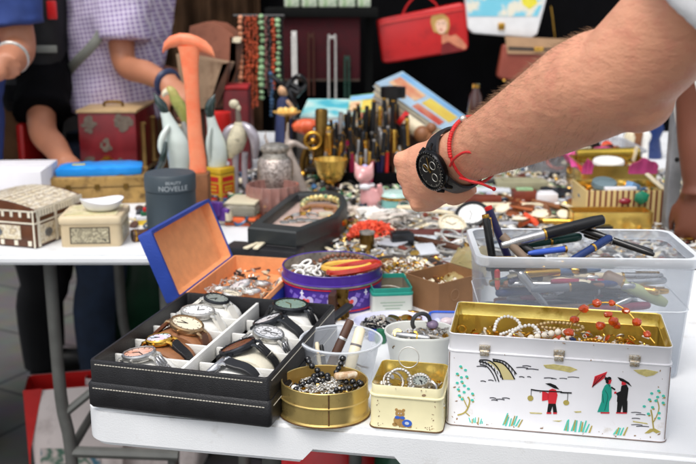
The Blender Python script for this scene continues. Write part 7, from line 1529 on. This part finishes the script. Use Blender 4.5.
# ================================================================== books and magazines at the back
PRINTS = [patchmat(f'print_{i}', cs, 14, .4) for i, cs in enumerate((((120,170,214),(140,186,222)),((206,120,90),(226,190,150),(150,90,70)),((226,206,96),(214,180,80)),((226,214,190),(196,170,140),(120,110,90)),((190,70,60),(206,150,120)),((110,140,90),(180,190,140))))]
def book(label, corners, Y0, Y1, th, m, name='book', group=None, pages=True):
    """flat or leaning book: four photo pixels (front left, front right, back right, back left) at distances Y0 (front) and Y1 (back)"""
    P_ = [D(*corners[0], Y0), D(*corners[1], Y0), D(*corners[2], Y1)]; P_.append(P_[0] + P_[2] - P_[1]); c = sum(P_, V())/4; nrm_ = ((P_[1]-P_[0]).cross(P_[3]-P_[0])).normalized()
    if nrm_.z < 0: nrm_ = -nrm_
    t = thing(name, label, 'book' if name == 'book' else 'magazine', c, group=group)
    g = G(); g.loft([[q - c - nrm_*th*.98 for q in P_], [q - c - nrm_*th*.04 for q in P_]], smooth=False); obj('pages', g, mat('page_paper', (206,200,186), .8, var=.08, scale=120), t)
    g = G(); ex = lambda q, s_: c + (q - c)*s_
    g.loft([[ex(q, 1.012) - c - nrm_*th*.04 for q in P_], [ex(q, 1.012) - c for q in P_]], smooth=False); g.loft([[ex(q, 1.012) - c - nrm_*th*1.02 for q in P_], [ex(q, 1.012) - c - nrm_*th*.98 for q in P_]], smooth=False); obj('cover', g, m, t)
    if name == 'magazine' or pages == 'printed':
        rd_ = random.Random(len(label)); A_, B_, C_, D_ = [q - c + nrm_*.0004 for q in P_]; bil = lambda x, y: A_.lerp(B_, x).lerp(D_.lerp(C_, x), y)
        for (x0, x1, y0, y1, cc) in ((.03,.97,.80,.97,0),(.06,.46,.30,.74,1),(.52,.94,.38,.76,2),(.10,.36,.08,.24,3),(.5,.9,.06,.3,4)):
            g = G(); qd = [bil(x0,y0), bil(x1,y0), bil(x1,y1), bil(x0,y1)]; g.loft([[v_ - nrm_*.0008 for v_ in qd], [v_ + nrm_*(.0002 + .0001*cc) for v_ in qd]], smooth=False)
            obj('print', g, PRINTS[(cc + len(label)) % len(PRINTS)], t)
    return t
turq_cover = patchmat('turq_cover', [(90,190,200),(70,176,196),(150,214,216),(206,226,220),(80,184,200)], 7, .3)
mag_a = mat('mag_a', (170,196,216), .35, var=.12, scale=9)
mag_b = mat('mag_b', (216,190,150), .35, var=.12, scale=9); mag_g = patchmat('mag_g', [(90,170,90),(206,220,190),(60,130,80),(150,196,130)], 9, .35)
mag_d = patchmat('mag_d', [(46,60,120),(90,50,40),(190,170,140),(60,70,110)], 9, .35); mag_w = patchmat('mag_w', [(206,196,170),(186,176,146),(226,220,200)], 9, .5)
Mbk = D(330,134,2.85)
g = G(); g.box(.32, .2, D(330,128,2.8).z - T, bev=.004, base=True); solo('crate', g, mat('grey_box', (110,104,98), .7, var=.2), 'grey box under the turquoise book and magazines', 'crate', (Mbk.x + .04, 2.92, T))
bk = book('large turquoise picture book lying behind the microscope', [(300,117),(357,117),(362,99),(297,97)], 2.78, 2.96, .012, turq_cover)
book('green and white magazine lying between turquoise book and magazine stack', [(345,122),(372,119),(376,93),(352,108)], 2.77, 2.94, .006, mag_g, 'magazine')
book('second turquoise magazine poking out under the picture book', [(326,127),(362,124),(364,117),(330,119)], 2.73, 2.8, .006, patchmat('turq_mag', [(110,190,206),(206,226,226),(90,150,190)], 12, .35), 'magazine')
stack = [(mag_w,'bottom magazine with plain cream cover in the leaning stack'),(mag_d,'dark blue magazine low in the leaning magazine stack'),(mag_b,'cream and orange magazine in the leaning stack'),(mag_w,'thin pale magazine under the top of the leaning stack'),(mag_a,'top magazine with blue and yellow cover on the leaning stack')]
for i, (m_, lab) in enumerate(stack):
    dz = (4 - i)*5.6; j = R.uniform(-2.5,2.5)
    book(lab, [(376+j-dz*.25, 83+dz), (444+j, 131+dz*.8), (467+j+dz*.15, 117+dz*.9), (401+j-dz*.3, 76+dz)], 2.68, 2.84, .013, m_, 'magazine', 'stacked magazines')
p = D(425, 150, 2.75); g = G(); g.box(.3, .16, .5*(p.z - T)+.06, bev=.004, base=True); solo('crate', g, wood_dark, 'dark box propping up the leaning magazine stack', 'crate', (p.x + .03, 2.84, T))
P_ = D(413,126,2.55); t = thing('rolled_tube', 'cream roll with red end lying on the pens', 'roll', P_); Mr = frame((0,0,0), (-.75,.2,.55)); g = G(); g.lathe([(.0001,-.05),(.018,-.05),(.02,-.045),(.02,.03),(.0001,.03)], 20, M=Mr); obj('body', g, ivory, t); g = G(); g.lathe([(.0203,.026),(.0206,.027),(.0206,.04),(.0001,.042)], 20, M=Mr); obj('red_end', g, red_paint, t)
P_ = D(426,134,2.5); g = G(); [g.sph(.022 - .004*i, (.012*i - .01, 0, .008*i*(-1)**i), seg=14, ring=10) for i in range(3)]; solo('turned_wood', g, wood_mid, 'rounded brown turned wood piece behind the fist', 'wood piece', P_)
Yd = 2.75; p = V((D(475,115,Yd).x, Yd, T)); zb_ = D(475,84,Yd).z - T; t = thing('bottle', 'dark brown bottle with gold cap standing behind the forearm', 'bottle', p); g = G(); g.lathe([(.0001,0),(.02,0),(.022,.004),(.022,zb_*.72),(.019,zb_*.86),(.011,zb_*.93),(.010,zb_*.96)], 24); obj('body', g, mat('brown_glass', (64,36,30), .12, var=.2, coat=.4), t); g = G(); g.lathe([(.010,zb_*.955),(.0115,zb_*.96),(.0115,zb_),(.0001,zb_+.002)], 20); obj('cap', g, gold, t)

# ================================================================== the sea of trinkets in the middle
base_cloth = mat('stall_paper', (176,172,166), .8, var=.2, scale=8, second=(120,112,104), mixlo=.5, mixhi=.7)
g = G(); n = 24; a, b = V((-.10, 1.93, T)), V((1.28, 2.75, T)); vs = []
for j in range(n+1):
    for i in range(n+1): vs.append((a.x + (b.x-a.x)*i/n, a.y + (b.y-a.y)*j/n, T + .004 + .003*math.sin(i*1.7)*math.sin(j*2.1)))
g.add(vs, [(j*(n+1)+i, j*(n+1)+i+1, (j+1)*(n+1)+i+1, (j+1)*(n+1)+i) for j in range(n) for i in range(n)]); solo('table_paper', g, base_cloth, 'greyish paper sheet spread under the sea of trinkets', 'paper')
grey_card = mat('grey_card', (168,170,176), .6, var=.1)
heap('trinket_sea', 'dense layer of small silver and gilt trinkets behind the cardboard box', 'trinkets', V((.36, 1.95, T)), (.40,.20,'r'), .002, .014, 2300, [silver, old_silver, gold, pearl_white, ivory, grey_card, gun, brass, dial_white, wood_red], (.003,.010), .004, 31, .45)
heap('trinket_sea', 'layer of buckles, chains and cutlery further back under the forearm', 'trinkets', V((.42, 2.42, T)), (.52,.26,'r'), .002, .016, 1700, [silver, ivory, old_silver, wood_red, gold, grey_card, dial_white, jade, pearl, black_plastic], (.005,.013), .006, 32, .45)
heap('trinket_sea', 'jumble of small ornaments behind the upright pens at the back', 'trinkets', V((.3, 2.86, T)), (.5,.16,'r'), .002, .03, 420, [old_silver, wood_dark, gold, ivory, black_plastic, blueb, wood_mid], (.008,.02), .02, 33)
heap('trinket_sea', 'dark oddments and metal bits around the glass birds', 'trinkets', V((-.22, 2.33, T)), (.26,.3,'r'), .002, .02, 420, [wood_dark, old_silver, black_plastic, green_paint, ivory, gun, blueb], (.006,.016), .015, 34)
heap('trinket_sea', 'pale paper wrapped bits around the display case', 'trinkets', V((-.06, 2.08, T)), (.16,.10,'r'), .002, .012, 120, [ivory, old_silver, black_plastic, gold, wood_dark], (.005,.012), .008, 35)
heap('trinket_sea', 'mixed trinkets at the right end of the back table by the post', 'trinkets', V((1.12, 2.35, T)), (.22,.36,'r'), .002, .016, 420, [silver, ivory, old_silver, gold, grey_card, black_plastic, wood_mid], (.006,.017), .006, 37)
# round tray of gilt trinkets right behind the purple tin
p = W(404, 266, T+.016); p.z = T; t = thing('round_tray', 'dark round tray of gilt trinkets behind the purple tin', 'tray', p); g = G(); g.lathe([(.0001,0),(.066,0),(.072,.016),(.074,.017),(.070,.018),(.062,.005),(.0001,.004)], 36); obj('dish', g, mat('dark_tray', (50,40,34), .5), t)
heap('trinket_heap', 'gilt and pale trinkets piled in the dark round tray', 'trinkets', p, (.058,.055,'o'), .006, .014, 200, [gold, ivory, old_silver, pearl_white, brass, wood_mid], (.003,.008), .008, 36)
# individually recognisable pieces on top
def clockface(label, u, v, r, rim, dm, dz=.016):
    p = W(u, v, T + dz); t = thing('clock', label, 'clock', p, R.uniform(-.4,.4), rx=R.uniform(.35,.6)); g = G(); g.lathe([(.0001,-.004),(r,-.004),(r*1.12,0),(r*1.1,.006),(r*.9,.007),(r*.86,.004)], 32); obj('case', g, rim, t)
    g = G(); g.lathe([(.0001,.0035),(r*.87,.0035)], 28); obj('dial', g, dm, t); g = G(); [g.box(r*.1,.0012,.0004,(r*.72,0,.004), M=Matrix.Rotation(q*PI/6,4,'Z')) for q in range(12)]; [g.box(l,.0014,.0004,(l/2,0,.0044), M=Matrix.Rotation(R.uniform(0,6),4,'Z')) for l in (r*.4,r*.6)]; obj('hands', g, black_paint, t)
clockface('round travel clock in black case left of the clear bin', 472, 215, .033, black_plastic, dial_white, .034)
clockface('cream faced dial lying in front of the black travel clock', 452, 226, .027, mat('cream_rim', (206,196,170), .4), dial_cream, .028)
clockface('small dark watch head lying on the black lump near the foil packet', 444, 232, .017, gun, dial_white, .016)
clockface('bare pocket watch dial left of the travel clock', 452, 204, .016, silver, dial_silver, .014)
def spoon(label, u, v, L, rz, m, group):
    t = thing('spoon', label, 'spoon', W(u, v, T + R.uniform(.016,.024)), rz, group, rx=R.uniform(-.1,.1), ry=R.uniform(-.12,.12)); g = G(); g.tube([(-L/2,0,0),(-L/4,0,.002),(L*.2,0,.003),(L*.3,0,0)], [.004,.0028,.002,.0026], 8); obj('handle', g, m, t); g = G(); g.sph(.013, (L*.38,0,0), sc=(1.35,.9,.25)); obj('bowl', g, m, t)
for i in range(12): spoon('old silver teaspoon scattered in the sea of trinkets', R.uniform(392,470), R.uniform(196,250), R.uniform(.09,.13), R.uniform(0,6), R.choice([silver, old_silver]), 'silver teaspoons among the trinkets')
for i in range(26):
    u, v = R.uniform(385,480), R.uniform(195,252); M_ = Matrix.Translation(W(u, v, T + R.uniform(.012,.024))) @ place(0,0,0,R.uniform(-.5,.5),R.uniform(-.5,.5),0)
    ring_thing('silver bangle lying in the sea of trinkets', M_, R.uniform(.014,.03), R.uniform(.0012,.003), R.choice([silver, old_silver, steel]), 'silver bangles among the trinkets')
for i in range(22):
    g = G(); w_, d_ = R.uniform(.02,.045), R.uniform(.012,.024); g.box(w_, d_, .006, bev=.0018); g.box(w_*.6, d_*.5, .003, (0,0,.004), 1, .001)
    solo('brooch', g, [R.choice([silver, old_silver, gun]), R.choice([ivory, wood_red, black_plastic, blueb, dial_white])], 'silver framed brooch lying in the sea of trinkets', 'brooch', W(R.uniform(390,600), R.uniform(180,250), T + R.uniform(.012,.022)), R.uniform(0,3), 'brooches among the trinkets', rx=R.uniform(-.3,.3), ry=R.uniform(-.3,.3))
for lab, u, v, w_, d_, h_, rz, m_ in (
    ('long reddish wooden pipe case lying under the wrist bracelet', 482, 200, .09, .022, .02, .02, wood_red),
    ('dark red brown box with green top under the forearm', 524, 196, .055, .04, .03, .0, wood_red),
    ('olive khaki wallet lying flat under the forearm', 520, 184, .13, .06, .022, .05, mat('khaki', (150,146,118), .7, var=.15)),
    ('pale blue grey card with black buckle left of khaki wallet', 490, 190, .10, .05, .008, -.1, mat('pale_card', (196,200,206), .6, var=.06)),
    ('small white card box behind the travel clock', 546, 198, .05, .03, .026, .1, white_paint),
    ('dark grey camera shaped box left of the white lumps', 402, 238, .045, .025, .022, .15, gun),
    ('long dark red sheath lying across the trinkets', 425, 233, .17, .014, .012, .06, mat('sheath_red', (96,46,40), .5, var=.2)),
    ('dark brown sheath crossing behind the cardboard box', 436, 243, .12, .012, .010, -.75, wood_dark),
    ('long pale ivory ruler lying under the bracelet', 500, 205, .26, .014, .008, .0, ivory),
    ('second ivory letter opener crossing below the fist', 425, 210, .14, .010, .008, -.5, ivory),
    ('long bone stick lying left of the travel clock', 440, 206, .18, .010, .008, .12, ivory)):
    g = G(); g.box(w_, d_, h_, bev=min(.003, h_*.3)); g.box(w_*.7, d_*.6, h_*.3, (0,0,h_*.5), 1, .001); solo('small_box' if h_ > .012 else 'stick', g, [m_, jade if 'green' in lab else m_], lab, 'box' if h_ > .012 else 'stick', W(u, v, T + .016 + h_/2), rz)
g = G(); g.torus(.020, .006, 24, 8); g.tube([(-.05,0,0),(-.02,0,.004)], .006, 8); g.box(.04,.02,.01,(.04,0,.002), bev=.003); solo('buckle', g, black_plastic, 'black belt buckle on the pale card under the bracelet', 'buckle', W(503, 183, T + .03), -.3)
g = G(); g.torus(.024, .007, 24, 8); [g.torus(.012, .004, 16, 6, M=place(.03*math.cos(a_), .02*math.sin(a_), .004)) for a_ in (0, 2, 4)]; solo('coiled_chain', g, gun, 'dark coiled chain beside the white card box under the forearm', 'chain', W(553, 192, T + .03))
pale_cards = [mat('lavender_card', (186,186,206), .6, var=.06), mat('pale_card', (196,200,206)), mat('grey_card', (168,170,176)), ivory, mat('ice_card', (206,214,220), .5, var=.05)]
for i in range(34):
    w_ = R.uniform(.035,.075); g = G(); g.box(w_, w_*R.uniform(.5,.8), .003, bev=.001)
    solo('card', g, R.choice(pale_cards), 'pale backing card showing between the scattered trinkets', 'card', W(R.uniform(385,600), R.uniform(186,250), T + R.uniform(.014,.020)), R.uniform(0,3), 'pale cards among the trinkets', rx=R.uniform(-.12,.2), ry=R.uniform(-.12,.12))
for i in range(20):
    g = G(); r_ = R.uniform(.012,.02); g.lathe([(.0001,0),(r_,0),(r_*1.05,.002),(r_*.9,.006),(.0001,.008)], 20); solo('medal', g, R.choice([gold, brass, mat('copper', (190,110,70), .3, .9, var=.2), dial_cream]), 'round gilt medal scattered left of the gold boxes', 'medal', W(R.uniform(500,596), R.uniform(196,222), T + R.uniform(.014,.022)), 0, 'medals left of the gold boxes', rx=R.uniform(-.5,.5), ry=R.uniform(-.4,.4))
for i in range(16):
    g = G(); L_ = R.uniform(.05,.09); g.lathe([(.0001,-L_/2),(.006,-L_/2),(.007,0),(.005,L_/2),(.0001,L_/2)], 12, M=Euler((0,PI/2,0)).to_matrix().to_4x4()); solo('lighter', g, R.choice([wood_mid, mat('copper', (190,110,70)), gold, ivory, coral]), 'small gilt or copper coloured cylinder lying left of the gold boxes', 'cylinder', W(R.uniform(500,596), R.uniform(198,226), T + R.uniform(.018,.026)), R.uniform(0,3), 'gilt cylinders left of the gold boxes')

# ================================================================== grey tub, gold gift boxes on the right
a = W(572, 221); 
def openbox(name, label, u0, u1, vb, vrim, depth, m_out, m_in, rz=0., rimm=None):
    a_ = W(u0, vb); b_ = W(u1, vb); t = thing(name, label, 'box', (a_+b_)/2, rz); w_ = (b_-a_).length; h_ = D((u0+u1)/2, vrim, a_.y).z - T
    o_ = lambda e, z: [(x, y + depth/2, z) for x, y in rr(w_ + 2*e, depth + 2*e, .004, 2)]
    g = G(); g.loft([o_(0,0), o_(0,h_), o_(-.002,h_+.0006)], cap1=False); obj('body', g, m_out, t); g = G(); g.loft([o_(-.002,h_+.0006), o_(-.0035,h_), o_(-.0035,.003), o_(-.01,.0025)], cap0=False); obj('lining', g, m_in, t)
    if rimm: g = G(); g.tube([V(q) for q in o_(-.001,h_)], .002, 6, closed=True); obj('rim', g, rimm, t)
    return t, w_, h_
goldfoil = mat('gold_foil', (236,204,112), .2, .9, var=.15, scale=20, bump=.3, bscale=30)
stripe = wavemat('striped_card', (214,190,130), (120,66,46), 26, 'X', .5, pos=.62)
t1, w1, h1 = openbox('gift_box', 'striped gold gift box of trinkets behind the clear bin', 584, 663, 229, 191, .13, stripe, goldfoil)
t2, w2, h2 = openbox('gift_box', 'gold box with bright pink paper behind the striped gift box', 580, 655, 199, 166, .17, goldfoil, goldfoil)
T2 = V(t2.location)
for pts in (((-.5,.0,1.0),(-.38,.0,1.15),(-.36,.16,1.2),(-.5,.17,1.05)), ((.05,-.01,1.0),(.42,-.01,1.18),(.44,.01,1.0),(.2,-.012,.85)), ((-.2,-.01,.9),(.1,-.012,1.06),(.06,-.012,.8))):
    pass
pinkp2 = mat('pink_tissue', (226,84,156), .55, var=.1, scale=20)
ts = thing('tissue_paper', 'bright pink tissue paper lining the gold box', 'paper', T2)
for (x0, y0, x1, y1, hh1, lean, k0) in ((-.49,0,-.49,1,.030,-.012,0),(-.5,1,.5,1,.022,.006,1),(.12,0,.5,0,.024,-.010,2),(-.5,0,-.36,0,.022,-.010,3)):
    A_ = V((x0*w2, y0*.17, h2 - .02)); B_ = V((x1*w2, y1*.17, h2 - .02)); n = 14; out_ = V((lean*2 if x0 == x1 else 0, lean if y0 == 0 else .004, 0)); g = G(); ra, rb_ = [], []
    for k in range(n+1):
        q = A_.lerp(B_, k/n); e = math.sin(PI*k/n)**.6; c3 = [q, q + out_*.6 + V((0,.002*math.sin(k*1.3),.02 + hh1*.3*e)), q + out_*1.3 + V((0,.003*math.sin(k*1.1+1), .02 + hh1*e*(.8 + .12*math.sin(k*.9 + k0))))]
        ra.append([c3[0], c3[1], c3[2], c3[2] + V((0,.0012,.0004)), c3[1] + V((0,.0014,0)), c3[0] + V((0,.0014,0))])
    g.loft(ra); obj('paper_sheet', g, pinkp2, ts)
t3, w3, h3 = openbox('foil_tray', 'low crumpled gold foil tray in front of the striped gift box', 572, 652, 238, 213, .06, goldfoil, goldfoil, .0)
T1 = V(t1.location); T3 = V(t3.location)
g = G(); g.torus(.032, .008, 26, 8, sy=.6); g.lathe([(.0001,0),(.03,0),(.03,.002),(.0001,.003)], 24, sy=.6); solo('white_rosette', g, white_cloth, 'white lace rosette lying on the pink tissue', 'rosette', T2 + V((-.02, .03, h2 + .004)), rx=.3)
g = G(); g.tube([(-.08,0,0),(.08,0,.004)], .018, 16); solo('gold_roll', g, mat('gold_roll', (196,166,70), .25, .9), 'shiny gold roll lying across the pink lined box', 'roll', T2 + V((0, .12, h2 + .006)))
g = G(); g.box(.006, .02, .04, bev=.002); solo('ivory_tag', g, ivory, 'ivory tag standing at the right of the gold roll', 'tag', T2 + V((w2*.35, .1, h2 + .014)), ry=.2)
g = G(); g.lathe([(.0001,0),(.026,0),(.028,.004),(.026,.012),(.0001,.014)], 24); solo('compact', g, mat('blue_grey', (120,140,146), .3, .3), 'blue grey round compact in the striped gift box', 'compact', T1 + V((-.035, .05, h1 + .000)), rx=.25)
g = G(); g.box(.03, .02, .02, bev=.003); solo('blue_cube', g, mat('sky_blue', (110,150,190), .4), 'sky blue little box in the striped gift box', 'box', T1 + V((.022, .03, h1 + .002)), .6, ry=.4)
g = G(); g.box(.07, .014, .008, bev=.002); solo('white_stick', g, white_paint, 'white plastic strip lying along the front of the striped gift box', 'strip', T1 + V((-.01, .012, h1 + .003)), .1)
g = G(); g.box(.012, .06, .005, bev=.0015); solo('cream_tag', g, ivory, 'cream slip leaning out of the right of the striped gift box', 'slip', T1 + V((.075, .04, h1 + .012)), .6, rx=.5)
g = G(); g.rock(.017, sc=(1.1,.6,.9), jit=.12); solo('green_stone', g, mat('green_stone', (30,120,90), .25), 'dark green stone hanging over the front of the striped gift box', 'stone', T1 + V((.03, -.012, h1 - .012)))
g = G(); g.rock(.013, sc=(1.3,.6,.6), jit=.12); solo('red_stone', g, mat('red_stone', (130,30,46), .25), 'dark red stone next to the green one on the striped gift box', 'stone', T1 + V((-.004, -.011, h1 - .02)))
g = G(); g.box(.036, .008, .016, bev=.002); solo('black_box', g, black_plastic, 'small black case leaning on the low gold foil tray', 'box', T3 + V((-.02, -.008, .02)))
g = G(); g.rock(.012, sc=(1.2,.7,.8)); solo('orange_stone', g, coral, 'small orange lump beside the black case on the foil tray', 'stone', T3 + V((-.05, -.006, .014)))
o = heap('trinket_heap', 'white and gilt trinkets filling the striped gift box', 'trinkets', T1 + V((0,.065,0)), (w1/2-.006,.058,'r'), h1*.6, h1*.8, 120, [ivory, gold, silver, white_paint, blueb], (.006,.012), .004, 41)
o = heap('trinket_heap', 'gilt trinkets filling the pink lined gold box', 'trinkets', T2 + V((0,.085,0)), (w2/2-.006,.075,'r'), h2*.5, h2*.75, 110, [ivory, gold, silver, white_paint, brass], (.006,.014), .004, 42)
a_ = W(563, 196); b_ = W(655, 196); tb_ = thing('grey_tub', 'translucent grey storage tub behind the gold boxes', 'tub', V(((a_.x+b_.x)/2 , W(600,180).y + .10, T))); w_ = 100*S(V((.5, 2.75, T))); hT_ = D(600,152,2.55).z - T
o_ = lambda e, z: [(x, y, z) for x, y in rr(w_ + 2*e, .24 + 2*e, .03, 5)]
g = G(); g.loft([o_(-.012,0), o_(0,hT_-.008), o_(.008,hT_-.006), o_(.008,hT_), o_(-.002,hT_), o_(-.015,.004), o_(-.02,.004)]); obj('wall', g, clear('grey_tub', (176,178,184), .35, .45, dirt=.1), tb_)
TB_ = V(tb_.location); heap('tub_heap', 'dark and brown oddments piled in the translucent grey tub', 'oddments', TB_, (w_/2-.03,.09,'r'), .03, hT_-.03, 130, [black_plastic, gun, wood_mid, ivory, coral, dblue], (.012,.026), .02, 43)
g = G(); g.box(.11, .03, .02, bev=.004); solo('black_box', g, black_plastic, 'flat black case on top of the translucent grey tub', 'box', TB_ + V((-.02, -.05, hT_ + .008)), .02)
g = G(); g.box(.05, .016, .008, bev=.002); solo('cream_strip', g, ivory, 'cream strip beside the flat black case on the grey tub', 'strip', TB_ + V((-.02, -.09, hT_ + .002)), .5)
for lab, u, v0, v1, r_, m_, nm in (('small brown wooden figurine behind the grey tub near the post', 637, 118, 140, .02, wood_mid, 'figurine'), ('white porcelain figure behind the grey tub near the post', 645, 119, 142, .02, pearl_white, 'figurine'), ('navy blue vase behind the grey tub near the post', 654, 108, 138, .026, dblue, 'vase'), ('ivory and brown carved figure behind the grey tub', 630, 122, 142, .018, ivory, 'figurine')):
    Y_ = 2.95; p = V((D(u, v1, Y_).x, Y_, T)); z1 = D(u, v0, Y_).z - T
    lathe_figure(nm, lab, nm, p, [(r_,0),(r_*1.1,.006),(r_*.7,z1*.4),(r_*1.1,z1*.6),(r_*.8,z1*.74),(r_*.45,z1*.8),(r_*.6,z1*.9),(r_*.1,z1)], m_)
